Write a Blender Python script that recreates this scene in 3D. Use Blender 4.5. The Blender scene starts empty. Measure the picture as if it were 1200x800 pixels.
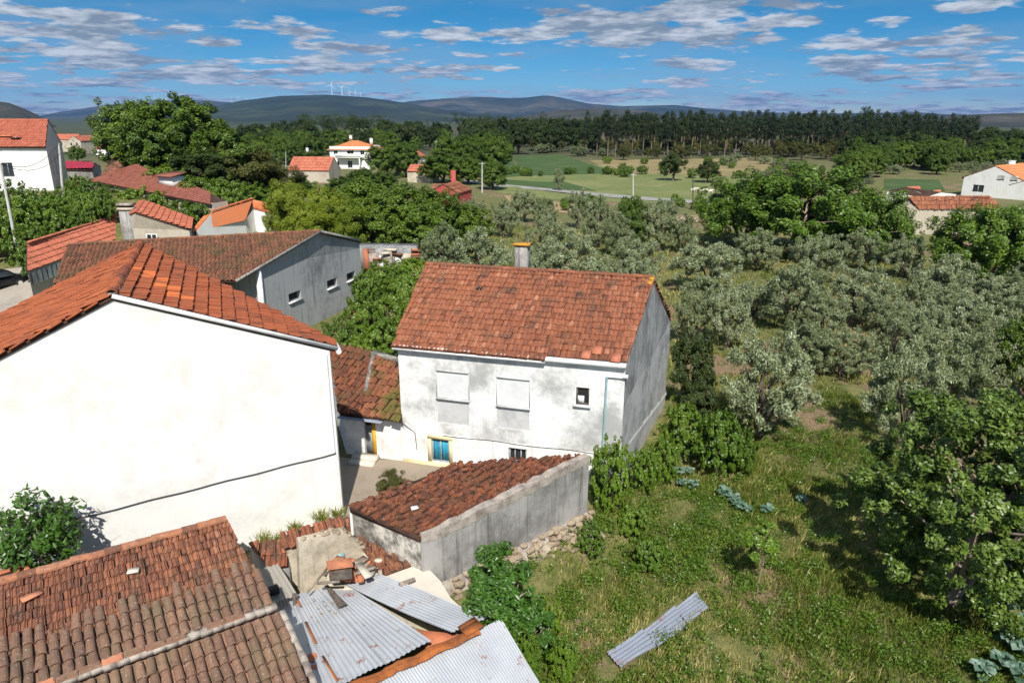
import bpy, bmesh, math, random
import numpy as np
from mathutils import Vector, Matrix
random.seed(7); rng = np.random.default_rng(11)
R = math.radians
scene = bpy.context.scene
col = scene.collection

# ---------------------------------------------------------------- camera, world, sun, exposure
CAM_H = 14.0; FPX = 820.0; HORIZON = 135.0
PITCH = math.atan((400 - HORIZON) / FPX)
cam = bpy.data.cameras.new("camera"); cam_o = bpy.data.objects.new("camera", cam); col.objects.link(cam_o)
cam.sensor_width = 36; cam.lens = FPX / 1200 * 36
cam.clip_start = 0.1; cam.clip_end = 40000
cam_o.location = (0, 0, CAM_H); cam_o.rotation_euler = (math.pi / 2 - PITCH, 0, 0)
scene.camera = cam_o

SUN_EL = R(48); SUN_TRAVEL_AZ = R(-4)
world = bpy.data.worlds.new("World"); scene.world = world; world.use_nodes = True
wn = world.node_tree; wn.nodes.clear()
def W(t, **kw):
    n = wn.nodes.new(t)
    for k, v in kw.items(): setattr(n, k, v)
    return n
def wl(a, b): wn.links.new(a, b)
def wmath(op, a, b=None, clamp=False):
    n = W('ShaderNodeMath', operation=op); n.use_clamp = clamp
    for i, x in enumerate((a, b)):
        if x is None: continue
        if isinstance(x, (int, float)): n.inputs[i].default_value = x
        else: wl(x, n.inputs[i])
    return n.outputs[0]
tc = W('ShaderNodeTexCoord')
sp = W('ShaderNodeSeparateXYZ'); wl(tc.outputs['Generated'], sp.inputs[0])
zpos = wmath('MAXIMUM', sp.outputs[2], 0.0)
# the sky is looked up a little higher than the ray, as through the photograph's polarised, clear air
zs = wmath('ADD', wmath('MULTIPLY', zpos, 1.0), wmath('MULTIPLY', wmath('POWER', zpos, 0.6), 0.42))
cb = W('ShaderNodeCombineXYZ'); wl(sp.outputs[0], cb.inputs[0]); wl(sp.outputs[1], cb.inputs[1]); wl(zs, cb.inputs[2])
nrm = W('ShaderNodeVectorMath', operation='NORMALIZE'); wl(cb.outputs[0], nrm.inputs[0])
sky = W('ShaderNodeTexSky', sky_type='NISHITA'); sky.sun_disc = False
sky.sun_elevation = SUN_EL; sky.sun_rotation = R(176); sky.altitude = 200
sky.air_density = 1.0; sky.dust_density = 0.2; sky.ozone_density = 5.0
wl(nrm.outputs[0], sky.inputs[0])
hsv = W('ShaderNodeHueSaturation'); hsv.inputs['Saturation'].default_value = 1.35; wl(sky.outputs[0], hsv.inputs['Color'])
hsv.inputs['Value'].default_value = 1.55; hsv.inputs['Hue'].default_value = 0.487
# cumulus layer, continuous all the way round
den = wmath('ADD', zpos, 0.10)
px = wmath('DIVIDE', sp.outputs[0], den); py = wmath('DIVIDE', sp.outputs[1], den)
pz = wmath('DIVIDE', zpos, den)
def cloud_noise(dz, scale, detail, ox, kz=2.4):
    c = W('ShaderNodeCombineXYZ'); wl(wmath('ADD', px, ox), c.inputs[0]); wl(py, c.inputs[1]); wl(wmath('ADD', wmath('MULTIPLY', pz, kz), dz), c.inputs[2])
    n = W('ShaderNodeTexNoise', noise_dimensions='3D'); n.inputs['Scale'].default_value = scale
    n.inputs['Detail'].default_value = detail; n.inputs['Roughness'].default_value = 0.55
    wl(c.outputs[0], n.inputs['Vector']); return n.outputs['Fac']
CL_OX = 3.1
n1 = cloud_noise(0.0, 2.5, 10, CL_OX); n2 = cloud_noise(0.085, 2.5, 6, CL_OX)
big = cloud_noise(5.0, 0.75, 3, 9.0, 6.5)
dens = wmath('ADD', n1, wmath('MULTIPLY', wmath('SUBTRACT', big, 0.5), 0.9))
mask = W('ShaderNodeMapRange', interpolation_type='SMOOTHSTEP'); wl(dens, mask.inputs[0])
mask.inputs[1].default_value = 0.485; mask.inputs[2].default_value = 0.57
lit = wmath('ADD', wmath('MULTIPLY', wmath('SUBTRACT', n1, n2), 6.0), 0.36, clamp=True)
ccol = W('ShaderNodeMix', data_type='RGBA'); wl(lit, ccol.inputs[0])
ccol.inputs[6].default_value = (3.8, 4.7, 5.7, 1); ccol.inputs[7].default_value = (10.5, 11.2, 12.0, 1)
# thin high veil
veil = cloud_noise(11.0, 0.8, 5, 20.0, 6.0)
vm = W('ShaderNodeMapRange'); wl(veil, vm.inputs[0]); vm.inputs[1].default_value = 0.42; vm.inputs[2].default_value = 0.75; vm.inputs[4].default_value = 0.5
mixv = W('ShaderNodeMix', data_type='RGBA'); wl(vm.outputs[0], mixv.inputs[0]); wl(hsv.outputs[0], mixv.inputs[6]); mixv.inputs[7].default_value = (5.2, 6.6, 8.4, 1)
mixc = W('ShaderNodeMix', data_type='RGBA'); wl(wmath('MULTIPLY', mask.outputs[0], 0.92), mixc.inputs[0]); wl(mixv.outputs[2], mixc.inputs[6]); wl(ccol.outputs[2], mixc.inputs[7])
bg = W('ShaderNodeBackground'); bg.inputs['Strength'].default_value = 0.054; wl(mixc.outputs[2], bg.inputs[0])
wo = W('ShaderNodeOutputWorld'); wl(bg.outputs[0], wo.inputs[0])

sun = bpy.data.lights.new("sun", 'SUN'); sun_o = bpy.data.objects.new("sun", sun); col.objects.link(sun_o)
sun.energy = 4.9; sun.angle = R(0.53); sun.color = (1.0, 0.955, 0.88)
_tr = Vector((math.sin(SUN_TRAVEL_AZ) * math.cos(SUN_EL), math.cos(SUN_TRAVEL_AZ) * math.cos(SUN_EL), -math.sin(SUN_EL)))
sun_o.rotation_euler = _tr.to_track_quat('-Z', 'Y').to_euler(); sun_o.location = (0, -20, 60)

vs = scene.view_settings
vs.view_transform = 'Standard'; vs.look = 'None'; vs.gamma = 1.0; vs.use_curve_mapping = False; vs.exposure = 0.30
cy = scene.cycles
cy.use_denoising = True; cy.max_bounces = 5; cy.diffuse_bounces = 2; cy.glossy_bounces = 2
cy.transmission_bounces = 3; cy.transparent_max_bounces = 4; cy.volume_bounces = 0
cy.use_adaptive_sampling = True; cy.adaptive_threshold = 0.015; cy.sample_clamp_indirect = 6

# ---------------------------------------------------------------- pixel helpers (photo is 1200 x 800)
_s, _c = math.sin(PITCH), math.cos(PITCH)
def ray(u, v):
    a = (u - 600) / FPX; b = -(v - 400) / FPX
    return Vector((a, _c + b * _s, -_s + b * _c))
def P(u, v, z=0.0):
    d = ray(u, v); t = (z - CAM_H) / d.z
    return Vector((0, 0, CAM_H)) + d * t
def on_plane(u, v, A, n):
    d = ray(u, v); o = Vector((0, 0, CAM_H)); t = (A - o).dot(n) / d.dot(n); return o + d * t
def at_y(u, v, y):
    d = ray(u, v); return Vector((0, 0, CAM_H)) + d * (y / d.y)
def proj(X):
    x, y, z = X[0], X[1], X[2] - CAM_H
    yy = y * _s + z * _c; zz = y * _c - z * _s
    return 600 + FPX * x / zz, 400 - FPX * yy / zz, zz
def sstep(a, b, x):
    t = min(1, max(0, (x - a) / (b - a))); return t * t * (3 - 2 * t)
def nsstep(a, b, x):
    t = np.clip((x - a) / (b - a), 0, 1); return t * t * (3 - 2 * t)
# terrain: garden and plain at -1, the village yard at 0, the village climbing on the left
def ground_np(x, y):
    xb = np.interp(y, [0, 12, 17.5, 22.5, 24.3, 33, 45, 60, 90], [1.0, 1.0, -1.6, 3.2, 4.6, 8.2, 4.0, 0.0, -6.0])
    wd = np.interp(y, [0, 24, 33, 60, 90], [1.4, 1.4, 2.0, 8.0, 16.0])
    z = -nsstep(0.15, 1.0, (x - xb) / wd)
    z = z * (1 - nsstep(110, 240, y)) - nsstep(110, 240, y)
    z = z + 6.6 * nsstep(16, 40, -x) * nsstep(50, 76, y) * (1 - nsstep(84, 122, y))
    # far plain keeps falling gently so the hills stand over it
    z = z - 14 * nsstep(500, 2500, np.hypot(x, y))
    return z
def soil_np(x, y):
    """bare earth: the worn track through the grove and a few blobs"""
    t = 0.0
    for (cx_, cy_, rx_, ry_) in ((15.0, 32.5, 2.2, 3.2), (15.6, 36.5, 2.0, 3.0), (13.2, 41.0, 2.6, 2.6), (10.0, 37.5, 1.6, 2.2), (17.5, 44, 2.5, 2.0), (9.2, 45.5, 2.0, 2.5), (22, 41, 2.2, 2.0), (5.0, 48, 2, 3), (26, 52, 3, 3), (12, 55, 3, 3), (1, 60, 3, 4)):
        t = t + np.exp(-(((x - cx_) / rx_) ** 2 + ((y - cy_) / ry_) ** 2) ** 1.5)
    return np.clip(t * (0.85 + 0.3 * np.sin(x * 2.1 + y) * np.sin(y * 1.7 - x * .6)), 0, 1)
def ground(x, y): return float(ground_np(np.float64(x), np.float64(y)))
def PG(u, v):
    z = 0.0
    for _ in range(14):
        X = P(u, v, z); z = 0.5 * z + 0.5 * ground(X.x, X.y)
    X = P(u, v, z); X.z = ground(X.x, X.y); return X

# ---------------------------------------------------------------- mesh helpers
def tag(o, label=None, cat=None, group=None, kind=None):
    if label: o['label'] = label
    if cat: o['category'] = cat
    if group: o['group'] = group
    if kind: o['kind'] = kind
    return o
def thing(name, loc, label, cat, group=None):
    o = bpy.data.objects.new(name, None); col.objects.link(o); o.location = loc
    o.empty_display_size = 0.3
    return tag(o, label, cat, group)
def mesh_data(name, verts, faces, mat, tint=None, smooth=False):
    me = bpy.data.meshes.new(name)
    if isinstance(verts, np.ndarray) and isinstance(faces, np.ndarray):
        nv, nf, k = len(verts), len(faces), faces.shape[1]
        me.vertices.add(nv); me.vertices.foreach_set('co', np.ascontiguousarray(verts, dtype=np.float32).ravel())
        me.loops.add(nf * k); me.loops.foreach_set('vertex_index', np.ascontiguousarray(faces, dtype=np.int32).ravel())
        me.polygons.add(nf); me.polygons.foreach_set('loop_start', np.arange(0, nf * k, k, dtype=np.int32))
        me.polygons.foreach_set('loop_total', np.full(nf, k, dtype=np.int32))
        me.update(calc_edges=True)
    else:
        me.from_pydata([tuple(v) for v in verts], [], faces); me.update()
    if tint is not None:
        a = me.attributes.new('tint', 'FLOAT', 'FACE'); a.data.foreach_set('value', np.asarray(tint, dtype=np.float32))
    if smooth: me.polygons.foreach_set('use_smooth', np.ones(len(me.polygons), dtype=bool))
    if mat is not None: me.materials.append(mat)
    return me
def mk(name, verts, faces, mat, parent=None, tint=None, smooth=False, kind=None, label=None):
    """links ONE mesh object; verts in world space, made local to the parent's location"""
    if parent is not None:
        off = np.array(parent_loc(parent))
        verts = np.asarray([tuple(v) for v in verts] if not isinstance(verts, np.ndarray) else verts, dtype=float) - off
    if not isinstance(faces, np.ndarray):
        ks = {len(f) for f in faces}
        if len(ks) == 1: faces = np.array(faces, dtype=np.int32); verts = np.asarray([tuple(v) for v in verts], dtype=float)
    o = bpy.data.objects.new(name, mesh_data(name, verts, faces, mat, tint, smooth)); col.objects.link(o)
    if parent is not None: o.parent = parent
    if kind: o['kind'] = kind
    if label: o['label'] = label
    return o
def parent_loc(p):
    l = Vector((0, 0, 0))
    while p is not None:
        l = l + p.location; p = p.parent
    return l
class MB:
    def __init__(self): self.v = []; self.f = []; self.t = []
    def add(self, vs, fs, t=0.5):
        b = len(self.v); self.v += [tuple(x) for x in vs]; self.f += [tuple(i + b for i in f) for f in fs]; self.t += [t] * len(fs)
    def quad(self, a, b, c, d, t=0.5): self.add([a, b, c, d], [(0, 1, 2, 3)], t)
    def poly(self, pts, t=0.5): self.add(pts, [tuple(range(len(pts)))], t)
    def prism(self, bot, top, t=0.5, caps=True):
        n = len(bot); fs = [(i, (i + 1) % n, n + (i + 1) % n, n + i) for i in range(n)]
        if caps: fs += [tuple(range(n))[::-1], tuple(range(n, 2 * n))]
        self.add(list(bot) + list(top), fs, t)
    def bar(self, a, b, w, h=None, up=(0, 0, 1), t=0.5):
        a, b = Vector(a), Vector(b); h = h or w; d = (b - a).normalized(); u = Vector(up)
        if abs(d.dot(u)) > 0.97: u = Vector((1, 0, 0))
        s = d.cross(u).normalized(); k = s.cross(d)
        q = [s * (-w / 2) + k * (-h / 2), s * (w / 2) + k * (-h / 2), s * (w / 2) + k * (h / 2), s * (-w / 2) + k * (h / 2)]
        self.prism([a + x for x in q], [b + x for x in q], t)
    def box(self, c, s, rz=0, t=0.5):
        c = Vector(c); ca, sa = math.cos(rz), math.sin(rz)
        q = [(-1, -1), (1, -1), (1, 1), (-1, 1)]
        f = lambda x, y, z: c + Vector((x * s[0] / 2 * ca - y * s[1] / 2 * sa, x * s[0] / 2 * sa + y * s[1] / 2 * ca, z * s[2] / 2))
        self.prism([f(x, y, -1) for x, y in q], [f(x, y, 1) for x, y in q], t)
    def tube(self, pts, rad, n=6, t=0.5, caps=True):
        pts = [Vector(p) for p in pts]; rad = rad if isinstance(rad, (list, tuple)) else [rad] * len(pts)
        vs = []; fs = []
        for i, p in enumerate(pts):
            d = (pts[min(i + 1, len(pts) - 1)] - pts[max(i - 1, 0)]).normalized()
            u = Vector((0, 0, 1)) if abs(d.z) < 0.9 else Vector((1, 0, 0))
            s = d.cross(u).normalized(); k = s.cross(d)
            for j in range(n):
                a = 2 * math.pi * j / n; vs.append(p + (s * math.cos(a) + k * math.sin(a)) * rad[i])
        for i in range(len(pts) - 1):
            for j in range(n):
                fs.append((i * n + j, i * n + (j + 1) % n, (i + 1) * n + (j + 1) % n, (i + 1) * n + j))
        if caps: fs += [tuple(range(n))[::-1], tuple(range((len(pts) - 1) * n, len(pts) * n))]
        self.add(vs, fs, t)
    def build(self, name, mat, parent=None, smooth=False, kind=None, label=None):
        return mk(name, self.v, self.f, mat, parent, self.t, smooth, kind, label)
def copy_tree(o, parent=None):
    c = o.copy(); col.objects.link(c); c.parent = parent
    for ch in list(o.children): copy_tree(ch, c)
    return c

# ---------------------------------------------------------------- materials
def new_mat(name):
    m = bpy.data.materials.new(name); m.use_nodes = True; nt = m.node_tree; nt.nodes.clear()
    out = nt.nodes.new('ShaderNodeOutputMaterial'); b = nt.nodes.new('ShaderNodeBsdfPrincipled')
    nt.links.new(b.outputs[0], out.inputs[0]); return m, nt, b, out
class G:
    def __init__(s, nt): s.nt = nt
    def n(s, t, **kw):
        x = s.nt.nodes.new(t)
        for k, v in kw.items(): setattr(x, k, v)
        return x
    def l(s, a, b): s.nt.links.new(a, b)
    def obj(s, sx=1, sy=1, sz=1):
        t = s.n('ShaderNodeNewGeometry'); m = s.n('ShaderNodeMapping'); m.inputs['Scale'].default_value = (sx, sy, sz)
        s.l(t.outputs['Position'], m.inputs[0]); return m.outputs[0]
    def noise(s, vec, scale, detail=4, rough=0.55):
        x = s.n('ShaderNodeTexNoise'); x.inputs['Scale'].default_value = scale; x.inputs['Detail'].default_value = detail; x.inputs['Roughness'].default_value = rough
        s.l(vec, x.inputs['Vector']); return x.outputs['Fac']
    def rng(s, fac, a, b, lo=0.0, hi=1.0):
        x = s.n('ShaderNodeMapRange', interpolation_type='SMOOTHSTEP'); s.l(fac, x.inputs[0])
        for i, k in zip((1, 2, 3, 4), (a, b, lo, hi)): x.inputs[i].default_value = k
        return x.outputs[0]
    def mix(s, fac, a, b, mode='MIX'):
        x = s.n('ShaderNodeMix', data_type='RGBA', blend_type=mode)
        for i, k in ((0, fac), (6, a), (7, b)):
            if isinstance(k, (int, float)): x.inputs[i].default_value = k
            elif isinstance(k, tuple): x.inputs[i].default_value = (*k, 1) if len(k) == 3 else k
            else: s.l(k, x.inputs[i])
        return x.outputs[2]
    def math(s, op, a, b=None, clamp=False):
        x = s.n('ShaderNodeMath', operation=op); x.use_clamp = clamp
        for i, k in enumerate((a, b)):
            if k is None: continue
            if isinstance(k, (int, float)): x.inputs[i].default_value = k
            else: s.l(k, x.inputs[i])
        return x.outputs[0]
    def ramp(s, fac, stops):
        x = s.n('ShaderNodeValToRGB'); s.l(fac, x.inputs[0]); e = x.color_ramp.elements
        while len(e) < len(stops): e.new(0.5)
        for i, (p, c) in enumerate(stops): e[i].position = p; e[i].color = (*c, 1)
        return x.outputs[0]
    def tint(s):
        a = s.n('ShaderNodeAttribute'); a.attribute_name = 'tint'; return a.outputs['Fac']
    def bump(s, h, strength, dist, b):
        x = s.n('ShaderNodeBump'); x.inputs['Strength'].default_value = strength; x.inputs['Distance'].default_value = dist
        s.l(h, x.inputs['Height']); s.l(x.outputs[0], b.inputs['Normal'])

def m_plain(name, c, rough=0.8, var=0.25, scale=3.0, metal=0.0, bump=0.0):
    m, nt, b, _ = new_mat(name); g = G(nt); v = g.obj(); n = g.noise(v, scale, 5)
    dark = tuple(x * (1 - var) for x in c); lite = tuple(min(1, x * (1 + var * 0.6)) for x in c)
    g.l(g.mix(g.rng(n, .3, .7), dark, lite), b.inputs['Base Color']); b.inputs['Roughness'].default_value = rough; b.inputs['Metallic'].default_value = metal
    if bump: g.bump(g.noise(v, scale * 6, 4), bump, 0.02, b)
    return m
def m_plaster(name, base, dirt, amount=0.5, scale=0.6, streak=0.5, spots=0.3, blotch=None, rough=0.85, lo=0.45, st_lo=0.52):
    """rendered wall: mottled grime, vertical weather streaks, small chips"""
    m, nt, b, _ = new_mat(name); g = G(nt); v = g.obj()
    big = g.noise(v, scale, 11, 0.74)
    st = g.noise(g.obj(3.2, 3.2, 0.16), 1.6, 8, 0.72)
    fine = g.noise(v, 7.0, 7, 0.75)
    c = g.mix(g.math('MULTIPLY', g.rng(big, lo, lo + 0.24), amount), base, dirt)
    c = g.mix(g.math('MULTIPLY', g.rng(st, st_lo, st_lo + 0.2), streak), c, tuple(x * 0.72 for x in dirt))
    c = g.mix(g.math('MULTIPLY', g.rng(fine, 0.58, 0.72), spots), c, tuple(x * 0.6 for x in dirt))
    if blotch: c = g.mix(g.rng(g.noise(v, scale * 2.6, 7, 0.7), 0.54, 0.60), c, blotch)
    g.l(c, b.inputs['Base Color']); b.inputs['Roughness'].default_value = rough
    g.bump(fine, 0.25, 0.02, b); return m
def m_tile(name, stops, dirt=(0.05, 0.04, 0.03), dirt_amt=0.5, moss=None, moss_amt=0.0, lichen=0.15, noise_w=0.35):
    m, nt, b, _ = new_mat(name); g = G(nt); v = g.obj()
    t = g.math('ADD', g.math('MULTIPLY', g.tint(), 1 - noise_w), g.math('MULTIPLY', g.noise(v, 0.7, 4), noise_w))
    c = g.ramp(t, stops)
    c = g.mix(g.math('MULTIPLY', g.rng(g.noise(v, 6.0, 7, 0.8), 0.46, 0.68), dirt_amt), c, dirt)
    c = g.mix(g.math('MULTIPLY', g.rng(g.noise(v, 1.1, 6, 0.65), 0.5, 0.7), dirt_amt), c, dirt)
    if moss: c = g.mix(g.math('MULTIPLY', g.rng(g.noise(v, 0.55, 6, 0.7), 0.47, 0.6), moss_amt), c, moss)
    c = g.mix(g.math('MULTIPLY', g.rng(g.noise(v, 16.0, 4, 0.7), 0.60, 0.68), lichen), c, (0.5, 0.48, 0.42))
    g.l(c, b.inputs['Base Color']); b.inputs['Roughness'].default_value = 0.88
    g.bump(g.noise(v, 25, 4), 0.3, 0.01, b); return m
def m_leaf(name, c_dark, c_mid, c_lite, trans=0.3, rough=0.5, spec=0.35, objvar=0.25):
    m, nt, b, out = new_mat(name); g = G(nt)
    oi = g.n('ShaderNodeObjectInfo')
    t = g.math('ADD', g.math('MULTIPLY', g.tint(), 1 - objvar), g.math('MULTIPLY', oi.outputs['Random'], objvar))
    c = g.ramp(t, [(0.05, c_dark), (0.5, c_mid), (0.95, c_lite)])
    g.l(c, b.inputs['Base Color']); b.inputs['Roughness'].default_value = rough; b.inputs['Specular IOR Level'].default_value = spec
    tr = g.n('ShaderNodeBsdfTranslucent'); g.l(g.mix(0.5, c, (0.25, 0.32, 0.03), 'MIX'), tr.inputs[0])
    ms = g.n('ShaderNodeMixShader'); ms.inputs[0].default_value = trans
    g.l(b.outputs[0], ms.inputs[1]); g.l(tr.outputs[0], ms.inputs[2]); g.l(ms.outputs[0], out.inputs[0]); return m
M = {}
M['white'] = m_plaster('white_paint', (0.84, 0.83, 0.795), (0.62, 0.58, 0.52), 0.55, 0.8, 0.25, 0.12)
M['oldwhite'] = m_plaster('weathered_whitewash', (0.80, 0.80, 0.78), (0.36, 0.36, 0.35), 0.95, 0.42, 0.22, 0.55, None, lo=0.40)
M['oldwhite_low'] = m_plaster('stained_whitewash', (0.83, 0.82, 0.80), (0.36, 0.35, 0.33), 0.5, 1.2, 0.4, 0.5, None)
M['fill'] = m_plaster('infill_plaster', (0.68, 0.69, 0.69), (0.50, 0.50, 0.50), 0.5, 1.5, 0.15, 0.1)
M['fillgrey'] = m_plaster('grey_infill', (0.54, 0.54, 0.53), (0.34, 0.34, 0.33), 0.7, 1.5, 0.3, 0.2)
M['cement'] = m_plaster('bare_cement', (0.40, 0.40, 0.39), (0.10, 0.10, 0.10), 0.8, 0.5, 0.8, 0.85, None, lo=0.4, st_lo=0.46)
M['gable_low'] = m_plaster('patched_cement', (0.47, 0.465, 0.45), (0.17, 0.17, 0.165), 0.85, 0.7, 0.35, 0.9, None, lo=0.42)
M['cement_light'] = m_plaster('pale_cement', (0.36, 0.345, 0.325), (0.13, 0.125, 0.115), 0.8, 0.6, 0.85, 0.8, None, lo=0.42, st_lo=0.48)
M['barn'] = m_plaster('barn_cement', (0.38, 0.385, 0.39), (0.14, 0.145, 0.15), 0.8, 0.3, 0.9, 0.6, None, lo=0.42)
M['endwall'] = m_plaster('mouldy_render', (0.46, 0.43, 0.38), (0.08, 0.072, 0.06), 1.0, 1.6, 0.7, 0.95, None, lo=0.38)
M['deck'] = m_plain('dark_clay_bedding', (0.06, 0.03, 0.02), 0.95, 0.4)
M['beige'] = m_plaster('old_beige_render', (0.50, 0.44, 0.35), (0.28, 0.24, 0.19), 0.6, 0.4, 0.6, 0.4)
M['cream'] = m_plaster('lime_render', (0.58, 0.51, 0.40), (0.26, 0.22, 0.16), 0.8, 0.9, 0.45, 0.8, None, lo=0.42)
M['slab'] = m_plaster('concrete_slab', (0.60, 0.55, 0.46), (0.36, 0.32, 0.27), 0.5, 1.2, 0.0, 0.35)
M['redwall'] = m_plaster('red_paint', (0.42, 0.07, 0.06), (0.28, 0.06, 0.05), 0.4, 0.5, 0.2, 0.1)
M['t_main'] = m_tile('clay_tile_weathered', [(0, (0.13, 0.045, 0.024)), (.35, (0.27, 0.088, 0.040)), (.65, (0.34, 0.115, 0.052)), (1, (0.45, 0.20, 0.11))], dirt_amt=0.75, lichen=0.55)
M['t_white'] = m_tile('clay_tile_red', [(0, (0.17, 0.045, 0.020)), (.4, (0.29, 0.072, 0.026)), (.8, (0.40, 0.105, 0.034)), (1, (0.60, 0.15, 0.04))], dirt_amt=0.45, lichen=0.15)
M['t_barn'] = m_tile('clay_tile_dark', [(0, (0.10, 0.05, 0.03)), (.4, (0.19, 0.075, 0.04)), (.75, (0.28, 0.11, 0.055)), (1, (0.40, 0.17, 0.08))], dirt_amt=0.6, moss=(0.10, 0.09, 0.03), moss_amt=0.35, lichen=0.2)
M['t_brown'] = m_tile('brown_tile', [(0, (0.20, 0.06, 0.04)), (.5, (0.26, 0.085, 0.055)), (1, (0.32, 0.12, 0.08))], dirt_amt=0.2, lichen=0.08)
M['t_fine'] = m_tile('clay_tile_old', [(0, (0.09, 0.045, 0.03)), (.4, (0.23, 0.085, 0.045)), (.75, (0.37, 0.145, 0.07)), (1, (0.46, 0.25, 0.16))], dirt_amt=0.7, moss=(0.10, 0.075, 0.045), moss_amt=0.25, lichen=0.6)
M['t_canudo'] = m_tile('barrel_tile_old', [(0, (0.10, 0.06, 0.042)), (.35, (0.19, 0.105, 0.068)), (.7, (0.27, 0.145, 0.092)), (1, (0.36, 0.135, 0.075))], dirt=(0.06, 0.045, 0.032), dirt_amt=0.65, moss=(0.24, 0.19, 0.10), moss_amt=0.3, lichen=0.6, noise_w=0.25)
M['t_shed'] = m_tile('barrel_tile_rust', [(0, (0.06, 0.024, 0.016)), (.4, (0.15, 0.045, 0.02)), (.75, (0.25, 0.078, 0.03)), (1, (0.40, 0.19, 0.11))], dirt_amt=0.6, moss=(0.11, 0.06, 0.02), moss_amt=0.5, lichen=0.5)
M['t_moss'] = m_tile('mossy_tile', [(0, (0.10, 0.04, 0.02)), (.4, (0.22, 0.075, 0.036)), (1, (0.38, 0.15, 0.07))], dirt_amt=0.45, moss=(0.11, 0.10, 0.018), moss_amt=0.95, lichen=0.1)
M['t_orange'] = m_tile('new_orange_tile', [(0, (0.58, 0.17, 0.06)), (.5, (0.66, 0.21, 0.08)), (1, (0.72, 0.27, 0.11))], dirt_amt=0.08, lichen=0.0)
M['t_red'] = m_tile('red_tile', [(0, (0.38, 0.10, 0.06)), (.5, (0.47, 0.14, 0.08)), (1, (0.55, 0.2, 0.11))], dirt_amt=0.25, lichen=0.12)
M['mortar'] = m_plaster('mortar', (0.40, 0.35, 0.30), (0.14, 0.11, 0.09), 0.8, 2.5, 0.0, 0.9, None, lo=0.40)
M['trim'] = m_plain('white_trim', (0.78, 0.78, 0.77), 0.7, 0.15)
M['dark'] = m_plain('dark_void', (0.015, 0.015, 0.016), 0.9, 0.1)
M['glass'] = m_plain('window_glass', (0.03, 0.04, 0.05), 0.12, 0.2)
M['blue'] = m_plain('blue_shutter', (0.02, 0.27, 0.42), 0.55, 0.35, 4)
M['sandframe'] = m_plaster('sand_surround', (0.70, 0.60, 0.36), (0.5, 0.40, 0.22), 0.5, 3, 0.2, 0.2)
M['yellow'] = m_plain('yellow_paint', (0.75, 0.40, 0.03), 0.7, 0.2)
M['teal'] = m_plain('teal_pipe', (0.28, 0.45, 0.47), 0.5, 0.2)
M['pvc'] = m_plain('white_pipe', (0.75, 0.76, 0.76), 0.45, 0.1)
M['cable'] = m_plain('black_cable', (0.03, 0.028, 0.028), 0.6, 0.2)
M['door'] = m_plain('grey_door', (0.30, 0.33, 0.36), 0.6, 0.25)
M['wood'] = m_plain('weathered_wood', (0.28, 0.23, 0.18), 0.85, 0.4, 6, 0, 0.4)
M['darkwood'] = m_plain('old_dark_wood', (0.10, 0.08, 0.065), 0.85, 0.4, 6, 0, 0.4)
M['bark'] = m_plain('bark', (0.13, 0.10, 0.075), 0.9, 0.4, 8, 0, 0.5)
M['bark_pale'] = m_plain('pale_bark', (0.34, 0.27, 0.20), 0.9, 0.3, 4, 0, 0.3)
M['bark_euc'] = m_plain('eucalyptus_bark', (0.19, 0.145, 0.105), 0.9, 0.3, 4)
M['pole'] = m_plain('concrete_pole', (0.55, 0.54, 0.51), 0.8, 0.15)
M['turbine'] = m_plain('turbine_white', (0.85, 0.86, 0.88), 0.4, 0.03)
M['asphalt'] = m_plain('asphalt', (0.30, 0.29, 0.27), 0.9, 0.2, 0.6)
M['concrete_yard'] = m_plaster('yard_concrete', (0.36, 0.32, 0.27), (0.2, 0.17, 0.14), 0.6, 0.5, 0.0, 0.5)
M['earth'] = m_plaster('trodden_earth', (0.30, 0.245, 0.185), (0.17, 0.13, 0.09), 0.6, 0.8, 0.0, 0.6)
M['stone'] = m_tile('rubble_stone', [(0, (0.20, 0.14, 0.09)), (.5, (0.38, 0.30, 0.21)), (1, (0.55, 0.48, 0.38))], dirt_amt=0.6, moss=(0.20, 0.13, 0.05), moss_amt=0.3, lichen=0.2)
M['brickred'] = m_tile('broken_brick', [(0, (0.33, 0.10, 0.05)), (.5, (0.5, 0.17, 0.08)), (1, (0.6, 0.3, 0.18))], dirt_amt=0.3, lichen=0.1)
def m_tin(name, base, rust_lo, rust_hi, rough=0.42, metal=0.35):
    m, nt, b, _ = new_mat(name); g = G(nt); v = g.obj()
    c = g.mix(g.rng(g.noise(v, 1.3, 5), .35, .7), tuple(x * 0.86 for x in base), base)
    r = g.rng(g.noise(v, 2.2, 7, 0.75), rust_lo, rust_hi)
    c = g.mix(r, c, (0.22, 0.07, 0.025)); g.l(c, b.inputs['Base Color'])
    g.l(g.rng(r, 0, 1, rough, 0.9), b.inputs['Roughness']); g.l(g.rng(r, 0, 1, metal, 0.0), b.inputs['Metallic'])
    return m
M['tin'] = m_tin('galvanised_tin', (0.45, 0.47, 0.50), 0.575, 0.68, 0.5, 0.15)
M['tin_old'] = m_tin('dull_tin', (0.27, 0.30, 0.36), 0.54, 0.68, 0.6, 0.1)
M['asbestos'] = m_plaster('fibre_cement', (0.30, 0.28, 0.24), (0.17, 0.16, 0.13), 0.6, 1.5, 0.2, 0.4)
M['rust'] = m_tile('rusty_metal', [(0, (0.24, 0.06, 0.012)), (.5, (0.38, 0.11, 0.02)), (1, (0.45, 0.15, 0.035))], dirt=(0.08, 0.025, 0.01), dirt_amt=0.6, lichen=0.12, noise_w=0.8)
M['redtin'] = m_plain('red_metal_sheet', (0.36, 0.02, 0.04), 0.5, 0.2)
M['car'] = m_plain('black_car_paint', (0.012, 0.012, 0.014), 0.2, 0.1)
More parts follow.
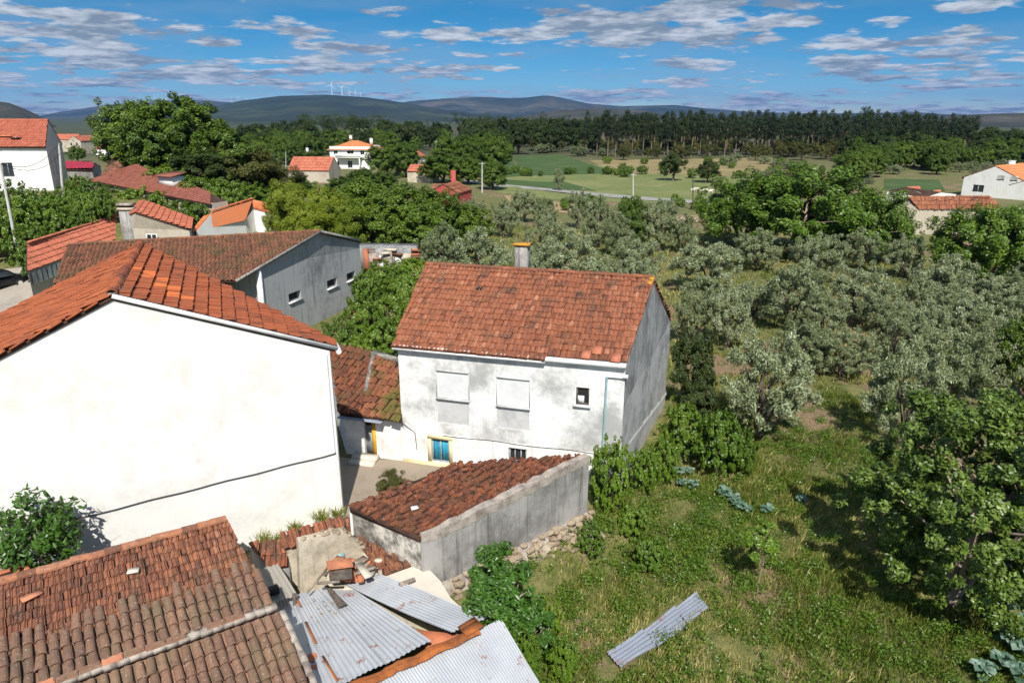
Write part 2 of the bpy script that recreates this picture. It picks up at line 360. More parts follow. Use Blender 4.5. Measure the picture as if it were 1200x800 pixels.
M['tyre'] = m_plain('tyre_rubber', (0.02, 0.02, 0.02), 0.9, 0.1)
M['wool'] = m_plain('wool', (0.68, 0.62, 0.52), 0.95, 0.2)
# foliage
M['l_olive'] = m_leaf('olive_leaf', (0.045, 0.065, 0.02), (0.18, 0.22, 0.092), (0.52, 0.57, 0.38), 0.10, 0.42, 0.4, 0.15)
M['l_broad'] = m_leaf('broad_leaf', (0.022, 0.046, 0.005), (0.075, 0.13, 0.012), (0.20, 0.28, 0.032), 0.14, 0.45, 0.35, 0.3)
M['l_walnut'] = m_leaf('walnut_leaf', (0.026, 0.058, 0.005), (0.074, 0.138, 0.011), (0.18, 0.27, 0.026), 0.14, 0.45, 0.35, 0.25)
M['l_dark'] = m_leaf('dark_leaf', (0.014, 0.026, 0.007), (0.04, 0.064, 0.014), (0.095, 0.125, 0.03), 0.18, 0.5, 0.3, 0.35)
M['l_bright'] = m_leaf('bright_leaf', (0.06, 0.10, 0.008), (0.17, 0.235, 0.016), (0.34, 0.37, 0.04), 0.3, 0.5, 0.3, 0.3)
M['l_shrub'] = m_leaf('shrub_leaf', (0.03, 0.065, 0.007), (0.095, 0.17, 0.014), (0.24, 0.34, 0.03), 0.15, 0.4, 0.4, 0.35)
M['l_fig'] = m_leaf('fig_leaf', (0.03, 0.055, 0.008), (0.085, 0.14, 0.018), (0.26, 0.34, 0.07), 0.12, 0.4, 0.4, 0.1)
M['l_wallbush'] = m_leaf('wall_bush_leaf', (0.02, 0.06, 0.008), (0.05, 0.125, 0.014), (0.11, 0.22, 0.035), 0.22, 0.35, 0.45, 0.1)
M['l_euc'] = m_leaf('eucalyptus_leaf', (0.010, 0.020, 0.008), (0.028, 0.046, 0.016), (0.07, 0.085, 0.03), 0.15, 0.5, 0.3, 0.35)
M['l_brown'] = m_leaf('brownish_leaf', (0.035, 0.038, 0.010), (0.09, 0.095, 0.024), (0.18, 0.16, 0.05), 0.2, 0.55, 0.2, 0.4)
M['l_cabbage'] = m_leaf('cabbage_leaf', (0.06, 0.12, 0.075), (0.14, 0.23, 0.165), (0.30, 0.40, 0.33), 0.15, 0.4, 0.4, 0.2)
M['l_grass'] = m_leaf('grass_blade', (0.06, 0.105, 0.010), (0.24, 0.275, 0.052), (0.66, 0.54, 0.25), 0.3, 0.6, 0.2, 0.0)
M['l_crop'] = m_leaf('crop_leaf', (0.03, 0.09, 0.012), (0.05, 0.14, 0.02), (0.09, 0.19, 0.03), 0.25, 0.5, 0.3, 0.2)
# ---------------------------------------------------------------- the setting: ground, fields, road, hills
def m_ground():
    m, nt, b, _ = new_mat('ground_soil_and_turf'); g = G(nt); v = g.obj()
    n1 = g.noise(v, 0.16, 6, 0.6); n2 = g.noise(v, 1.7, 6, 0.7); n3 = g.noise(v, 9, 4, 0.6)
    turf = g.ramp(n2, [(0.25, (0.05, 0.07, 0.014)), (0.5, (0.12, 0.125, 0.035)), (0.75, (0.24, 0.20, 0.085))])
    soil = g.ramp(n3, [(0.3, (0.13, 0.085, 0.048)), (0.7, (0.27, 0.19, 0.11))])
    sa = g.n('ShaderNodeAttribute'); sa.attribute_name = 'soil'
    near = g.mix(g.rng(g.math('ADD', g.math('MULTIPLY', g.rng(n1, 0.50, 0.62), .8), g.math('ADD', sa.outputs['Fac'], g.math('MULTIPLY', g.math('SUBTRACT', n2, .5), 1.2))), 0.35, 0.65), turf, soil)
    far = g.ramp(g.noise(v, 0.02, 6, 0.7), [(0.3, (0.022, 0.034, 0.012)), (0.55, (0.05, 0.06, 0.02)), (0.75, (0.11, 0.10, 0.045))])
    s = g.n('ShaderNodeSeparateXYZ'); t = g.n('ShaderNodeNewGeometry'); g.l(t.outputs['Position'], s.inputs[0])
    g.l(g.mix(g.rng(s.outputs[1], 200, 320), near, far), b.inputs['Base Color'])
    b.inputs['Roughness'].default_value = 0.95; g.bump(n3, 0.6, 0.06, b); return m
def axis(lo, hi, a, b, step):
    core = list(np.arange(a, b + 1e-6, step)); s = step; x = b; up = []
    while x < hi: s *= 1.16; x += s; up.append(x)
    s = step; x = a; dn = []
    while x > lo: s *= 1.16; x -= s; dn.append(x)
    return np.array(dn[::-1] + core + up)
gx = axis(-16000, 16000, -14, 18, 0.4); gy = axis(-60, 16000, 6, 38, 0.4)
XX, YY = np.meshgrid(gx, gy); ZZ = ground_np(XX, YY)
nearm = np.exp(-((XX - 8) / 30) ** 2 - ((YY - 25) / 30) ** 2) * nsstep(.5, .95, -ZZ)
ZZ = ZZ + 0.05 * nearm * (np.sin(XX * 1.7) * np.cos(YY * 1.3) + np.sin(XX * 0.6 + YY * 0.9))
gv = np.stack([XX.ravel(), YY.ravel(), ZZ.ravel()], 1)
ny, nx = XX.shape; ii = np.arange(ny * nx).reshape(ny, nx)
gf = np.stack([ii[:-1, :-1].ravel(), ii[:-1, 1:].ravel(), ii[1:, 1:].ravel(), ii[1:, :-1].ravel()], 1)
o = mk('ground', gv, gf, m_ground(), smooth=True, kind='structure')
sa_ = o.data.attributes.new('soil', 'FLOAT', 'POINT'); sa_.data.foreach_set('value', soil_np(gv[:, 0], gv[:, 1]).astype(np.float32))

def patch(name, quad, mat, dz, n=12, ground_fn=None):
    """a surface laid on the terrain between four photo points on the ground"""
    q = [PG(*p) for p in quad]; vs = []; fs = []
    for j in range(n + 1):
        for i in range(n + 1):
            a = i / n; c = j / n
            X = q[0] * (1 - a) * (1 - c) + q[1] * a * (1 - c) + q[2] * a * c + q[3] * (1 - a) * c
            vs.append((X.x, X.y, ground(X.x, X.y) + dz))
    for j in range(n):
        for i in range(n):
            k = j * (n + 1) + i; fs.append((k, k + n + 1, k + n + 2, k + 1))
    return mk(name, vs, fs, mat, kind='structure')
def m_field(name, a, b_, c, scale):
    m, nt, b, _ = new_mat(name); g = G(nt); v = g.obj()
    c_ = g.ramp(g.math('ADD', g.math('MULTIPLY', g.noise(v, scale, 5, 0.6), 0.6), g.math('MULTIPLY', g.noise(v, scale * 12, 4, 0.6), 0.4)), [(0.3, a), (0.5, b_), (0.7, c)])
    g.l(c_, b.inputs['Base Color']); b.inputs['Roughness'].default_value = 0.95; g.bump(g.noise(v, scale * 20, 3), 0.6, 0.2, b); return m
M['meadow'] = m_field('meadow_grass', (0.085, 0.125, 0.028), (0.15, 0.175, 0.05), (0.27, 0.24, 0.10), 0.07)
M['drygrass'] = m_field('dry_grass', (0.14, 0.12, 0.045), (0.24, 0.19, 0.08), (0.33, 0.25, 0.12), 0.09)
M['crop'] = m_field('crop_rows', (0.03, 0.062, 0.012), (0.046, 0.088, 0.016), (0.085, 0.13, 0.03), 0.12)
M['plough'] = m_field('bare_field', (0.22, 0.15, 0.08), (0.33, 0.23, 0.12), (0.42, 0.31, 0.17), 0.3)
patch('meadow', [(596, 196), (905, 187), (905, 243), (580, 226)], M['meadow'], 0.03, 16)
patch('meadow', [(690, 188), (905, 185), (905, 208), (722, 203)], M['drygrass'], 0.05, 10)
patch('crop_field', [(600, 184), (655, 181), (724, 203), (617, 206)], M['crop'], 0.07, 10)
patch('crop_field', [(575, 186), (598, 184), (614, 206), (585, 209)], M['crop'], 0.065, 8)
patch('meadow', [(586, 211), (660, 213), (700, 224), (590, 217)], M['crop'], 0.06, 8)
patch('bare_field', [(590, 229), (700, 239), (690, 252), (600, 240)], M['plough'], 0.05, 8)
patch('crop_field', [(1036, 210), (1100, 211), (1108, 224), (1036, 222)], M['crop'], 0.07, 8)
# road
rp = [PG(*p) for p in [(540, 212), (585, 217.5), (640, 222.5), (700, 228.5), (760, 233.5), (830, 238), (900, 242), (1000, 248)]]
rv = []; rf = []
for i, q in enumerate(rp):
    d = (rp[min(i + 1, len(rp) - 1)] - rp[max(i - 1, 0)]); d.z = 0; d.normalize(); s = Vector((-d.y, d.x, 0))
    for k in (-2.4, 2.4): X = q + s * k; rv.append((X.x, X.y, ground(X.x, X.y) + 0.11))
for i in range(len(rp) - 1): rf.append((2 * i, 2 * i + 2, 2 * i + 3, 2 * i + 1))
mk('road', rv, rf, M['asphalt'], kind='structure')
# yard surfaces in the village
patch('yard_path', [(394, 640), (396, 536), (690, 550), (640, 606)], M['earth'], 0.02, 16)
yq = [(-14, 318), (40, 312), (62, 372), (-14, 400)]
patch('concrete_yard', yq, M['concrete_yard'], 0.04, 10)

# hills: each ridge follows its skyline at its own distance and falls towards the plain
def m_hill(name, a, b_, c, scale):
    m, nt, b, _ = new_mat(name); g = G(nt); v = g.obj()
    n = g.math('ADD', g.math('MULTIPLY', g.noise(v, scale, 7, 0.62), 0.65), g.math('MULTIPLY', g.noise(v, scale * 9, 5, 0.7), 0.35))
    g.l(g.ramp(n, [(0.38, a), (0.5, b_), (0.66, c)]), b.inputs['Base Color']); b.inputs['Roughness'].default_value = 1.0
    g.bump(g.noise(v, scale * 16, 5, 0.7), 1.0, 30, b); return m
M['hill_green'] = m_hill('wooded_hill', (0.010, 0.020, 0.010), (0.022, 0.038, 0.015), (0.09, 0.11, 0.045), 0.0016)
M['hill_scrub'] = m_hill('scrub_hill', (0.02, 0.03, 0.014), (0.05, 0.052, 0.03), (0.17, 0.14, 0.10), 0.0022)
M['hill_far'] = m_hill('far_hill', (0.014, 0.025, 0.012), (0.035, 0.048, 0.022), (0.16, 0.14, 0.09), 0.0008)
def hill(prof, dist, depth, mat, seed, rough=0.1):
    r = np.random.default_rng(seed); us = np.linspace(prof[0][0], prof[-1][0], 120)
    vv = np.interp(us, [p[0] for p in prof], [p[1] for p in prof])
    vv = np.where(vv < HORIZON, HORIZON - (HORIZON - vv) * 0.9, vv)
    ph = r.uniform(0, 6.28, 8)
    vs = []; nv = 22
    for i, (u, v) in enumerate(zip(us, vv)):
        a = (u - 600) / FPX * math.cos(PITCH)            # tangent of azimuth, near the horizon line
        az = math.atan((u - 600) / (FPX / math.cos(PITCH)))
        z = CAM_H + (HORIZON - v) / (FPX / math.cos(PITCH)) * dist / math.cos(az) ** 0 
        for j in range(nv):
            t = j / (nv - 1)                             # 0 crest, 1 foot towards the camera
            dd = dist - depth * t
            shape = (1 - t) ** 1.3
            gul = rough * math.sin(u * 0.05 + ph[0] + t * 2) * math.sin(t * math.pi) + rough * 0.6 * math.sin(u * 0.13 + ph[1] - t * 3) * math.sin(t * math.pi)
            zz = -14 + (z + 14) * max(0, shape + gul * (1 - t)) - 6 * t
            vs.append((dd * math.tan(az), dd, zz))
    # back side
    fs = []
    for i in range(len(us) - 1):
        for j in range(nv - 1):
            k = i * nv + j; fs.append((k, k + 1, k + nv + 1, k + nv))
    n0 = len(vs)
    for i, u in enumerate(us):
        x, y, z = vs[i * nv]; k = 1 + 0.35 * depth / dist; vs.append((x * k, y * k, -40))
    for i in range(len(us) - 1): fs.append((i * nv, i * nv + nv, n0 + i + 1, n0 + i))
    return mk('hills', vs, fs, mat, kind='structure', smooth=True)
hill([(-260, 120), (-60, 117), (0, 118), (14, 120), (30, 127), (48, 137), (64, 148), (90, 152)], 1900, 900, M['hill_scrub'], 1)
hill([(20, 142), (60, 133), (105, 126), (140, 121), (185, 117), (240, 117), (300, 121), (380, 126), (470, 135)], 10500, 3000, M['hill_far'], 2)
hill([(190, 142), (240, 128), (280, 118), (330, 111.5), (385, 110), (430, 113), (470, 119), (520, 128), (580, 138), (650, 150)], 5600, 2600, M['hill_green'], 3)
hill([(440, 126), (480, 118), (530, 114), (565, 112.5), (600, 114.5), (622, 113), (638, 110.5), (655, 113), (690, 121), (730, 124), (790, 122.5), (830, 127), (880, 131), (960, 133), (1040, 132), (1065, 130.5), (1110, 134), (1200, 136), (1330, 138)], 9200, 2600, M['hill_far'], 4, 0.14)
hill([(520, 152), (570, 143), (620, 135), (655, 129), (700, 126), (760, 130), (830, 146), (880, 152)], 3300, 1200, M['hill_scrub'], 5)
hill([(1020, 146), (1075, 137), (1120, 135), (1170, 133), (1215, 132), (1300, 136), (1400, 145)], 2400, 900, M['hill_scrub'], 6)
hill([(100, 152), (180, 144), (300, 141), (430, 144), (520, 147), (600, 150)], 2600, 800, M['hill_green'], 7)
# ---------------------------------------------------------------- roofs and walls
def inside(poly, x, y):
    c = False; n = len(poly)
    for i in range(n):
        x1, y1 = poly[i]; x2, y2 = poly[(i + 1) % n]
        if (y1 > y) != (y2 > y) and x < (x2 - x1) * (y - y1) / (y2 - y1) + x1: c = not c
    return c
PROF = {
    'marseille': ([0.0, 0.14, 0.30, 0.44, 0.56, 0.70, 0.86, 1.0], [0.050, 0.010, 0.004, 0.046, 0.046, 0.004, 0.010, 0.050]),
    'barrel': ([0.0, 0.14, 0.30, 0.50, 0.70, 0.86, 1.0], [0.0, 0.0, 0.062, 0.085, 0.062, 0.0, 0.0]),
    'roman': ([0.0, 0.05, 0.20, 0.36, 0.50, 0.64, 0.80, 0.95, 1.0], [-0.03, 0.006, 0.006, 0.036, 0.050, 0.036, 0.006, 0.006, -0.03]),
    'far': ([0.0, 0.25, 0.5, 0.75, 1.0], [0.0, 0.03, 0.06, 0.03, 0.0]),
}
def plane_frame(poly3):
    p = [Vector(q) for q in poly3]; n = Vector((0, 0, 0))
    for i in range(len(p)):
        a, b = p[i], p[(i + 1) % len(p)]; n += a.cross(b)
    n.normalize()
    if n.z < 0: n = -n
    u = Vector((0, 0, 1)).cross(n)
    u = u.normalized() if u.length > 1e-4 else Vector((1, 0, 0))
    v = n.cross(u).normalized()
    if v.z < 0: v = -v; u = -u
    return p[0], u, v, n
def roof_tiles(poly3, style='marseille', w=0.23, ex=0.38, lift=0.035, jit=0.012, seed=0, udir=None, clip=True, missing=0.0, tint_fn=None, hjit=0.006):
    """rows of separate curved tiles over a sloping polygon -> verts, faces, tint"""
    r = random.Random(seed); o, u, v, n = plane_frame(poly3)
    if udir is not None:
        u = Vector(udir); u = (u - n * u.dot(n)).normalized(); v = n.cross(u).normalized()
        if v.z < 0: v = -v
    uv = [((Vector(q) - o).dot(u), (Vector(q) - o).dot(v)) for q in poly3]
    u0, u1 = min(a for a, _ in uv), max(a for a, _ in uv); v0, v1 = min(b for _, b in uv), max(b for _, b in uv)
    nu = max(1, round((u1 - u0) / w)); nv = max(1, round((v1 - v0) / ex)); w = (u1 - u0) / nu; ex = (v1 - v0) / nv
    px_, ph = PROF[style]; k = len(px_); mb = MB()
    for j in range(nv):
        for i in range(nu):
            cu, cv = u0 + (i + .5) * w, v0 + (j + .5) * ex
            hit = any(inside(uv, u0 + (i + a) * w, v0 + (j + b) * ex) for a, b in ((.5, .5), (.1, .1), (.9, .1), (.1, .9), (.9, .9))) if clip else inside(uv, cu, cv)
            if not hit or r.random() < missing: continue
            ju, jv, jh = r.gauss(0, jit), r.gauss(0, jit), r.gauss(0, hjit); sk = r.gauss(0, jit * 0.8)
            vs = []
            for (b, hh, s) in ((v0 + j * ex + jv, lift + jh, 0), (v0 + (j + 1) * ex + jv * 0.3 + 0.02, 0.006 + jh, sk)):
                for a, h in zip(px_, ph):
                    vs.append(o + u * (u0 + (i + a) * w + ju + s) + v * b + n * (h + hh))
            for a, h in zip(px_, ph):
                vs.append(o + u * (u0 + (i + a) * w + ju) + v * (v0 + j * ex + jv + 0.006) + n * (-0.01))
            fs = [(q, q + 1, k + q + 1, k + q) for q in range(k - 1)] + [(2 * k + q, 2 * k + q + 1, q + 1, q) for q in range(k - 1)]
            tt = r.betavariate(2.2, 2.2)
            if tint_fn: tt = tint_fn(o + u * cu + v * cv, i, j, tt, r)
            mb.add(vs, fs, tt)
    if clip and len(mb.v):
        bm = bmesh.new(); bv = [bm.verts.new(x) for x in mb.v]; tl = bm.faces.layers.float.new('tint')
        for f, t in zip(mb.f, mb.t):
            F = bm.faces.new([bv[q] for q in f]); F[tl] = t
        c = sum((Vector(q) for q in poly3), Vector()) / len(poly3)
        for i in range(len(poly3)):
            a, b = Vector(poly3[i]), Vector(poly3[(i + 1) % len(poly3)]); e = (b - a)
            pn = e.cross(n).normalized()
            if (c - a).dot(pn) > 0: pn = -pn
            if abs(e.normalized().dot(u)) > 0.995: continue
            bmesh.ops.bisect_plane(bm, geom=bm.verts[:] + bm.edges[:] + bm.faces[:], plane_co=a + pn * 0.03, plane_no=pn, clear_outer=True)
        bm.verts.ensure_lookup_table(); bm.verts.index_update()
        mb.v = [tuple(x.co) for x in bm.verts]; mb.f = [tuple(q.index for q in f.verts) for f in bm.faces]; mb.t = [f[tl] for f in bm.faces]; bm.free()
    return mb
def roof_deck(poly3, mat, parent, name='roof_deck', th=0.10, drop=0.03):
    o, u, v, n = plane_frame(poly3); mb = MB(); top = [Vector(q) - n * drop for q in poly3]
    mb.prism([q - n * th for q in top], top); return mb.build(name, mat, parent)
def ridge_caps(a, b, mat, parent, r=0.11, ln=0.38, name='ridge_tile', seed=0, dz=0.05):
    rr = random.Random(seed); a, b = Vector(a), Vector(b); d = b - a; n = max(2, round(d.length / ln)); e = d / n; dn = d.normalized()
    s = dn.cross(Vector((0, 0, 1))).normalized(); k = s.cross(dn)
    data = []
    for var in range(3):
        mb = MB(); vs = []; m = 7
        for (t, q) in ((0, r * 1.08), (1.06, r * 0.92)):
            for j in range(m):
                an = math.pi * (-0.08 + 1.16 * j / (m - 1)); vs.append(e * t + s * math.cos(an) * q + k * math.sin(an) * q * 0.8)
        for j in range(m): vs.append(e * 0 + s * math.cos(math.pi * (-0.08 + 1.16 * j / (m - 1))) * r * 0.8 + k * math.sin(math.pi * (-0.08 + 1.16 * j / (m - 1))) * r * 0.6)
        fs = [(j, j + 1, m + j + 1, m + j) for j in range(m - 1)] + [(2 * m + j, 2 * m + j + 1, j + 1, j) for j in range(m - 1)]
        mb.add(vs, fs, rr.random()); data.append(mesh_data(name, mb.v, mb.f, mat, mb.t))
    pl = parent_loc(parent)
    for i in range(n):
        o = bpy.data.objects.new(name, data[rr.randrange(3)]); col.objects.link(o); o.parent = parent
        o.location = a + e * i + Vector((rr.gauss(0, .008), rr.gauss(0, .008), dz + rr.gauss(0, .008))) - pl
def wall_holes(mb, A, B, z0, zA, zB, holes, depth=0.16, t=0.5):
    """vertical wall A->B (seen with A left, B right from outside), top from zA to zB; holes (s0, s1, za, zb)"""
    A, B = Vector((A[0], A[1], 0)), Vector((B[0], B[1], 0)); L = (B - A).length; d = (B - A) / L; n = Vector((d.y, -d.x, 0))
    X = lambda s, z: A + d * s + Vector((0, 0, z)); top = lambda s: zA + (zB - zA) * s / L
    ss = sorted({0, L, *[h[0] for h in holes], *[h[1] for h in holes]})
    for i in range(len(ss) - 1):
        a, b = ss[i], ss[i + 1]; hs = sorted([h for h in holes if h[0] <= a + 1e-6 and h[1] >= b - 1e-6], key=lambda h: h[2])
        z = z0
        for h in hs:
            mb.quad(X(a, z), X(b, z), X(b, h[2]), X(a, h[2]), t); z = h[3]
        mb.quad(X(a, z), X(b, z), X(b, top(b)), X(a, top(a)), t)
    for (a, b, c, e) in holes:
        I = lambda s, z: X(s, z) - n * depth
        mb.quad(X(a, c), X(b, c), I(b, c), I(a, c), t); mb.quad(X(a, e), I(a, e), I(b, e), X(b, e), t)
        mb.quad(X(a, c), I(a, c), I(a, e), X(a, e), t); mb.quad(X(b, c), X(b, e), I(b, e), I(b, c), t)
    return X, n
def window(parent, X, n, h, depth=0.16, frame=M['trim'], pane=M['glass'], sill=None, mullions=1, name='window', bars=0):
    a, b, c, e = h; fw = 0.06; I = lambda s, z, q: X(s, z) - n * q
    mb = MB(); y = depth - 0.05; n3 = tuple(n)
    mb.bar(I(a, c + fw / 2, y), I(b, c + fw / 2, y), fw, 0.05, up=n3); mb.bar(I(a, e - fw / 2, y), I(b, e - fw / 2, y), fw, 0.05, up=n3)
    mb.bar(I(a + fw / 2, c + fw, y), I(a + fw / 2, e - fw, y), fw, 0.05, up=n3); mb.bar(I(b - fw / 2, c + fw, y), I(b - fw / 2, e - fw, y), fw, 0.05, up=n3)
    for q in range(mullions):
        s = a + (b - a) * (q + 1) / (mullions + 1); mb.bar(I(s, c + fw, y), I(s, e - fw, y), fw * 0.8, 0.045, up=n3)
    for q in range(bars):
        z = c + (e - c) * (q + 1) / (bars + 1); mb.bar(I(a + fw, z, y - .002), I(b - fw, z, y - .002), fw * 0.6, 0.04, up=n3)
    w = mb.build(name, frame, parent)
    g = MB(); g.quad(I(a, c, depth - 0.02), I(b, c, depth - 0.02), I(b, e, depth - 0.02), I(a, e, depth - 0.02)); g.build('pane', pane, w)
    if sill is not None:
        s = MB(); s.bar(X(a - 0.08, c - 0.04) + n * 0.04, X(b + 0.08, c - 0.04) + n * 0.04, 0.08, 0.16, up=n3); s.build('sill', sill, w)
    return w
def gable_house(name, EL, ER, RR, RL, z0, wall, tile, label, cat='house', style='marseille', BL=None, BR=None, over=0.18, verge=0.0,
                front=(), right=(), left=(), frame=None, tile_kw=None, group=None, ridge=True, back_tiles=True, side_wall=None, sill=None, pane=None):
    """front eave EL-ER, ridge RL-RR, back eave mirrored unless given; walls stand inside the eaves"""
    EL, ER, RR, RL = map(Vector, (EL, ER, RR, RL))
    BL = Vector(BL) if BL is not None else Vector((2 * RL.x - EL.x, 2 * RL.y - EL.y, EL.z)); BR = Vector(BR) if BR is not None else Vector((2 * RR.x - ER.x, 2 * RR.y - ER.y, ER.z))
    base = (EL + ER + BL + BR) / 4; base.z = z0
    T = thing(name, base, label, cat, group); kw = dict(tile_kw or {})
    du = (ER - EL).normalized(); du.z = 0
    f2 = (RR - ER); f2.z = 0; f2.normalize(); fl = (RL - EL); fl.z = 0; fl.normalize()
    k = over
    slope = lambda E, Rr: (Rr.z - E.z) / max(1e-6, math.hypot(Rr.x - E.x, Rr.y - E.y))
    a = EL + fl * k + du * verge; b = ER + f2 * k - du * verge; c = BR - f2 * k - du * verge; d = BL - fl * k + du * verge
    zf = EL.z + slope(EL, RL) * k - 0.08; zfr = ER.z + slope(ER, RR) * k - 0.08; zb = BR.z + slope(BR, RR) * k - 0.08; zbl = BL.z + slope(BL, RL) * k - 0.08
    apR = RR - du * verge - Vector((0, 0, 0.08)); apL = RL + du * verge - Vector((0, 0, 0.08))
    mb = MB(); made = []
    X, n = wall_holes(mb, a, b, z0, zf, zfr, [w[:4] for w in front]); made += [(X, n, w) for w in front]
    side = mb if side_wall is None else MB()
    lowR = min(zfr, zb)
    X, n = wall_holes(side, b, c, z0, lowR, lowR, [w[:4] for w in right]); made += [(X, n, w) for w in right]
    side.poly([Vector((b.x, b.y, lowR)), Vector((c.x, c.y, lowR)), Vector((c.x, c.y, zb)), apR, Vector((b.x, b.y, zfr))])
    wall_holes(mb, c, d, z0, zb, zbl, [])
    lowL = min(zf, zbl)
    X, n = wall_holes(mb, d, a, z0, lowL, lowL, [w[:4] for w in left]); made += [(X, n, w) for w in left]
    mb.poly([Vector((d.x, d.y, lowL)), Vector((a.x, a.y, lowL)), Vector((a.x, a.y, zf)), apL, Vector((d.x, d.y, zbl))])
    wo_ = mb.build('wall', wall, T)
    if side_wall is not None: side.build('gable_wall', side_wall, T)
    for X, n, w in made:
        window(T, X, n, w[:4], frame=frame or M['trim'], mullions=w[4] if len(w) > 4 else 1, sill=sill, pane=pane or M['glass'])
    polys = [[EL, ER, RR, RL]] + ([[BR, BL, RL, RR]])
    for i, pl in enumerate(polys):
        roof_deck(pl, M['deck'], T, 'roof_deck')
        if i == 0 or back_tiles:
            roof_tiles(pl, style, seed=sum(map(ord, name)) % 97 + i, **kw).build('roof_tiles', tile, T, kind='stuff')
    if ridge: ridge_caps(RL, RR, tile, T, seed=3, ln=kw.get('ridge_ln', 0.4))
    return T, X, n
def planar(a, b, c, u, v):
    """photo point on the plane through three points"""
    return on_plane(u, v, Vector(a), (Vector(b) - Vector(a)).cross(Vector(c) - Vector(a)).normalized())
def rect_house(name, c, ang, L, Wd, He, Hr, z0, wall, tile, label, **kw):
    """c = centre on plan, ang = direction of the ridge"""
    c = Vector((c[0], c[1], 0)); d = Vector((math.cos(ang), math.sin(ang), 0)); n = Vector((d.y, -d.x, 0))
    z = lambda h: Vector((0, 0, z0 + h))
    return gable_house(name, c - d * L / 2 + n * Wd / 2 + z(He), c + d * L / 2 + n * Wd / 2 + z(He), c + d * L / 2 + z(Hr), c - d * L / 2 + z(Hr), z0 - 0.3, wall, tile, label, **kw)
def simple_box_chimney(parent, base, w, h, mat, cap=None, rz=0.0):
    mb = MB(); mb.box((base[0], base[1], base[2] + h / 2), (w, w, h), rz); ch = mb.build('chimney', mat, parent)
    mb = MB(); mb.box((base[0], base[1], base[2] + h + 0.04), (w * 1.25, w * 1.25, 0.08), rz); mb.build('chimney_cap', cap or mat, ch); return ch
def corrugated(parent, quad, mat, name='metal_sheet', pitch=0.076, amp=0.018, th=0.004, seed=0, along=True, bend=0.0, label=None):
    """sheet over quad (4 world points); ridges run from edge 0-1 to edge 3-2"""
    q = [Vector(p) for p in quad]; Wd = (q[1] - q[0]).length; n = (q[1] - q[0]).cross(q[3] - q[0]).normalized()
    if n.z < 0: n = -n
    nu = max(4, int(Wd / pitch) * 4); nv = 6; vs = []; fs = []; r = random.Random(seed); ph = r.uniform(0, 6.3)
    for s in (0, -th):
        for j in range(nv + 1):
            for i in range(nu + 1):
                a, b = i / nu, j / nv
                X = q[0] * (1 - a) * (1 - b) + q[1] * a * (1 - b) + q[2] * a * b + q[3] * (1 - a) * b
                X = X + n * (amp * math.sin(2 * math.pi * i / 4 + 0.8) + s + bend * math.sin(b * math.pi + ph * 0.2) * (a - 0.5) + 0.022 * math.sin(a * 5 + b * 4 + ph))
                vs.append(X)
    m = (nu + 1) * (nv + 1)
    for j in range(nv):
        for i in range(nu):
            k = j * (nu + 1) + i; fs.append((k, k + 1, k + nu + 2, k + nu + 1)); fs.append((m + k, m + k + nu + 1, m + k + nu + 2, m + k + 1))
    return mk(name, vs, fs, mat, parent, smooth=True, label=label)
def rock_data(n, mat, seed, flat=0.7):
    r = random.Random(seed); out = []
    for k in range(n):
        bm = bmesh.new(); bmesh.ops.create_icosphere(bm, subdivisions=1, radius=0.5)
        for v in bm.verts:
            v.co *= r.uniform(0.75, 1.15); v.co.z *= flat; v.co.x = max(-0.42, min(0.42, v.co.x)); v.co.y = max(-0.42, min(0.42, v.co.y)); v.co.z = max(-0.3, min(0.3, v.co.z))
        me = bpy.data.meshes.new('stone'); bm.to_mesh(me); bm.free()
        a = me.attributes.new('tint', 'FLOAT', 'FACE'); t = r.random(); a.data.foreach_set('value', np.full(len(me.polygons), t, dtype=np.float32))
        me.materials.append(mat); out.append(me)
    return out
# ---------------------------------------------------------------- white house with the blank gable wall
WD = Vector((math.sin(R(57.7)), math.cos(R(57.7)), 0)); WN = Vector((WD.y, -WD.x, 0))   # along the wall, outwards
WC = P(398, 612, 0)
K = WC + WD * 0.20
wapex = on_plane(131, 346, WC, WN); weave = on_plane(390, 408, WC, WN)
ZE, ZR = weave.z, wapex.z
apN = Vector((wapex.x, wapex.y, ZR)); rF = P(165, 286, ZR); rdir = (rF - apN).normalized()
eN = Vector((weave.x, weave.y, ZE)); eF = eN + rdir * 0.7
half = (eN - apN); half.z = 0
lN = apN - half; lN.z = ZE; lF = lN + (rF - apN)
T = thing('white_house', (apN.x, apN.y, 0), 'big house with a blank bright white gable wall and a dark cable across it', 'house')
mb = MB(); dz = Vector((0, 0, -0.06))
def at0(v, z): return Vector((v.x, v.y, z))
inR = eN - WD * 0.12; inL = lN + WD * 0.2
mb.poly([at0(inL, -0.4), at0(inR, -0.4), at0(inR, ZE - 0.02), apN + dz, at0(inL, ZE - 0.02)])
mb.quad(at0(inR, -0.4), at0(eF, -0.4), at0(eF, ZE - 0.06), at0(inR, ZE - 0.02))
mb.poly([at0(eF, -0.4), at0(rF, -0.4), rF + dz, at0(eF, ZE - 0.06)])
mb.poly([at0(rF, -0.4), at0(lF, -0.4), at0(lF, ZE - 0.06), rF + dz])
mb.quad(at0(lF, -0.4), at0(inL, -0.4), at0(inL, ZE - 0.02), at0(lF, ZE - 0.06))
mb.build('wall', M['white'], T)
vg = WN * 0.03
polyR = [apN + vg, eN + vg + WD * 0.1, eF + WD * 0.1, rF]; polyL = [lN + vg, apN + vg, rF, lF]
newt = [P(u, v, 8.6) for u, v in ((171, 336), (183, 339), (195, 344), (207, 349))]
def tw(X, i, j, t, r):
    for q in newt:
        if math.hypot(X.x - q.x, X.y - q.y) < 0.34: return 1.25
    return 0.25 + 0.3 * t + (0.12 if r.random() < .1 else 0)
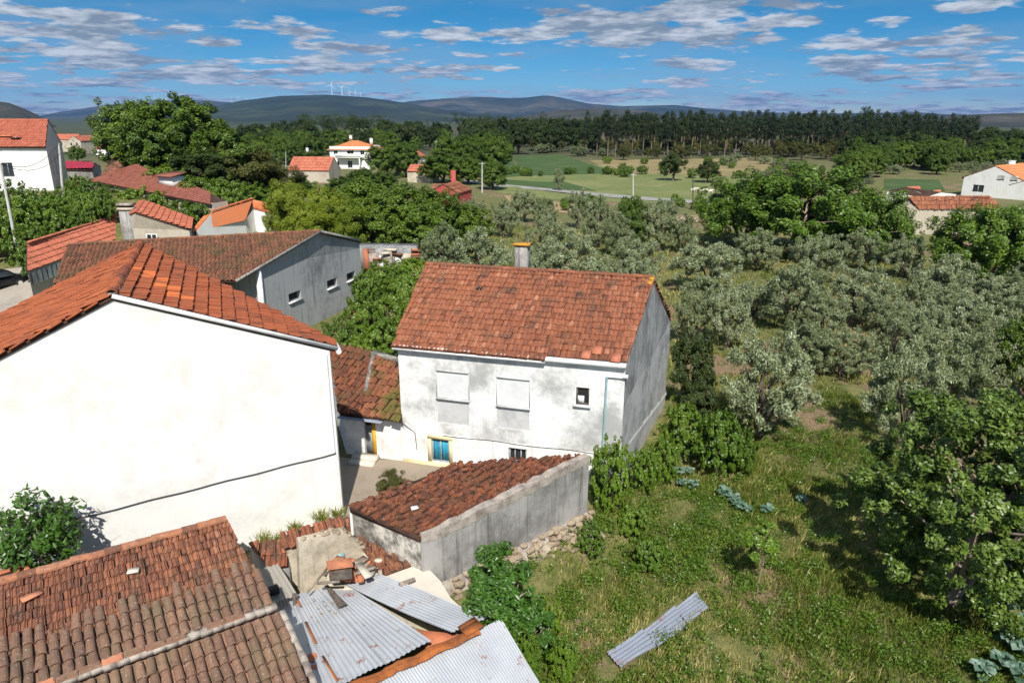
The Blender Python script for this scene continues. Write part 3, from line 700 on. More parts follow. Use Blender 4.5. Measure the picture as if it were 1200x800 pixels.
for k, pl in enumerate((polyR, polyL)):
    roof_deck(pl, M['deck'], T)
    if k == 0:
        roof_tiles(pl, 'marseille', w=0.2, ex=0.42, lift=0.105, seed=4, udir=rdir, tint_fn=tw, jit=0.006).build('roof_tiles', M['t_white'], T, kind='stuff')
    else:
        roof_tiles(pl, 'marseille', w=0.24, ex=0.42, lift=0.04, seed=5, udir=rdir, jit=0.006, tint_fn=lambda X, i, j, t, r: 0.35 + 0.6 * t).build('roof_tiles', M['t_white'], T, kind='stuff')
ridge_caps(apN + vg, rF, M['t_white'], T, r=0.14, ln=0.36, seed=8, dz=0.07)
mb = MB(); mb.bar(apN + vg + Vector((0, 0, 0.04)), rF + Vector((0, 0, 0.04)), 0.26, 0.05); mb.build('ridge_mortar', M['mortar'], T)
mb = MB(); mb.bar(apN + WN * 0.05 + Vector((0, 0, 0.0)), eN + WN * 0.05 + WD * 0.12 + Vector((0, 0, 0.0)), 0.11, 0.13); mb.build('verge_trim', M['trim'], T)
mb = MB(); mb.bar(apN + WN * 0.09 - WD * 0.0 + Vector((0, 0, 0.085)), eN + WN * 0.09 + WD * 0.12 + Vector((0, 0, 0.085)), 0.03, 0.025); mb.build('verge_dark_bead', M['cable'], T)  # thin black bar along the verge, just above the white trim
# left verge: projecting tile ends
r_ = random.Random(5)
for k in range(13):
    a = apN - half * (0.06 + 0.075 * k); a.z = ZR + (ZE - ZR) * (0.06 + 0.075 * k)
    mb = MB(); e2 = -half.normalized() * 0.36; e2.z = (ZE - ZR) / half.length * 0.36
    mb.bar(a + WN * 0.06 + Vector((0, 0, 0.03)), a + e2 + WN * 0.05 + Vector((0, 0, -0.01)), 0.09, 0.05, t=r_.random()); mb.build('verge_tile', M['t_white'], T)
mb = MB(); zc_ = 2.76
pts = [WC + WD * s + WN * 0.03 + Vector((0, 0, zc_ + 0.015 * math.sin(s * 3))) for s in np.linspace(-11.2, 0.05, 26)]
mb.tube(pts, 0.022, 5); mb.tube([pts[-1], pts[-1] + Vector((-0.02, 0.25, 0.02))], 0.022, 5); mb.build('wall_cable', M['cable'], T)
mb = MB(); q = WC + WD * 0.02 + WN * 0.05
mb.tube([at0(q, ZE - 0.15), at0(q, 4.2), at0(q + WD * 0.0, zc_ + 0.05)], 0.028, 6); mb.build('drainpipe', M['pvc'], T)
mb = MB(); mb.tube([at0(eN + WN * 0.12 + WD * 0.16, ZE - 0.12), at0(eN + WD * 0.2, ZE - 0.12), at0(eF + WD * 0.2, ZE - 0.12)], 0.09, 8); mb.build('gutter', M['pvc'], T)

# ---------------------------------------------------------------- old two-storey house with walled-up windows
EL, ER = P(459, 406, 5.2), P(730, 430, 5.2)
RRm, RLm = Vector((5.86, 28.5, 7.55)), Vector((-3.91, 31.3, 7.55)); BRm, BLm = Vector((7.77, 32.9, 4.5)), Vector((-3.0, 36.0, 4.5))
fd = (ER - EL).normalized(); fn = Vector((fd.y, -fd.x, 0)); FA = EL - fn * 0.25
T = thing('old_house', ((EL + ER + BLm + BRm) / 4).to_3d() * 1.0, 'weathered white two-storey house with walled-up upper windows and a blue shutter', 'house')
T.location.z = -1.0
A = on_plane(470, 480, FA, fn); B = on_plane(730.5, 480, FA, fn); L = (Vector((B.x, B.y, 0)) - Vector((A.x, A.y, 0))).length
A0 = Vector((A.x, A.y, 0))
def fs_(u, v):
    X = on_plane(u, v, FA, fn); return (Vector((X.x, X.y, 0)) - A0).dot(fd), X.z
def rect(u0, v0, u1, v1):
    s0, za = fs_(u0, (v0 + v1) / 2); s1, _ = fs_(u1, (v0 + v1) / 2); _, zt = fs_((u0 + u1) / 2, v0); _, zb = fs_((u0 + u1) / 2, v1); return (s0, s1, zb, zt)
zl = fs_(580, 517)[1]
W1, W2 = rect(512, 436, 549, 467), rect(582.5, 444, 620.5, 476); D1, D2 = rect(512, 471, 549, 497), rect(583, 480, 620, 503)
SW = rect(675, 454, 690.5, 474); BW = rect(506, 514, 526.5, 541); CW = rect(596, 525, 617, 538)
BW = (BW[0], BW[1], BW[2], min(BW[3], zl - 0.06)); CW = (CW[0], CW[1], CW[2] - 0.15, min(CW[3], zl - 0.06))
ztop = 5.2 + 0.02
D1 = (W1[0], W1[1], max(zl + 0.15, D1[2]), W1[2] - 0.1); D2 = (W2[0], W2[1], max(zl + 0.15, D2[2]), W2[2] - 0.1)
mb = MB(); X, n = wall_holes(mb, A, B, zl, ztop, ztop, [W1, W2, D1, D2, SW], depth=0.05); 
up = mb.build('upper_wall', M['oldwhite'], T)
mb = MB(); A2 = A0 + fn * 0.025; B2 = Vector((B.x, B.y, 0)) + fn * 0.025
X2, n2 = wall_holes(mb, A2, B2, -1.1, zl, zl, [BW, CW], depth=0.2)
mb.quad(X2(0, zl), X2(L, zl), X(L, zl + 0.03), X(0, zl + 0.03)); mb.build('lower_wall', M['oldwhite_low'], T)
for h, m, nm in ((W1, 'fill', 'walled_up_window'), (W2, 'fill', 'walled_up_window'), (D1, 'fillgrey', 'blocked_panel'), (D2, 'fillgrey', 'blocked_panel')):
    mb = MB(); I = lambda s, z: X(s, z) - n * 0.035
    mb.quad(I(h[0], h[2]), I(h[1], h[2]), I(h[1], h[3]), I(h[0], h[3])); pw = mb.build(nm, M[m], T)
    if nm == 'walled_up_window':
        mb = MB(); mb.bar(X(h[0] - 0.04, h[2] - 0.035) + n * 0.03, X(h[1] + 0.04, h[2] - 0.035) + n * 0.03, 0.07, 0.1, up=tuple(n)); mb.build('sill', M['fillgrey'], pw)
        for s_ in (h[0] - .015, h[1] + .015):
            mb = MB(); mb.bar(X(s_, h[2]) + n * .006, X(s_, h[3]) + n * .006, .03, .02, up=tuple(n)); mb.build('jamb_line', M['fillgrey'], pw)
        mb = MB(); mb.bar(X(h[0] - 0.02, h[3] + 0.02) + n * 0.012, X(h[1] + 0.02, h[3] + 0.02) + n * 0.012, 0.04, 0.04, up=tuple(n)); mb.build('lintel', M['fillgrey'], pw)
w = window(T, X, n, SW, depth=0.12, frame=M['darkwood'], pane=M['dark'], mullions=0, sill=M['trim'])
mb = MB(); mb.box(X((SW[0] + SW[1]) / 2 - 0.08, SW[2] + 0.18) - n * 0.09, (0.26, 0.03, 0.3), math.atan2(fd.y, fd.x)); mb.build('sunlit_sill_patch', M['trim'], w)  # white plate stands in for the sunlit patch inside the sill
# blue shuttered window with sand surround
fr = MB(); o_ = 0.16
for a, b in (((BW[0] - o_, BW[2] - o_ / 2), (BW[1] + o_, BW[2] - o_ / 2)), ((BW[0] - o_, BW[3] + o_ / 2 - .02), (BW[1] + o_, BW[3] + o_ / 2 - .02))):
    fr.bar(X2(*a) + n * 0.012, X2(*b) + n * 0.012, o_, 0.03, up=tuple(n))
for s in (BW[0] - o_ / 2, BW[1] + o_ / 2): fr.bar(X2(s, BW[2]) + n * 0.013, X2(s, BW[3] - .02) + n * 0.013, o_, 0.03, up=tuple(n))
wf = fr.build('window', M['sandframe'], T, label='blue shuttered ground floor window in a sand coloured surround')
mid = (BW[0] + BW[1]) / 2
fb = MB(); y_ = 0.10
for s in (BW[0] + .03, mid, BW[1] - .03): fb.bar(X2(s, BW[2]) - n * y_, X2(s, BW[3]) - n * y_, 0.06, 0.05, up=tuple(n))
for z in (BW[2] + .03, BW[3] - .03): fb.bar(X2(BW[0], z) - n * y_, X2(BW[1], z) - n * y_, 0.055, 0.052, up=tuple(n))
fb.build('frame', M['door'], wf)
for a, b in ((BW[0] + .06, mid - .03), (mid + .03, BW[1] - .06)):
    sh = MB(); sh.bar(X2((a + b) / 2, BW[2] + .06) - n * 0.13, X2((a + b) / 2, BW[3] - .06) - n * 0.13, b - a, 0.03, up=tuple(n)); sh.build('shutter', M['blue'], wf)
    for k in range(2):
        s = a + (b - a) * (k + 0.5) / 2; sh = MB(); sh.bar(X2(s, BW[2] + .1) - n * 0.112, X2(s, BW[3] - .1) - n * 0.112, (b - a) / 2 - .05, 0.012, up=tuple(n)); sh.build('shutter', M['blue'], wf)
window(T, X2, n, CW, depth=0.18, frame=M['door'], pane=M['dark'], mullions=2)
# gable, back and left walls
a3, b3 = Vector((B.x, B.y, 0)), Vector((BRm.x, BRm.y, 0)); gd = (b3 - a3).normalized()
c3 = Vector((BLm.x + 0.3, BLm.y, 0)); d3 = A0
zb_ = BRm.z - 0.05; k_ = -0.1
r_ = random.Random(14); mid_ = [a3.lerp(b3, k / 12) for k in range(13)]; mz_ = [3.5 + .9 * k / 12 + r_.uniform(-.12, .12) for k in range(13)]; mz_[0] = 3.4; mz_[12] = zb_ - .02
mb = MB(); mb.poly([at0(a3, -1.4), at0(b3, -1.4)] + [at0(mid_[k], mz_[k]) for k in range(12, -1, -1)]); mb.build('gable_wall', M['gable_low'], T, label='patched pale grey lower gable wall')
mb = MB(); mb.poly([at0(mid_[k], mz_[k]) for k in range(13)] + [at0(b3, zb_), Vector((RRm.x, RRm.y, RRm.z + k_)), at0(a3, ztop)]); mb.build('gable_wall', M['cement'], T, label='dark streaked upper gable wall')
mb = MB(); mb.quad(at0(b3, -1.2), at0(c3, -1.2), at0(c3, zb_), at0(b3, zb_)); mb.poly([at0(c3, -1.2), at0(d3, -1.2), at0(d3, ztop), Vector((RLm.x + .3, RLm.y, RLm.z + k_)), at0(c3, zb_)]); mb.build('back_wall', M['cement'], T)
# pale mortar streak down the gable and a projecting foot course
gn = Vector((gd.y, -gd.x, 0)); mb = MB(); r_ = random.Random(3)
p0 = on_plane(736, 522, a3 + gn * 0.01, gn); p1 = on_plane(781, 462, a3 + gn * 0.01, gn)
for k in range(16):
    q0 = p0.lerp(p1, k / 16); q1 = p0.lerp(p1, (k + 1) / 16); h0 = 0.16 + r_.uniform(-.06, .08)
    mb.quad(q0 + gn * 0.012, q1 + gn * 0.012, q1 + gn * 0.012 + Vector((0, 0, h0 + r_.uniform(-.05, .05))), q0 + gn * 0.012 + Vector((0, 0, h0)))
mb.build('mortar_band', M['trim'], T)
mb = MB()
for k in range(46):
    a_, z_ = r_.uniform(.04, .96), r_.choice([1.2, 1.7, 2.2, 2.7, 3.3]) + r_.gauss(0, .03); q0 = a3.lerp(b3, a_) + gn * .016; l_ = r_.uniform(.1, .5)
    mb.quad(at0(q0, z_), at0(q0 + gd * l_, z_), at0(q0 + gd * l_, z_ + r_.uniform(.03, .09)), at0(q0, z_ + r_.uniform(.02, .08)))
mb.build('mortar_flecks', M['fillgrey'], T, kind='stuff')
# roof: long eave on the left two thirds, cut back over the bare cornice on the right
fup = (RRm - ER); st = 0.68
S = EL.lerp(ER, st); Rs = RLm.lerp(RRm, st); SU = S + (Rs - S).normalized() * 0.30; EU = ER + (RRm - ER).normalized() * 0.22
def tm(X, i, j, t, r):
    k = sstep(-1.5, 1.5, X.x); q = 0.2 + t * 0.6 + 0.05 - 0.10 * k + (0.10 if X.x < -1.2 else 0)
    if j == 0: q -= 0.25
    if X.x > 2.2 and j < 2 and r.random() < 0.25: q = 1.3
    if X.x > 3.9: q += 0.2
    z_ = r.random()
    if z_ < .035: q = 1.0 + .3 * r.random()
    elif z_ < .10: q = 0.05
    elif j % 5 == 0 and z_ < .5: q -= .2
    return q
for k, pl in enumerate(([EL, S, Rs, RLm], [SU, EU + fd * 0.06, RRm + fd * 0.06, Rs])):
    roof_deck(pl, M['deck'], T)
    roof_tiles(pl, 'roman', w=0.18, ex=0.34, lift=0.045, seed=21 + k, tint_fn=tm, jit=0.010, hjit=0.010, clip=True).build('roof_tiles', M['t_main'], T, kind='stuff')
roof_deck([BRm, BLm, RLm, RRm], M['deck'], T); roof_tiles([BRm + gd * .2, BLm, RLm, RRm], 'marseille', w=0.3, ex=0.45, seed=23).build('roof_tiles', M['t_main'], T, kind='stuff')
ridge_caps(RLm, RRm, M['t_main'], T, r=0.12, ln=0.4, seed=31, dz=0.05)
mb = MB(); mb.bar(X(-0.12, ztop - 0.02) + n * 0.10, X(L + 0.03, ztop - 0.02) + n * 0.10, 0.16, 0.22, up=tuple(n)); mb.build('cornice', M['trim'], T)
mb = MB(); mb.bar(EL - Vector((0, 0, .10)) - fn * 0.03, S - Vector((0, 0, .10)) - fn * 0.03, 0.04, 0.09); mb.build('fascia', M['trim'], T)
M['lichen'] = m_plain('orange_lichen', (0.52, 0.26, 0.03), 0.9, 0.35, 6)
for t0, t1 in ((0.0, 0.05), (0.06, 0.11)):
    mb = MB(); a, b = RRm.lerp(EU, t0), RRm.lerp(EU, t1); mb.bar(a + Vector((0, 0, .10)) + fd * -0.03, b + Vector((0, 0, .10)) + fd * -0.03, 0.2, 0.05); mb.build('verge_tile', M['lichen'], T)
q = on_plane(562, 339, EL, (ER - EL).cross(RLm - EL).normalized()); mb = MB(); mb.box(q + Vector((0, 0, 0.07)), (0.24, 0.38, 0.03), math.atan2(fd.y, fd.x)); mb.build('dark_gap_plate', M['glass'], T)  # dark plate on the tiles imitates the shaded gap of a missing tile
for u, v in ((687, 417), (700, 412), (722, 421)):
    q = on_plane(u, v, EL, (ER - EL).cross(RLm - EL).normalized()); oo, uu, vv_, nn = plane_frame([EL, ER, RRm, RLm]); mb = MB()
    pr = [uu * -.17 + vv_ * -.22, uu * .17 + vv_ * -.22, uu * .17 + vv_ * .2, uu * -.17 + vv_ * .2]; mb.prism([q + x + nn * .08 for x in pr], [q + x + nn * .11 for x in pr], 0.9); mb.build('loose_tile', M['t_red'], T)
# chimney with four iron rods
cq = RLm.lerp(RRm, 0.435) - fn * 0.45; cz = math.atan2(fd.y, fd.x)
mb = MB(); mb.box((cq.x, cq.y, 7.65), (0.56, 0.5, 1.9), cz); ch = mb.build('chimney', M['cement_light'], T)
mb = MB(); mb.box((cq.x, cq.y, 8.63), (0.72, 0.64, 0.08), cz); mb.build('chimney_cap', M['lichen'], ch)
for sx, sy in ((-1, -1), (1, -1), (1, 1), (-1, 1)):
    mb = MB(); mb.tube([(cq.x + sx * .25, cq.y + sy * .2, 8.66), (cq.x + sx * .25, cq.y + sy * .2, 8.95)], 0.018, 5); mb.build('iron_rod', M['wood'], ch)
# gutter end, teal downpipe, wire on the ledge
s0, z0_ = fs_(711, 440); mb = MB()
mb.tube([X(s0, z0_) + n * 0.07, X(L + .02, z0_ + .0) + n * 0.07], 0.04, 6); mb.tube([X(L - .06, z0_ + .06) + n * .09, X(L + .12, z0_ + .06) + n * .09], 0.075, 8); mb.build('gutter', M['pvc'], T)
mb = MB(); mb.tube([X(s0 + .02, z0_) + n * 0.07, X(s0 - .02, zl) + n * 0.07, X(s0 - .03, -0.6) + n * .07], 0.042, 7); mb.build('downpipe', M['teal'], T)
mb = MB(); mb.tube([X(s, zl + 0.02 + 0.02 * math.sin(s * 2)) + n * 0.045 for s in np.linspace(1.8, L - .3, 22)], 0.014, 5); mb.build('ledge_wire', M['cable'], T)
mb = MB(); mb.tube([X(0.05, zl + .35) + n * .04, X(0.6, zl - .02) + n * .05, X(0.65, zl - .8) + n * .05], 0.016, 5); mb.build('ledge_wire', M['cable'], T)
mb = MB(); mb.bar(X2(-0.02, -0.02) + n * .03, X2(2.6, -0.02) + n * .03, 0.36, 0.05, up=tuple(n)); mb.build('plinth', M['sandframe'], T)

# ---------------------------------------------------------------- low cottage in the alley, under the white house's shadow
FZ = 2.05
e_r = on_plane(471, 503, FA + fn * .35, fn); e_l = on_plane(398, 493, FA + fn * .35, fn); e_m = on_plane(424, 498, FA + fn * .35, fn)
for q in (e_r, e_l, e_m): q.z = FZ
t_r = P(470, 428, 3.45); t_m = P(438, 416, 3.6); t_l = P(386, 404, 3.6)
t_r.x = max(t_r.x, e_r.x - 0.6)
T = thing('alley_cottage', (e_m.x, e_m.y, 0), 'low cottage with mossy red tiles and a yellow door jamb between the white houses', 'house')
roof_deck([e_m, e_r, t_r, t_m], M['deck'], T); roof_deck([e_l, e_m, t_m, t_l], M['deck'], T)
roof_tiles([e_m, e_r, t_r, t_m], 'barrel', w=0.24, ex=0.36, lift=0.05, jit=0.03, seed=41, hjit=0.02).build('roof_tiles', M['t_moss'], T, kind='stuff')
roof_tiles([e_l, e_m, t_m, t_l], 'barrel', w=0.24, ex=0.36, lift=0.05, jit=0.03, seed=42, hjit=0.02).build('roof_tiles', M['t_shed'], T, kind='stuff')
mb = MB(); mb.bar(t_m + Vector((0, 0, .08)), e_m.lerp(t_m, 0.35) + Vector((0, 0, .08)), 0.16, 0.2); mb.bar(t_m + Vector((0, 0, .1)), t_r + Vector((.25, 0, .1)), 0.3, 0.2); mb.build('parapet', M['endwall'], T)
cA, cB = e_l - fn * .35 , e_r - fn * .35; 
LA = Vector((cA.x, cA.y, 0)); dl = (Vector((cB.x, cB.y, 0)) - LA).length
def fs2(u, v): 
    Xq = on_plane(u, v, LA, fn); return (Vector((Xq.x, Xq.y, 0)) - LA).dot(fd), Xq.z
ds0, _ = fs2(428, 530); ds1, _ = fs2(437.5, 530)
mb = MB(); Xc, nc = wall_holes(mb, cA, cB, -0.3, FZ - 0.03, FZ - 0.03, [(ds0, ds1, -0.05, 1.85)], depth=0.25)
mb.quad(at0(cA, -.3), at0(t_l, -.3), at0(t_l, 3.5), at0(cA, FZ)); mb.quad(at0(t_l, -.3), at0(t_r, -.3), at0(t_r, 3.35), at0(t_l, 3.5)); mb.quad(at0(t_r, -.3), at0(cB, -.3), at0(cB, FZ), at0(t_r, 3.35))
mb.build('wall', M['oldwhite_low'], T)
mb = MB(); mb.bar(Xc((ds0 + ds1) / 2, 0) - nc * .18, Xc((ds0 + ds1) / 2, 1.4) - nc * .18, ds1 - ds0, 0.04, up=tuple(nc)); dr = mb.build('door', M['door'], T)
mb = MB(); mb.bar(Xc((ds0 + ds1) / 2, 1.45) - nc * .2, Xc((ds0 + ds1) / 2, 1.85) - nc * .2, ds1 - ds0, 0.03, up=tuple(nc)); mb.build('pane', M['dark'], dr)
mb = MB(); mb.bar(Xc(ds1 + .09, -.1) + nc * .015, Xc(ds1 + .09, FZ - .1) + nc * .015, 0.18, 0.03, up=tuple(nc)); mb.build('yellow_jamb', M['yellow'], T)
mb = MB(); c0, c1 = Xc(max(0, ds0 - .9), FZ - .12) + nc * .3, Xc(ds1 + .7, FZ - .14) + nc * .3; mb.bar(c0, c1, 0.5, 0.03); mb.build('door_canopy', M['tin_old'], T)
# steps in front of the door
for k in range(2):
    mb = MB(); q = Xc(ds1 - .2, 0.05 + .0) + nc * (0.35 + .32 * k); mb.box((q.x, q.y, 0.12 - .1 * k), (1.1, 0.4, 0.24), cz); tag(mb.build('door_step', M['slab']), ['worn upper door step below the yellow jamb', 'worn lower door step below the yellow jamb'][k], 'step', 'steps at the cottage door')

# ---------------------------------------------------------------- long low shed with the curved parapet wall
sA, sB = P(409, 593, 2.15), P(493, 629, 2.15); sC = P(686, 533, 2.7)
nS = (sB - sA).cross(sC - sA).normalized(); sD = on_plane(534, 543, sA, nS)
T = thing('low_shed', ((sA + sB + sC) / 3).to_3d(), 'low grey-walled shed roofed in dark rusty barrel tiles', 'shed'); T.location.z = 0
r_ = random.Random(77)
roof_deck([sA, sB, sC, sD], M['deck'], T, th=0.2)
roof_tiles([sA, sB, sC, sD], 'roman', w=0.15, ex=0.22, lift=0.035, jit=0.05, hjit=0.018, seed=51, udir=(sB - sA), missing=0.01).build('roof_tiles', M['t_shed'], T, kind='stuff')
def bow(t): return 0.07 * math.sin(math.pi * t)              # the wall bulges a little outwards
bd = (sC - sB); bd.z = 0; bl = bd.length; bd.normalize(); bn = Vector((bd.y, -bd.x, 0)); N = 20
ins, outs = [], []
for k in range(N + 1):
    t = k / N; q = sB.lerp(sC, t) + bn * bow(t); outs.append(q + bn * (0.19 * sstep(-.03, .12, t))); ins.append(sB.lerp(sC, t) - bn * 0.03)
mb = MB()
top = [0.11 + r_.uniform(-.05, .05) for _ in range(N + 1)]
for k in range(N):
    za, zb2 = Vector((0, 0, top[k])), Vector((0, 0, top[k + 1]))
    base = lambda q, t: Vector((q.x, q.y, 0.35 + 0.1 * t))
    mb.quad(base(outs[k], k / N), base(outs[k + 1], (k + 1) / N), outs[k + 1] + zb2 - Vector((0, 0, .3)), outs[k] + za - Vector((0, 0, .3)))
    mb.quad(ins[k] - Vector((0, 0, .3)), ins[k] + za, ins[k + 1] + zb2, ins[k + 1] - Vector((0, 0, .3)))
q, e = outs[0], ins[0]
mb.quad(base(e, 0), base(q, 0), q + Vector((0, 0, top[0] - .3)), e + Vector((0, 0, top[0] - .3))); q, e = outs[-1], ins[-1]; mb.quad(base(q, 1), base(e, 1), e + Vector((0, 0, top[-1] - .3)), q + Vector((0, 0, top[-1] - .3)))
mb.build('long_wall', M['cement_light'], T, label='grey rendered long side wall with vertical streaks')
mb = MB()
for k in range(N):
    j = lambda i: Vector((0, 0, top[i])); s3 = Vector((0, 0, 0.3))
    o0, o1 = outs[k] + bn * .015, outs[k + 1] + bn * .015
    mb.quad(o0 + j(k) - s3, o1 + j(k + 1) - s3, o1 + j(k + 1), o0 + j(k)); mb.quad(o0 + j(k), o1 + j(k + 1), ins[k + 1] + j(k + 1), ins[k] + j(k))
mb.build('parapet', M['mortar'], T, label='rough pale mortar parapet edging the tiles')
aN = Vector(((sB - sA).y, -(sB - sA).x, 0)).normalized()
mb = MB(); a0, b0 = sA - aN * 0.08, sB - aN * 0.02 - (sB - sA).normalized() * .05
for q in (0,):
    mb.prism([at0(a0, -.3), at0(b0, -.3), at0(b0 - aN * .3, -.3), at0(a0 - aN * .3, -.3)], [a0 - Vector((0, 0, .04)), b0 - Vector((0, 0, .04)), b0 - aN * .3 - Vector((0, 0, .04)), a0 - aN * .3 - Vector((0, 0, .04))])
mb.build('end_wall', M['endwall'], T)
mb = MB(); mb.quad(at0(sC, -.3), at0(sD, -.3), sD - Vector((0, 0, .12)), sC - Vector((0, 0, .12))); mb.quad(at0(sD, -.3), at0(sA, -.3), sA - Vector((0, 0, .12)), sD - Vector((0, 0, .12))); mb.build('back_wall', M['oldwhite_low'], T)
mb = MB(); q = on_plane(486, 598, sA, nS) + Vector((0, 0, .1)); mb.box(q, (0.22, 0.16, 0.06), 0.4); tag(mb.build('pale_stone', M['trim']), 'single pale flat stone lying on the rusty shed roof', 'stone')
# ledge and rubble foot below the long wall
rocks = rock_data(6, M['stone'], 9)
T2 = thing('retaining_wall', ((sB + sC) / 2).to_3d() * 1, 'crumbling pale rubble stone base under the grey shed wall', 'stone wall'); T2.location.z = -1; pl2 = T2.location
core = MB(); rr = random.Random(12); cnt = 0
prev = None
for k in range(N + 1):
    t = k / N; o0 = outs[k]; wdt = 0.22 + 0.2 * math.sin(min(1, t * 1.3) * math.pi) + 0.15 * t
    zt = 0.42 + 0.1 * t; cur = (at0(o0 - bn * .3, zt), at0(o0 + bn * .02, zt), at0(o0 + bn * (wdt - .08), zt - .55), at0(o0 + bn * (wdt + .15), -1.3), at0(o0 - bn * .3, -1.3))
    if prev:
        for a in range(5): core.quad(prev[a], cur[a], cur[(a + 1) % 5], prev[(a + 1) % 5])
    else: core.poly(cur[::-1])
    prev = cur
    if k < 3: continue
    for m in range(11):
        h = m / 10; off = 0.08 + (wdt + .30) * h ** 0.8; z = zt - 1.55 * h
        ob = bpy.data.objects.new('stone', rocks[rr.randrange(6)]); col.objects.link(ob); ob.parent = T2
        s = rr.uniform(.20, .42); ob.location = at0(o0, z) + bn * (off + rr.uniform(-.02, .05)) + bd * rr.uniform(-.16, .16) - pl2; ob.rotation_euler = (rr.uniform(-.4, .4), rr.uniform(-.4, .4), rr.uniform(0, 6)); ob.scale = (s * 1.3, s, s)
core.poly(prev); core.build('rubble_core', M['mortar'], T2)
# ---------------------------------------------------------------- foreground cottage: fine old tiles above, barrel tiles below the mortar row
T1 = P(265, 610, 3.4); TAN = math.tan(R(18.4))
def fg(s, q, dz=0.0):   # s metres along the ridge (0 at the right end, negative left), q metres down the slope on plan
    return T1 + WD * s + WN * q + Vector((0, 0, -TAN * q + dz))
T = thing('tiled_cottage', (T1.x, T1.y, 0), 'low cottage in front of the white wall with old tiles and a mortared cap row', 'house')
SL, QC = -9.5, 3.05; QE = 7.2; xe = 0.40
roof_deck([fg(SL, QC), fg(xe, QC), fg(0, 0), fg(SL, 0)], M['deck'], T)
def ft(X, i, j, t, r):
    d = (X - T1).dot(WD); return t * (0.75 + 0.25 * sstep(-5, 0, d)) + 0.1 * sstep(-4, 0, d)
roof_tiles([fg(SL, QC - 1.05), fg(xe * .65, QC - 1.05), fg(0, 0), fg(SL, 0)], 'roman', w=0.125, ex=0.25, lift=0.05, jit=0.014, hjit=0.010, seed=61, tint_fn=ft).build('roof_tiles', M['t_fine'], T, kind='stuff')
ridge_caps(fg(SL, 0, .03), fg(0, 0, .03), M['t_fine'], T, r=0.12, ln=0.36, seed=62, dz=0.03)
roof_deck([fg(SL, 2.6), fg(0, 2.6), fg(0, 0), fg(SL, 0)][::-1], M['deck'], T, drop=0.08)
# back slope towards the white wall
bk = lambda s, q: T1 + WD * s - WN * q + Vector((0, 0, -0.55 * q))
roof_deck([bk(SL, 2.0), bk(0, 2.0), bk(0, 0), bk(SL, 0)], M['deck'], T)
roof_tiles([bk(SL, 2.0), bk(0, 2.0), bk(0, 0), bk(SL, 0)], 'marseille', w=0.3, ex=0.4, seed=63).build('roof_tiles', M['t_fine'], T, kind='stuff')
low = lambda s, q, dz=0.0: fg(s, q, dz - 0.10)
roof_deck([low(SL, QE), low(xe + .5, QE), low(xe, QC - .1), low(SL, QC - .1)], M['deck'], T)
# channels (concave) under the covers, one part
chn = MB(); PT = 0.235
def channel(s, q0, q1, f, dz):
    vs = []
    for q in (q0, q1):
        for a in range(5):
            x = -0.10 + 0.05 * a; vs.append(f(s + x, q, dz + 0.05 * (x / 0.1) ** 2))
    chn.add(vs, [(a, a + 1, 6 + a, 5 + a) for a in range(4)], random.random())
# cover tiles, each one an object
def cover_data(seed):
    r = random.Random(seed); mb = MB(); m = 7; ln = 0.46; vs = []
    down = (WN + Vector((0, 0, -TAN))).normalized(); nn = WD.cross(down).normalized()
    if nn.z < 0: nn = -nn
    for j, (y, rad, h) in enumerate(((ln, 0.108, 0.045), (ln * .5, 0.100, 0.022), (0, 0.090, 0.0))):
        for a in range(m):
            an = math.pi * a / (m - 1); w_ = r.uniform(.97, 1.03); vs.append(WD * math.cos(an) * rad * w_ + nn * (math.sin(an) * rad * .86 * w_ + h) + down * y)
    for a in range(m):
        an = math.pi * a / (m - 1); vs.append(WD * math.cos(an) * 0.09 + nn * (math.sin(an) * .07 + .045) + down * ln)
    fs = [(j * m + a, j * m + a + 1, (j + 1) * m + a + 1, (j + 1) * m + a) for j in range(2) for a in range(m - 1)] + [(3 * m + a, 3 * m + a + 1, a + 1, a) for a in range(m - 1)]
    mb.add(vs, fs, 0); mb.t = [min(1, max(0, r.betavariate(1.6, 1.6)))] * len(fs)
    return mesh_data('roof_tile', mb.v, mb.f, M['t_canudo'], mb.t, smooth=False)
covers = [cover_data(100 + k) for k in range(16)]; rr = random.Random(19); plT = T.location; ntile = 0
rest = MB()
def put_cover(X):
    o = bpy.data.objects.new('roof_tile', covers[rr.randrange(16)]); col.objects.link(o); o.parent = T
    o.location = X - plT; o.rotation_euler = (0, 0, rr.gauss(0, .03))
s = xe - .08; kcol = 0
while s > -8.6:
    # upper band of barrel tiles: ends raggedly where the fine tiles begin
    q1 = QC - 0.06; nrow = 3 + (1 if rr.random() < .35 else 0)
    if kcol in (1, 2): nrow = 4
    for j in range(nrow):
        q = q1 - 0.42 - 0.36 * j * 0.98
        if q > 1.1: put_cover(fg(s + rr.gauss(0, .008), q, 0.055))
    channel(s - PT / 2, q1 - 1.35, q1, fg, 0.01); s -= PT; kcol += 1
s = xe + .05
while s > -7.2:
    for j in range(11):
        q = QC + 0.10 + j * 0.36; fx = s + 0.02 * j * 0.3
        pu, pv, pz = proj(low(fx, q))
        if pv > 830 or pu < -20: continue
        put_cover(low(fx + rr.gauss(0, .008), q, 0.055))
    channel(s - PT / 2, QC, QE, low, 0.01); s -= PT
chn.build('channel_tiles', M['t_canudo'], T, kind='stuff')
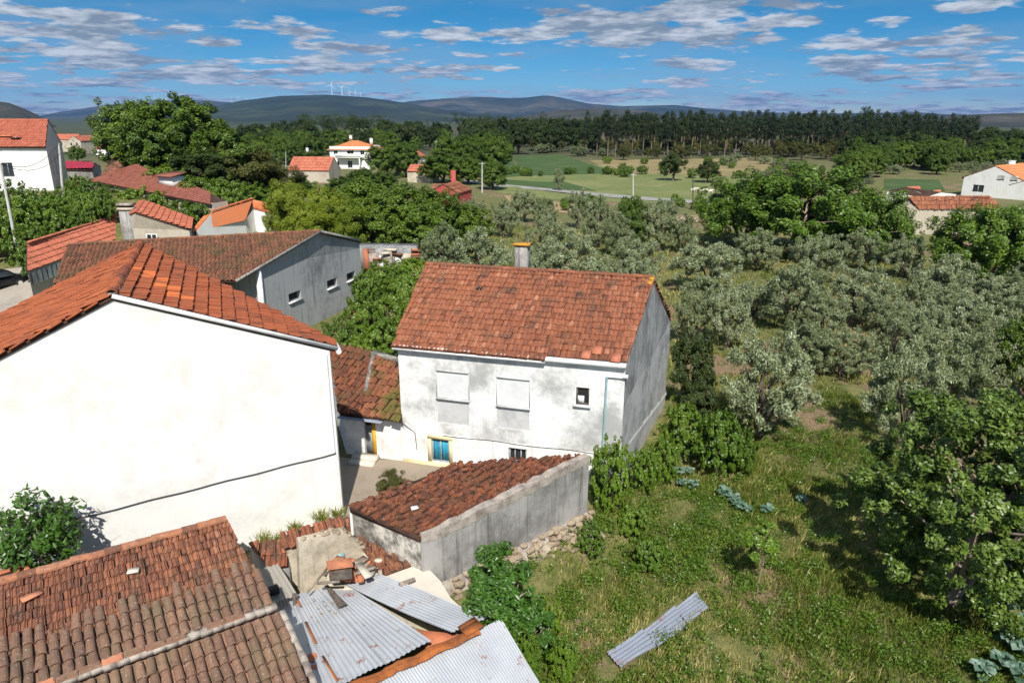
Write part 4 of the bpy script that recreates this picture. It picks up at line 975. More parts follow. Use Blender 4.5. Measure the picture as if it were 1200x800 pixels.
# cap row: mortar bed and flat cap tiles
mb = MB(); nb = 40
for k in range(nb):
    a, b = SL + (xe + .05 - SL) * k / nb, SL + (xe + .05 - SL) * (k + 1) / nb
    ww = 0.13 + rr.uniform(-.01, .012); mb.bar(fg(a, QC, .085), fg(b + .02, QC, .085), ww * 2, 0.13 + rr.uniform(-.01, .01), t=rr.random())
mb.build('cap_mortar', M['mortar'], T)
capd = []
for k in range(5):
    m_ = MB(); m_.bar(WD * -0.21, WD * 0.20, 0.19, 0.05, t=rr.random()); m_.bar(WD * -0.19, WD * 0.18, 0.12, 0.085, t=rr.random()); capd.append(mesh_data('cap_tile', m_.v, m_.f, M['brickred'] if k < 2 else M['t_canudo'], m_.t))
s = xe - .9
while s > -8.6:
    if rr.random() < .86:
        o = bpy.data.objects.new('cap_tile', capd[rr.randrange(5)]); col.objects.link(o); o.parent = T; o.location = fg(s, QC + rr.gauss(0, .012), .165) - plT; o.rotation_euler = (rr.gauss(0, .05), rr.gauss(0, .04), rr.gauss(0, .05))
    s -= 0.43
# verge mortar, gable end and walls
mb = MB()
for k in range(14):
    q0, q1 = QC + .1 + k * .29, QC + .1 + (k + 1) * .29; x_ = xe + .17 + .02 * k
    mb.bar(low(x_ + rr.uniform(-.02, .02), q0, .03), low(x_ + rr.uniform(-.02, .02), q1, .03), 0.13 + rr.uniform(-.02, .02), 0.22, t=rr.random())
mb.build('verge_mortar', M['mortar'], T)
mb = MB(); mb.poly([at0(fg(-.1, QE), -1), at0(bk(-.1, 2.0), -1), bk(-.1, 2.0) - Vector((0, 0, .12)), fg(-.1, 0) - Vector((0, 0, .12)), fg(.15, QC) - Vector((0, 0, .2)), low(.3, QE) - Vector((0, 0, .15))]); 
mb.quad(at0(low(SL, QE), -1), at0(low(.3, QE), -1), low(.3, QE) - Vector((0, 0, .15)), low(SL, QE) - Vector((0, 0, .15)))
mb.build('wall', M['cream'], T)
# odd loose tiles and a flat stone on the roof
for (u, v, l_, w_, m_, rz, lb) in ((38, 703, .42, .2, 'brickred', .9, 'loose bright orange tile lying on the old cottage tiles'), (157, 673, .26, .2, 'slab', .3, 'flat pale stone lying on the old cottage tiles')):
    q = on_plane(u, v, T1, Vector((WN.x * TAN, WN.y * TAN, 1)).normalized()); mb = MB(); mb.box(q + Vector((0, 0, .12)), (l_, w_, .04), rz, t=.8); tag(mb.build('loose_tile' if m_ == 'brickred' else 'flat_stone', M[m_]), lb, 'tile' if m_ == 'brickred' else 'stone')
q = low(xe - .35, QC + 2.15, .17); mb = MB(); mb.tube([q, q + WN * .4 + Vector((0, 0, -TAN * .4 - .02)) + WD * -.05], [.085, .1], 7, t=.9); tag(mb.build('loose_tile', M['brickred']), 'loose fresh orange barrel tile on the lower barrel tiles', 'tile')
# broken wall end at the far left
LW = thing('broken_wall', at0(P(10, 700, 2.2), 1.2), 'broken masonry wall end of stones and brick beside the leafy wall bush', 'wall'); pw = LW.location
mb = MB(); q = P(8, 690, 2.6); mb.box((q.x - .25, q.y + .2, 1.7), (1.0, 1.3, 1.9), .6); mb.build('masonry_core', M['mortar'], LW)
brk = rock_data(4, M['brickred'], 33, 0.4)
for k in range(46):
    ob = bpy.data.objects.new('stone', (rocks if rr.random() < .75 else brk)[rr.randrange(4)]); col.objects.link(ob); ob.parent = LW
    s_ = rr.uniform(.18, .36); c_ = q + Vector((-.25 + rr.uniform(-.6, .6), .2 + rr.uniform(-.8, .7), 0)); ob.location = Vector((c_.x, c_.y, 2.66 + rr.uniform(-.25, .1) if k > 22 else rr.uniform(1.6, 2.7))) - pw
    if k <= 22: ob.location += WN * .55
    ob.rotation_euler = (0, rr.uniform(-.2, .2), rr.uniform(0, 6)); ob.scale = (s_ * 1.4, s_, s_ * .9)
for k in range(4):
    a = P(-4, 672 + k * 16, 2.75 - .1 * k); b = P(24, 664 + k * 17, 2.72 - .1 * k); mb = MB(); mb.bar(a, b, .14, .06, t=rr.random()); mb.build('brick_course', M['brickred'], LW)

# ---------------------------------------------------------------- tin-roofed shed
T = thing('tin_shed', at0(P(440, 760, 0.6), -1), 'lean-to shed roofed with silver corrugated sheets and a rusty ridge strip', 'shed')
a0, a1 = P(311, 707, 0.65), P(402, 682, 0.7); b1 = P(505, 752, 1.35); b0 = P(330, 836, 1.25)
for k in range(3):
    t0, t1 = k / 3, (k + 1) / 3; dz_ = Vector((0, 0, .012 * k))
    ov = 0.02
    quad = [a0.lerp(a1, t0), a0.lerp(a1, min(1, t1 + ov)), b0.lerp(b1, min(1, t1 + ov)), b0.lerp(b1, t0)]
    corrugated(T, [x + dz_ for x in quad], M['tin'], seed=k)
quad = [P(400, 683, 0.82), P(430, 668.5, 0.9), P(571, 722, 1.18), P(530, 741.5, 1.42)]
corrugated(T, [quad[0], quad[1], quad[2], quad[3]], M['tin'], seed=7, bend=.1)
c0, c1 = P(400, 812, 1.37), P(587, 726, 1.3); d1, d0 = P(636, 806, 0.65), P(470, 900, 0.7)
for k in range(3):
    t0, t1 = k / 3, min(1, (k + 1) / 3 + .02); dz_ = Vector((0, 0, .012 * k))
    corrugated(T, [x + dz_ for x in (c0.lerp(c1, t0), c0.lerp(c1, t1), d0.lerp(d1, t1), d0.lerp(d1, t0))], M['tin'], seed=10 + k)
# rusty ridge strip, slightly crumpled
mb = MB(); pa, pb = P(408, 806, 1.45), P(560, 737, 1.46); r2 = random.Random(2); cross = (pb - pa).cross(Vector((0, 0, 1))).normalized()
prev = None
for k in range(25):
    c = pa.lerp(pb, k / 24) + Vector((0, 0, .03 * math.sin(k * .9) + .02)); w_ = 0.17 + .02 * r2.uniform(-1, 1)
    cur = [c - cross * w_ - Vector((0, 0, .07)), c - cross * w_ * .4, c + cross * w_ * .4 + Vector((0, 0, .01)), c + cross * w_ - Vector((0, 0, .05))]
    if prev:
        for j in range(3): mb.quad(prev[j], cur[j], cur[j + 1], prev[j + 1], r2.random())
    prev = cur
mb.build('ridge_strip', M['rust'], T)
mb = MB(); e0, e1 = P(543, 741, 1.53), P(556, 733, 1.53); mb.bar(e0 - cross * .16, e1 - cross * .16 + (e1 - e0) * .5, .22, .02); mb.bar(e0 + cross * .02, e1 + cross * .02 + (e1 - e0) * .5, .3, .024); mb.build('strip_end', M['rust'], T)
for (u0, v0, u1, v1, zz) in ((345, 697, 352, 710, 1.36), (358, 728, 370, 753, 1.55), (403, 724, 420, 749, 1.57), (378, 768, 395, 797, 1.78), (391, 692, 396, 706, 1.4)):
    mb = MB(); mb.bar(P(u0, v0, zz - .6), P(u1, v1, zz - .44), .055, .012, t=.3); mb.build('rust_seam', M['rust'], T)
# walls and timbers below
mb = MB(); g = [a0, a1, P(560, 715, 1.0), d1, d0, b0]
for i in range(len(g)):
    p_, q_ = g[i], g[(i + 1) % len(g)]; cc = Vector((-2.2, 13.5, 0)); f = lambda w: at0(w.lerp(Vector((cc.x, cc.y, w.z)), .07), 0)
    mb.quad(at0(f(p_), -1.3), at0(f(q_), -1.3), at0(f(q_), q_.z - .12), at0(f(p_), p_.z - .12))
mb.build('wall', M['cream'], T)
mb = MB(); mb.prism([P(489, 739, 0.4), P(540, 745, 0.4), P(535, 765, 0.4), P(500, 765, 0.4)], [P(488, 737, 0.95), P(541, 743, 1.02), P(536, 762, 1.0), P(500, 760, 0.9)]); mb.build('plaster_stub', M['brickred'], T)
mb = MB(); mb.bar(P(474, 742, 1.0), P(486, 736, 1.02), .09, .06); mb.build('batten', M['wood'], T)
mb = MB(); mb.prism([P(380, 686, 0.86), P(384, 684, 0.86), P(407, 708, 1.02), P(396, 712, 1.0)], [P(380, 686, 0.9), P(384, 684, 0.9), P(407, 708, 1.06), P(396, 712, 1.04)]); tag(mb.build('weathered_board', M['darkwood']), 'split weathered board lying on the corrugated tin roof', 'board')
rb = random.Random(8)
for k, (u, v) in enumerate([(376, 718), (372, 712), (381, 709), (386, 715), (367, 702), (378, 704), (364, 722), (389, 706), (372, 728), (393, 719)]):
    ob = bpy.data.objects.new('rubble_chip', rocks[rb.randrange(6)]); col.objects.link(ob); ob.location = P(u, v, .92); s_ = rb.uniform(.05, .13); ob.scale = (s_ * 1.3, s_, s_ * .6); tag(ob, 'small stone chip scattered on the corrugated tin roof', 'stone chip', 'chips on the tin roof')
for k, (u, v, zz, s_) in enumerate([(365, 770, 1.7, .3), (368, 782, 1.73, .22), (356, 780, 1.68, .34)]):
    ob = bpy.data.objects.new('broken_tile', brk[k]); col.objects.link(ob); ob.location = P(u, v, zz - .6); ob.scale = (s_, s_ * 1.3, s_ * .5); tag(ob, ['larger orange tile fragment on the shaded edge of the tin roof', 'smaller orange tile fragment on the shaded edge of the tin roof', 'dark tile fragment beside the shaded edge of the tin roof'][k], 'tile fragment')
# small fibre-cement lean-to with a hole
T = thing('fibre_cement_canopy', at0(P(320, 690, .9), -.5), 'small grey corrugated fibre cement canopy with a dark hole', 'canopy')
corrugated(T, [P(299, 668, 1.15), P(325, 660, 1.15), P(349, 697, 1.0), P(316, 708, 1.0)], M['asbestos'], 'corrugated_sheet', pitch=.12, amp=.02, seed=3)
mb = MB(); q = P(321, 691, 1.12); mb.box(q, (.26, .3, .12), .5); mb.build('dark_hole_box', M['dark'], T)  # black box laid on the sheet imitates the darkness of a hole
for u, v in ((301, 672), (324, 664), (345, 698), (318, 708)):
    mb = MB(); q = P(u, v, 1.0); mb.bar(at0(q, -.4), at0(q, 1.06), .1); mb.build('post', M['darkwood'], T)

# ---------------------------------------------------------------- ruined outbuildings between cottage and shed
rw0 = P(372, 692, 0.0)
def RW(u, v): return on_plane(u, v, rw0, WN)
T = thing('ruined_wall', at0(rw0, -.5), 'ruined cream plaster wall with a broken sloping top behind the tin roof', 'wall')
face = [RW(350, 634), RW(378, 627), RW(402, 622), RW(420, 634), RW(441, 651), RW(438, 690), RW(395, 700), RW(352, 705)]
mb = MB(); mb.prism([x - WN * .24 for x in face], face); mb.build('wall_face', M['cream'], T)
mb = MB(); mb.box(RW(398, 652) + WN * .02, (.3, .06, .2), math.atan2(WD.y, WD.x)); mb.build('window_opening', M['teal'], T)
rz_ = random.Random(91); tp_ = [RW(350, 634), RW(378, 627), RW(402, 622), RW(420, 634), RW(441, 651)]
for k in range(34):
    i_ = rz_.randrange(4); ob = bpy.data.objects.new('stone', rocks[rz_.randrange(6)]); col.objects.link(ob); ob.parent = T; s_ = rz_.uniform(.09, .2); ob.location = tp_[i_].lerp(tp_[i_ + 1], rz_.random()) - WN * rz_.uniform(.0, .24) + Vector((0, 0, rz_.uniform(-.05, .04))) - T.location; ob.scale = (s_ * 1.4, s_, s_ * .8); ob.rotation_euler = (0, 0, rz_.uniform(0, 6))
T = thing('ruined_roof', at0(P(370, 615, 1.5), 0), 'strip of old orange tiles with weeds along the foot of the white wall', 'roof')
z_ = 1.45
pl = [P(331, 640, 1.5), P(403, 622, 1.5), P(402, 604, 1.75), P(330, 628, 1.75)]
roof_deck(pl, M['deck'], T); roof_tiles(pl, 'barrel', w=.2, ex=.4, lift=.05, jit=.03, hjit=.02, seed=71).build('roof_tiles', M['t_main'], T, kind='stuff')
mb = MB(); mb.bar(P(358, 633, 1.62), P(401, 620, 1.62), .12, .08, t=.9); mb.build('edge_tile', M['brickred'], T)
mb = MB(); 
for a, b in ((0, 1), (1, 2), (2, 3), (3, 0)): mb.quad(at0(pl[a], -.5), at0(pl[b], -.5), pl[b] - Vector((0, 0, .1)), pl[a] - Vector((0, 0, .1)))
mb.build('wall', M['cream'], T)
T = thing('tile_patch', at0(P(315, 650, 1.1), 0), 'steep patch of orange tiles beside the fibre cement canopy', 'roof')
pl = [P(318, 667, .9), P(338, 664, .9), P(337, 632, 1.5), P(292, 636, 1.5)]
roof_deck(pl, M['deck'], T); roof_tiles(pl, 'barrel', w=.17, ex=.4, lift=.05, jit=.03, hjit=.02, seed=72).build('roof_tiles', M['t_main'], T, kind='stuff')
mb = MB(); f_ = [at0(x.lerp(pl[2], .1), -.5) for x in pl]; mb.prism(f_, [x - Vector((0, 0, .15)) for x in pl]); mb.build('wall', M['cement_light'], T)
T = thing('collapsed_roof', at0(P(445, 640, 1.0), 0), 'collapsed strip of jumbled clay tiles against the end of the grey shed', 'roof')
pl = [P(451, 676, .75), P(487, 660, 1.0), P(425, 598, 1.35), P(401, 612, 1.2)]
roof_deck(pl, M['deck'], T); roof_tiles(pl, 'barrel', w=.2, ex=.36, lift=.07, jit=.06, hjit=.05, seed=73, udir=(pl[1] - pl[0])).build('roof_tiles', M['t_fine'], T, kind='stuff')
mb = MB(); mb.prism([at0(x, -.5) for x in pl], [x - Vector((0, 0, .15)) for x in pl]); mb.build('wall', M['cream'], T)
sl = [P(*q, .95) for q in ((438, 680), (490, 661), (504, 668), (516, 680), (528, 700), (541, 712), (520, 712), (492, 704))]
mb = MB(); mb.prism([x - Vector((0, 0, .16)) for x in sl], sl); T = tag(mb.build('concrete_slab', M['slab']), 'broken cream concrete slab between the tin roof and the grey shed', 'slab')
mb = MB(); mb.prism([at0(x.lerp(sl[0], .12), -1) for x in sl], [x.lerp(sl[0], .12) - Vector((0, 0, .16)) for x in sl]); mb.build('slab_support', M['cream'], T)
mb = MB(); mb.tube([P(468, 685, 1.08), P(486, 678, 1.1)], [.08, .06], 7); tag(mb.build('log', M['wood']), 'short weathered log lying on the cream slab', 'log')
T = thing('rubble_heap', at0(P(400, 668, .8), 0), 'heap of broken orange tiles, boards and plaster behind the tin roof', 'rubble')
for k in range(34):
    u, v = rb.uniform(384, 445), rb.uniform(655, 680); q = P(u, v, rb.uniform(.75, 1.1)); mb = MB()
    big = rb.random(); mb.box(q, (rb.uniform(.2, .5), rb.uniform(.12, .3), rb.uniform(.04, .12)), rb.uniform(0, 3), t=rb.random()); mb.build('brick' if big < .6 else 'board', M['brickred'] if big < .6 else (M['wood'] if big < .8 else M['cream']), T)
mb = MB(); mb.prism([at0(P(u, v, .6), -.4) for u, v in ((383, 690), (384, 655), (446, 655), (450, 690))], [P(u, v, .8) for u, v in ((383, 690), (384, 655), (446, 655), (450, 690))]); mb.build('heap_core', M['cream'], T)
mb = MB(); mb.prism([P(*q, .9) for q in ((385, 662), (412, 660), (413, 678), (386, 680))], [P(*q, 1.35) for q in ((385, 662), (412, 660), (413, 678), (386, 680))]); mb.build('brick_block', M['darkwood'], T)
mb = MB(); mb.prism([P(*q, 1.36) for q in ((382, 657), (412, 653), (414, 664), (384, 668))], [P(*q, 1.44) for q in ((382, 657), (412, 653), (414, 664), (384, 668))], t=.6); mb.build('tile_lid', M['brickred'], T)
for k, (a, b, zz, w_) in enumerate((((360, 694), (386, 662), 1.0, .05), ((372, 683), (398, 681), 1.3, .07), ((416, 672), (440, 664), 1.2, .12), ((420, 660), (432, 676), 1.25, .22))):
    mb = MB(); mb.bar(P(*a, zz), P(*b, zz + .1), w_, .05); mb.build('board', M['wood'] if k != 3 else M['slab'], T)
# old timber gate frame by the dark bush
T = thing('timber_frame', at0(P(592, 742, 0), ground(P(592, 742, -.5).x, P(592, 742, -.5).y)), 'leaning grey timber posts with a cross rail beside the tin shed', 'post')
yb = T.location.y
for (u, v0, v1, w_, h_) in ((588, 698, 742, .16, .06), (600, 694, 742, .07, .07)):
    q = at_y(u, v0, yb); q2 = at_y(u - (0 if w_ > .1 else 2), v1, yb); mb = MB(); q2.z = min(q2.z, T.location.z + .05); mb.bar(Vector((q2.x, q2.y, -1.05)), q, w_, h_, up=(0, 1, 0)); mb.build('post', M['wood'], T)
mb = MB(); mb.bar(at_y(574, 711, yb) + Vector((0, -.06, 0)), at_y(598, 696, yb) + Vector((0, -.06, 0)), .07, .03); mb.build('rail', M['wood'], T)
mb = MB(); mb.bar(at_y(590, 721, yb), at_y(600, 720, yb), .05, .05); mb.build('rail', M['wood'], T)
# corrugated sheets lying in the grass
def flat_sheet(px4, label, seed):
    q = [PG(*p) + Vector((0, 0, .17)) for p in px4]; c = sum(q, Vector()) / 4
    T = thing('fallen_sheet', at0(c, c.z - .15), label, 'metal sheet', 'sheets lying in the grass'); corrugated(T, q, M['tin_old'], 'metal_sheet', pitch=.125, amp=.03, seed=seed, bend=.06)
flat_sheet([(711, 770), (728, 788), (770, 762), (752, 742)], 'old corrugated sheet in the grass with rusted edges, farther from the shrubs', 4)
flat_sheet([(746, 748), (772, 763), (806, 738), (790, 716)], 'old corrugated sheet in the grass lapping over its neighbour, bluish middle piece', 5)
flat_sheet([(788, 718), (806, 736), (830, 717), (816, 699)], 'small corrugated sheet end half grown over by grass, nearest the young tree', 6)
# ---------------------------------------------------------------- grey barn
bR = P(421, 282, 4.8); bL = P(274, 329, 4.75); bAp = P(374, 271, 6.38); bRL = P(79, 287, 6.38)
nP = (bL - bAp).cross(bRL - bAp).normalized(); bEL = on_plane(63, 333, bAp, nP)
T = thing('grey_barn', at0((bR + bL) / 2, 0), 'long grey cement barn with three small windows and a dark tiled roof', 'barn')
bd_ = (bR - bL); bd_.z = 0; bd_.normalize(); bn_ = Vector((bd_.y, -bd_.x, 0)); bl0 = at0(bL, 0)
def bs(u, v): X_ = on_plane(u, v, bl0, bn_); return (at0(X_, 0) - bl0).dot(bd_), X_.z
wins = []
for (u0, v0, u1, v1) in ((338.5, 341, 352.5, 352), (383.5, 326, 395, 336.5), (406.5, 318, 416, 328)):
    s0, za = bs(u0, (v0 + v1) / 2 + 3); s1, _ = bs(u1, (v0 + v1) / 2 - 3); _, zt = bs((u0 + u1) / 2, v0 + 1); _, zb3 = bs((u0 + u1) / 2, v1); wins.append((s0, s1, zb3, zt))
sp_, _ = bs(305, 340); bLen = (at0(bR, 0) - bl0).length; pA = bl0 + bd_ * sp_
mb = MB(); lowz = 4.2
Xb, nb_ = wall_holes(mb, pA, at0(bR, 0), -0.4, lowz, lowz, [(a - sp_, b - sp_, c, e) for a, b, c, e in wins], depth=.3)
zA_ = bL.z + (bAp.z - bL.z) * sp_ / (at0(bAp, 0) - bl0).length - .1
mb.poly([at0(pA, lowz), at0(bR, lowz), at0(bR, bR.z - .08), bAp - Vector((0, 0, .08)), at0(pA, zA_)])
mb.quad(at0(pA, -.4), at0(pA, zA_), at0(pA - bn_ * 2.5, zA_), at0(pA - bn_ * 2.5, -.4))
mb.build('gable_wall', M['barn'], T)
for a, b, c, e in wins: window(T, Xb, nb_, (a - sp_, b - sp_, c, e), depth=.3, frame=M['cement_light'], pane=M['dark'], mullions=0, sill=M['trim'])
mb = MB(); mb.bar(at0(pA, -.3) + bn_ * .01, at0(pA, zA_ - .05) + bn_ * .01, .3, .3); mb.build('corner_post', M['trim'], T)
bBack = bR + (bRL - bAp); mb = MB()
mb.quad(at0(bR, -.4), at0(bBack, -.4), at0(bBack, bR.z - .1), at0(bR, bR.z - .1)); mb.poly([at0(bBack, -.4), at0(bEL, -.4), at0(bEL, bEL.z - .1), bRL - Vector((0, 0, .1)), at0(bBack, bR.z - .1)])
i0, i1 = bL - bn_ * .3, bEL + Vector((.3, .3, 0)); mb.quad(at0(i1, -.4), at0(i0 - bn_ * 2, -.4), at0(i0 - bn_ * 2, bL.z), at0(i1, bEL.z - .1)); mb.build('wall', M['barn'], T)
for k, pl in enumerate(([bEL, bL + bn_ * .15, bAp + bn_ * .15, bRL], [bR + bn_ * .15, bBack, bRL, bAp + bn_ * .15])):
    roof_deck(pl, M['deck'], T); roof_tiles(pl, 'barrel', w=.24, ex=.4, lift=.05, jit=.02, hjit=.015, seed=81 + k, udir=(bAp - bRL), clip=True).build('roof_tiles', M['t_barn'], T, kind='stuff')
ridge_caps(bRL, bAp, M['t_barn'], T, seed=83, ln=.42)
mb = MB(); mb.bar(bL + bn_ * .17, bAp + bn_ * .17, .06, .16); mb.bar(bAp + bn_ * .17, bR + bn_ * .17, .06, .16); mb.build('verge_trim', M['cement_light'], T)

# ---------------------------------------------------------------- village houses on the left
EW = dict(w=.25, ex=.42)
gable_house('red_tiled_house', P(32, 318, 3.2), P(139, 279, 3.2), planar(P(32, 318, 3.2), P(139, 279, 3.2), P(32, 288, 4.6), 144, 250), P(32, 288, 4.6), 0.2, M['beige'], M['t_red'], 'low house with faded red tiles and a whitewashed strip of wall by the concrete yard', tile_kw=dict(EW, lift=.06), over=.3)
T = bpy.data.objects['red_tiled_house']
mb = MB(); a_, b_ = P(36, 320, 3.0), P(76, 305, 3.0); 
for k in range(7):
    p0_, p1_ = a_.lerp(b_, k / 7), a_.lerp(b_, (k + .8) / 7); mb.quad(at0(p0_, 2.1) + Vector((0, .1, 0)), at0(p1_, 2.1) + Vector((0, .1, 0)), at0(p1_, 3.0) + Vector((0, .1, 0)), at0(p0_, 3.0) + Vector((0, .1, 0)))
mb.build('whitewash_panel', M['oldwhite'], T)
# house with the big tapered chimney (gable towards the camera)
_, Xg, ng = gable_house('chimney_house', P(223, 269, 4.6), P(226.5, 256, 4.6), P(169, 235, 6.0), P(159, 249, 6.0), 0.0, M['beige'], M['t_red'], 'beige house with a broad tapered chimney and stepped red roof tiles', tile_kw=dict(w=.25, ex=.5, lift=.1), over=.1, ridge=True, BL=P(152, 252, 5.7), BR=P(163, 237, 5.7))
T = bpy.data.objects['chimney_house']; gA = P(159, 252, 6.0); 
q = P(155, 262, 4.6); q.z = 0
mb = MB(); zt = at_y(150, 246, q.y).z; bq = [(-.85, -.6), (1.05, -.6), (1.05, .5), (-.85, .5)]; tq = [(-.8, -.45), (.25, -.45), (.25, .4), (-.8, .4)]
mb.prism([(q.x + a, q.y + b, .2) for a, b in bq], [(q.x + a, q.y + b, zt) for a, b in tq]); ch = mb.build('chimney', M['cement_light'], T)
mb = MB(); mb.box((q.x - .28, q.y, zt + .12), (1.3, 1.05, .24)); mb.build('chimney_band', M['beige'], ch)
mb = MB(); mb.box((q.x - .28, q.y, zt + .5), (1.25, 1.0, .2)); mb.build('chimney_cap', M['mortar'], ch)
mb = MB(); mb.box((q.x - .28, q.y, zt + .33), (.95, .75, .2)); mb.build('chimney_throat', M['dark'], ch)
# small white window in the beige gable
gl = P(159, 249, 6.0); gr = P(223, 269, 4.6); gdv = at0(gr - gl, 0).normalized(); gnv = Vector((gdv.y, -gdv.x, 0)); w0 = on_plane(173, 281, gl + gnv * -.05, gnv); w1 = on_plane(188, 274, gl + gnv * -.05, gnv)
if True:
    mb = MB(); zl_, zh_ = min(w0.z, w1.z), max(w0.z, w1.z); s0 = at0(w0, 0); s1 = s0 + gdv * 1.0; f = lambda a, z: s0.lerp(s1, a) + gnv * .10 + Vector((0, 0, z))
    for z in (zl_ + .04, zh_ - .04): mb.bar(f(0, z), f(1, z), .09, .08, up=tuple(gnv))
    for a in (.04, .5, .96): mb.bar(f(a, zl_), f(a, zh_), .08, .085, up=tuple(gnv))
    wnd = mb.build('window', M['trim'], T); mb = MB(); mb.quad(f(0, zl_) - gnv * .02, f(1, zl_) - gnv * .02, f(1, zh_) - gnv * .02, f(0, zh_) - gnv * .02); mb.build('pane', M['dark'], wnd)
# bright orange roofed white house
oA, oB, oC, oD = P(225, 270, 4.0), P(288, 256, 4.2), P(296, 233, 5.6), P(247, 248, 5.4); oE, oF, oG = P(346, 245, 4.6), P(351, 257, 4.1), P(297, 243, 5.0)
T = thing('orange_roof_house', at0(oB, 0), 'white house with a new bright orange tile roof behind the grey barn', 'house')
for k, pl in enumerate(([oA, oB, oC, oD], [oG, oF, oE, oC])):
    mb = MB(); mb.poly([x - Vector((0, 0, .06)) for x in pl]); mb.poly([x - Vector((0, 0, .16)) for x in pl[::-1]]); mb.build('roof_deck', M['t_orange'], T)
    roof_tiles(pl, 'marseille', w=.25, ex=.42, seed=86 + k, udir=(oB - oA) if k == 0 else (oF - oG)).build('roof_tiles', M['t_orange'], T, kind='stuff')
ridge_caps(oD, oC, M['t_orange'], T, seed=4)
dn_ = lambda x, z=0: at0(x, -.3)
a_, b_ = oA + Vector((.25, .25, -.15)), oB + Vector((-.15, .25, -.15)); mb = MB(); mb.quad(dn_(a_), dn_(b_), b_, a_); g_, f_ = oG + Vector((0, .1, -.1)), oF + Vector((-.25, .15, -.1)); mb.quad(dn_(b_), dn_(g_), g_, b_)
c_, e_ = oC + Vector((0, 0, -.2)), oE + Vector((0, 0, -.2)); d_ = oD + Vector((0, 0, -.2)); mb.quad(dn_(f_), dn_(e_), e_, f_); mb.quad(dn_(e_), dn_(c_), c_, e_); mb.quad(dn_(c_), dn_(d_), d_, c_); mb.quad(dn_(d_), dn_(a_), a_, d_); mb.build('wall', M['white'], T)
gd_ = at0(f_ - g_, 0).normalized(); mb = MB(); Xo, no = wall_holes(mb, g_, f_, -.3, g_.z, f_.z, [(3.1, 4.1, 2.5, 3.3)], depth=.2); mb.build('front_wall', M['white'], T); window(T, Xo, no, (3.1, 4.1, 2.5, 3.3), depth=.2, frame=M['door'], pane=M['dark'], mullions=0)
# brown roofed building with vines and a dormer
wl0, wr0 = Vector((-46.5, 77, 0)), Vector((-28.5, 68.5, 0)); wd_ = (wr0 - wl0).normalized(); wn_ = Vector((wd_.y, -wd_.x, 0))
fp = lambda u, v, off=0: on_plane(u, v, wl0 - wn_ * off, wn_)
T = thing('brown_roof_building', at0(fp(117, 212), 4), 'large old building with a brown tile roof, dormer and ivy over its wall', 'building')
f0, f1, f3 = fp(77, 222), fp(117, 212), fp(249, 238); g0 = fp(159, 193, 4.0); g1 = planar(f1, f3, g0, 247, 226); f2 = f1.lerp(f3, .55)
b0, b3 = f0 - wn_ * 6.0, f3 - wn_ * 1.9
mb = MB(); mb.poly([at0(f0, 2), at0(f3, 0), f3, f1, f0])
mb.quad(at0(f3, 0), at0(b3, 0), b3, f3); mb.quad(at0(b0, 2), at0(f0, 2), f0, b0); mb.quad(at0(b3, 0), at0(b0, 2), b0, b3); mb.build('wall', M['beige'], T)
ov_ = wn_ * .3 - Vector((0, 0, .12))
for k, pl in enumerate(([f1 + ov_, f3 + ov_, g1, g0], [f0 + wn_ * .15 - wd_ * .3, f1 + ov_, g0], [b0 - wd_ * .3, f0 + wn_ * .15 - wd_ * .3, g0], [g1, b3, b0, g0], [f3 + ov_, b3, g1])):
    mb = MB(); mb.poly([x + Vector((0, 0, -.06)) for x in pl]); mb.build('roof_deck', M['deck'], T)
    if k < 3: roof_tiles([x + Vector((0, 0, .03)) for x in pl], 'marseille', w=.28, ex=.42, seed=90 + k, udir=(f3 - f1) if k == 0 else None).build('roof_tiles', M['t_brown'], T, kind='stuff')
dc = planar(f1, f3, g0, 196, 217); rzw = math.atan2(wd_.y, wd_.x); mb = MB(); mb.box(dc - wn_ * .6 + Vector((0, 0, .35)), (2.0, 1.5, 1.0), rzw); dor = mb.build('dormer', M['white'], T)
mb = MB(); e4 = [wd_ * -1.25 + wn_ * .5 + Vector((0, 0, .86)), wd_ * 1.25 + wn_ * .5 + Vector((0, 0, .86)), wd_ * 1.25 - wn_ * 1.6 + Vector((0, 0, 1.15)), wd_ * -1.25 - wn_ * 1.6 + Vector((0, 0, 1.15))]; mb.prism([dc + x for x in e4], [dc + x + Vector((0, 0, .1)) for x in e4]); mb.build('dormer_roof', M['t_brown'], dor)
# white two-storey house at the upper left
eL, eR, rR, rL, bRr = at_y(-60, 172, 74), at_y(53, 172.5, 75), at_y(56, 141, 79.5), at_y(-62, 140.5, 78.5), at_y(73, 169.5, 84.5)
zz = ground(eR.x, eR.y)
gable_house('white_villa', eL, eR, rR, rL, zz - 1.5, M['white'], M['t_red'], 'white two-storey house with an orange roof and narrow gable windows above the ivy bank', tile_kw=dict(w=.28, ex=.42, lift=.05), BR=bRr, BL=bRr + (eL - eR), over=.35,
            front=[(eR.x - eL.x - 4.6, eR.x - eL.x - 3.5, eR.z - zz * 0 - 3.0, eR.z - 1.55, 1)], right=[(1.4, 2.1, eR.z - 3.0, eR.z - 1.0, 0), (3.4, 4.1, eR.z - 3.0, eR.z - 1.0, 0), (5.4, 6.1, eR.z - 3.0, eR.z - 1.0, 0)], frame=M['door'])
T = bpy.data.objects['white_villa']
nvv = (eR - eL).cross(rL - eL).normalized(); q = on_plane(20, 163, eL, nvv); mb = MB(); mb.box(q + Vector((0, 0, .12)), (.9, .9, .1)); mb.build('skylight', M['glass'], T)
mb = MB(); q0 = on_plane(-6, 161, eL, nvv); q1 = on_plane(15, 161, eL, nvv); mb.bar(q0 + Vector((0, 0, .13)), q1 + Vector((0, 0, .13)), .75, .06, t=.9); mb.build('new_tile_patch', M['t_orange'], T)
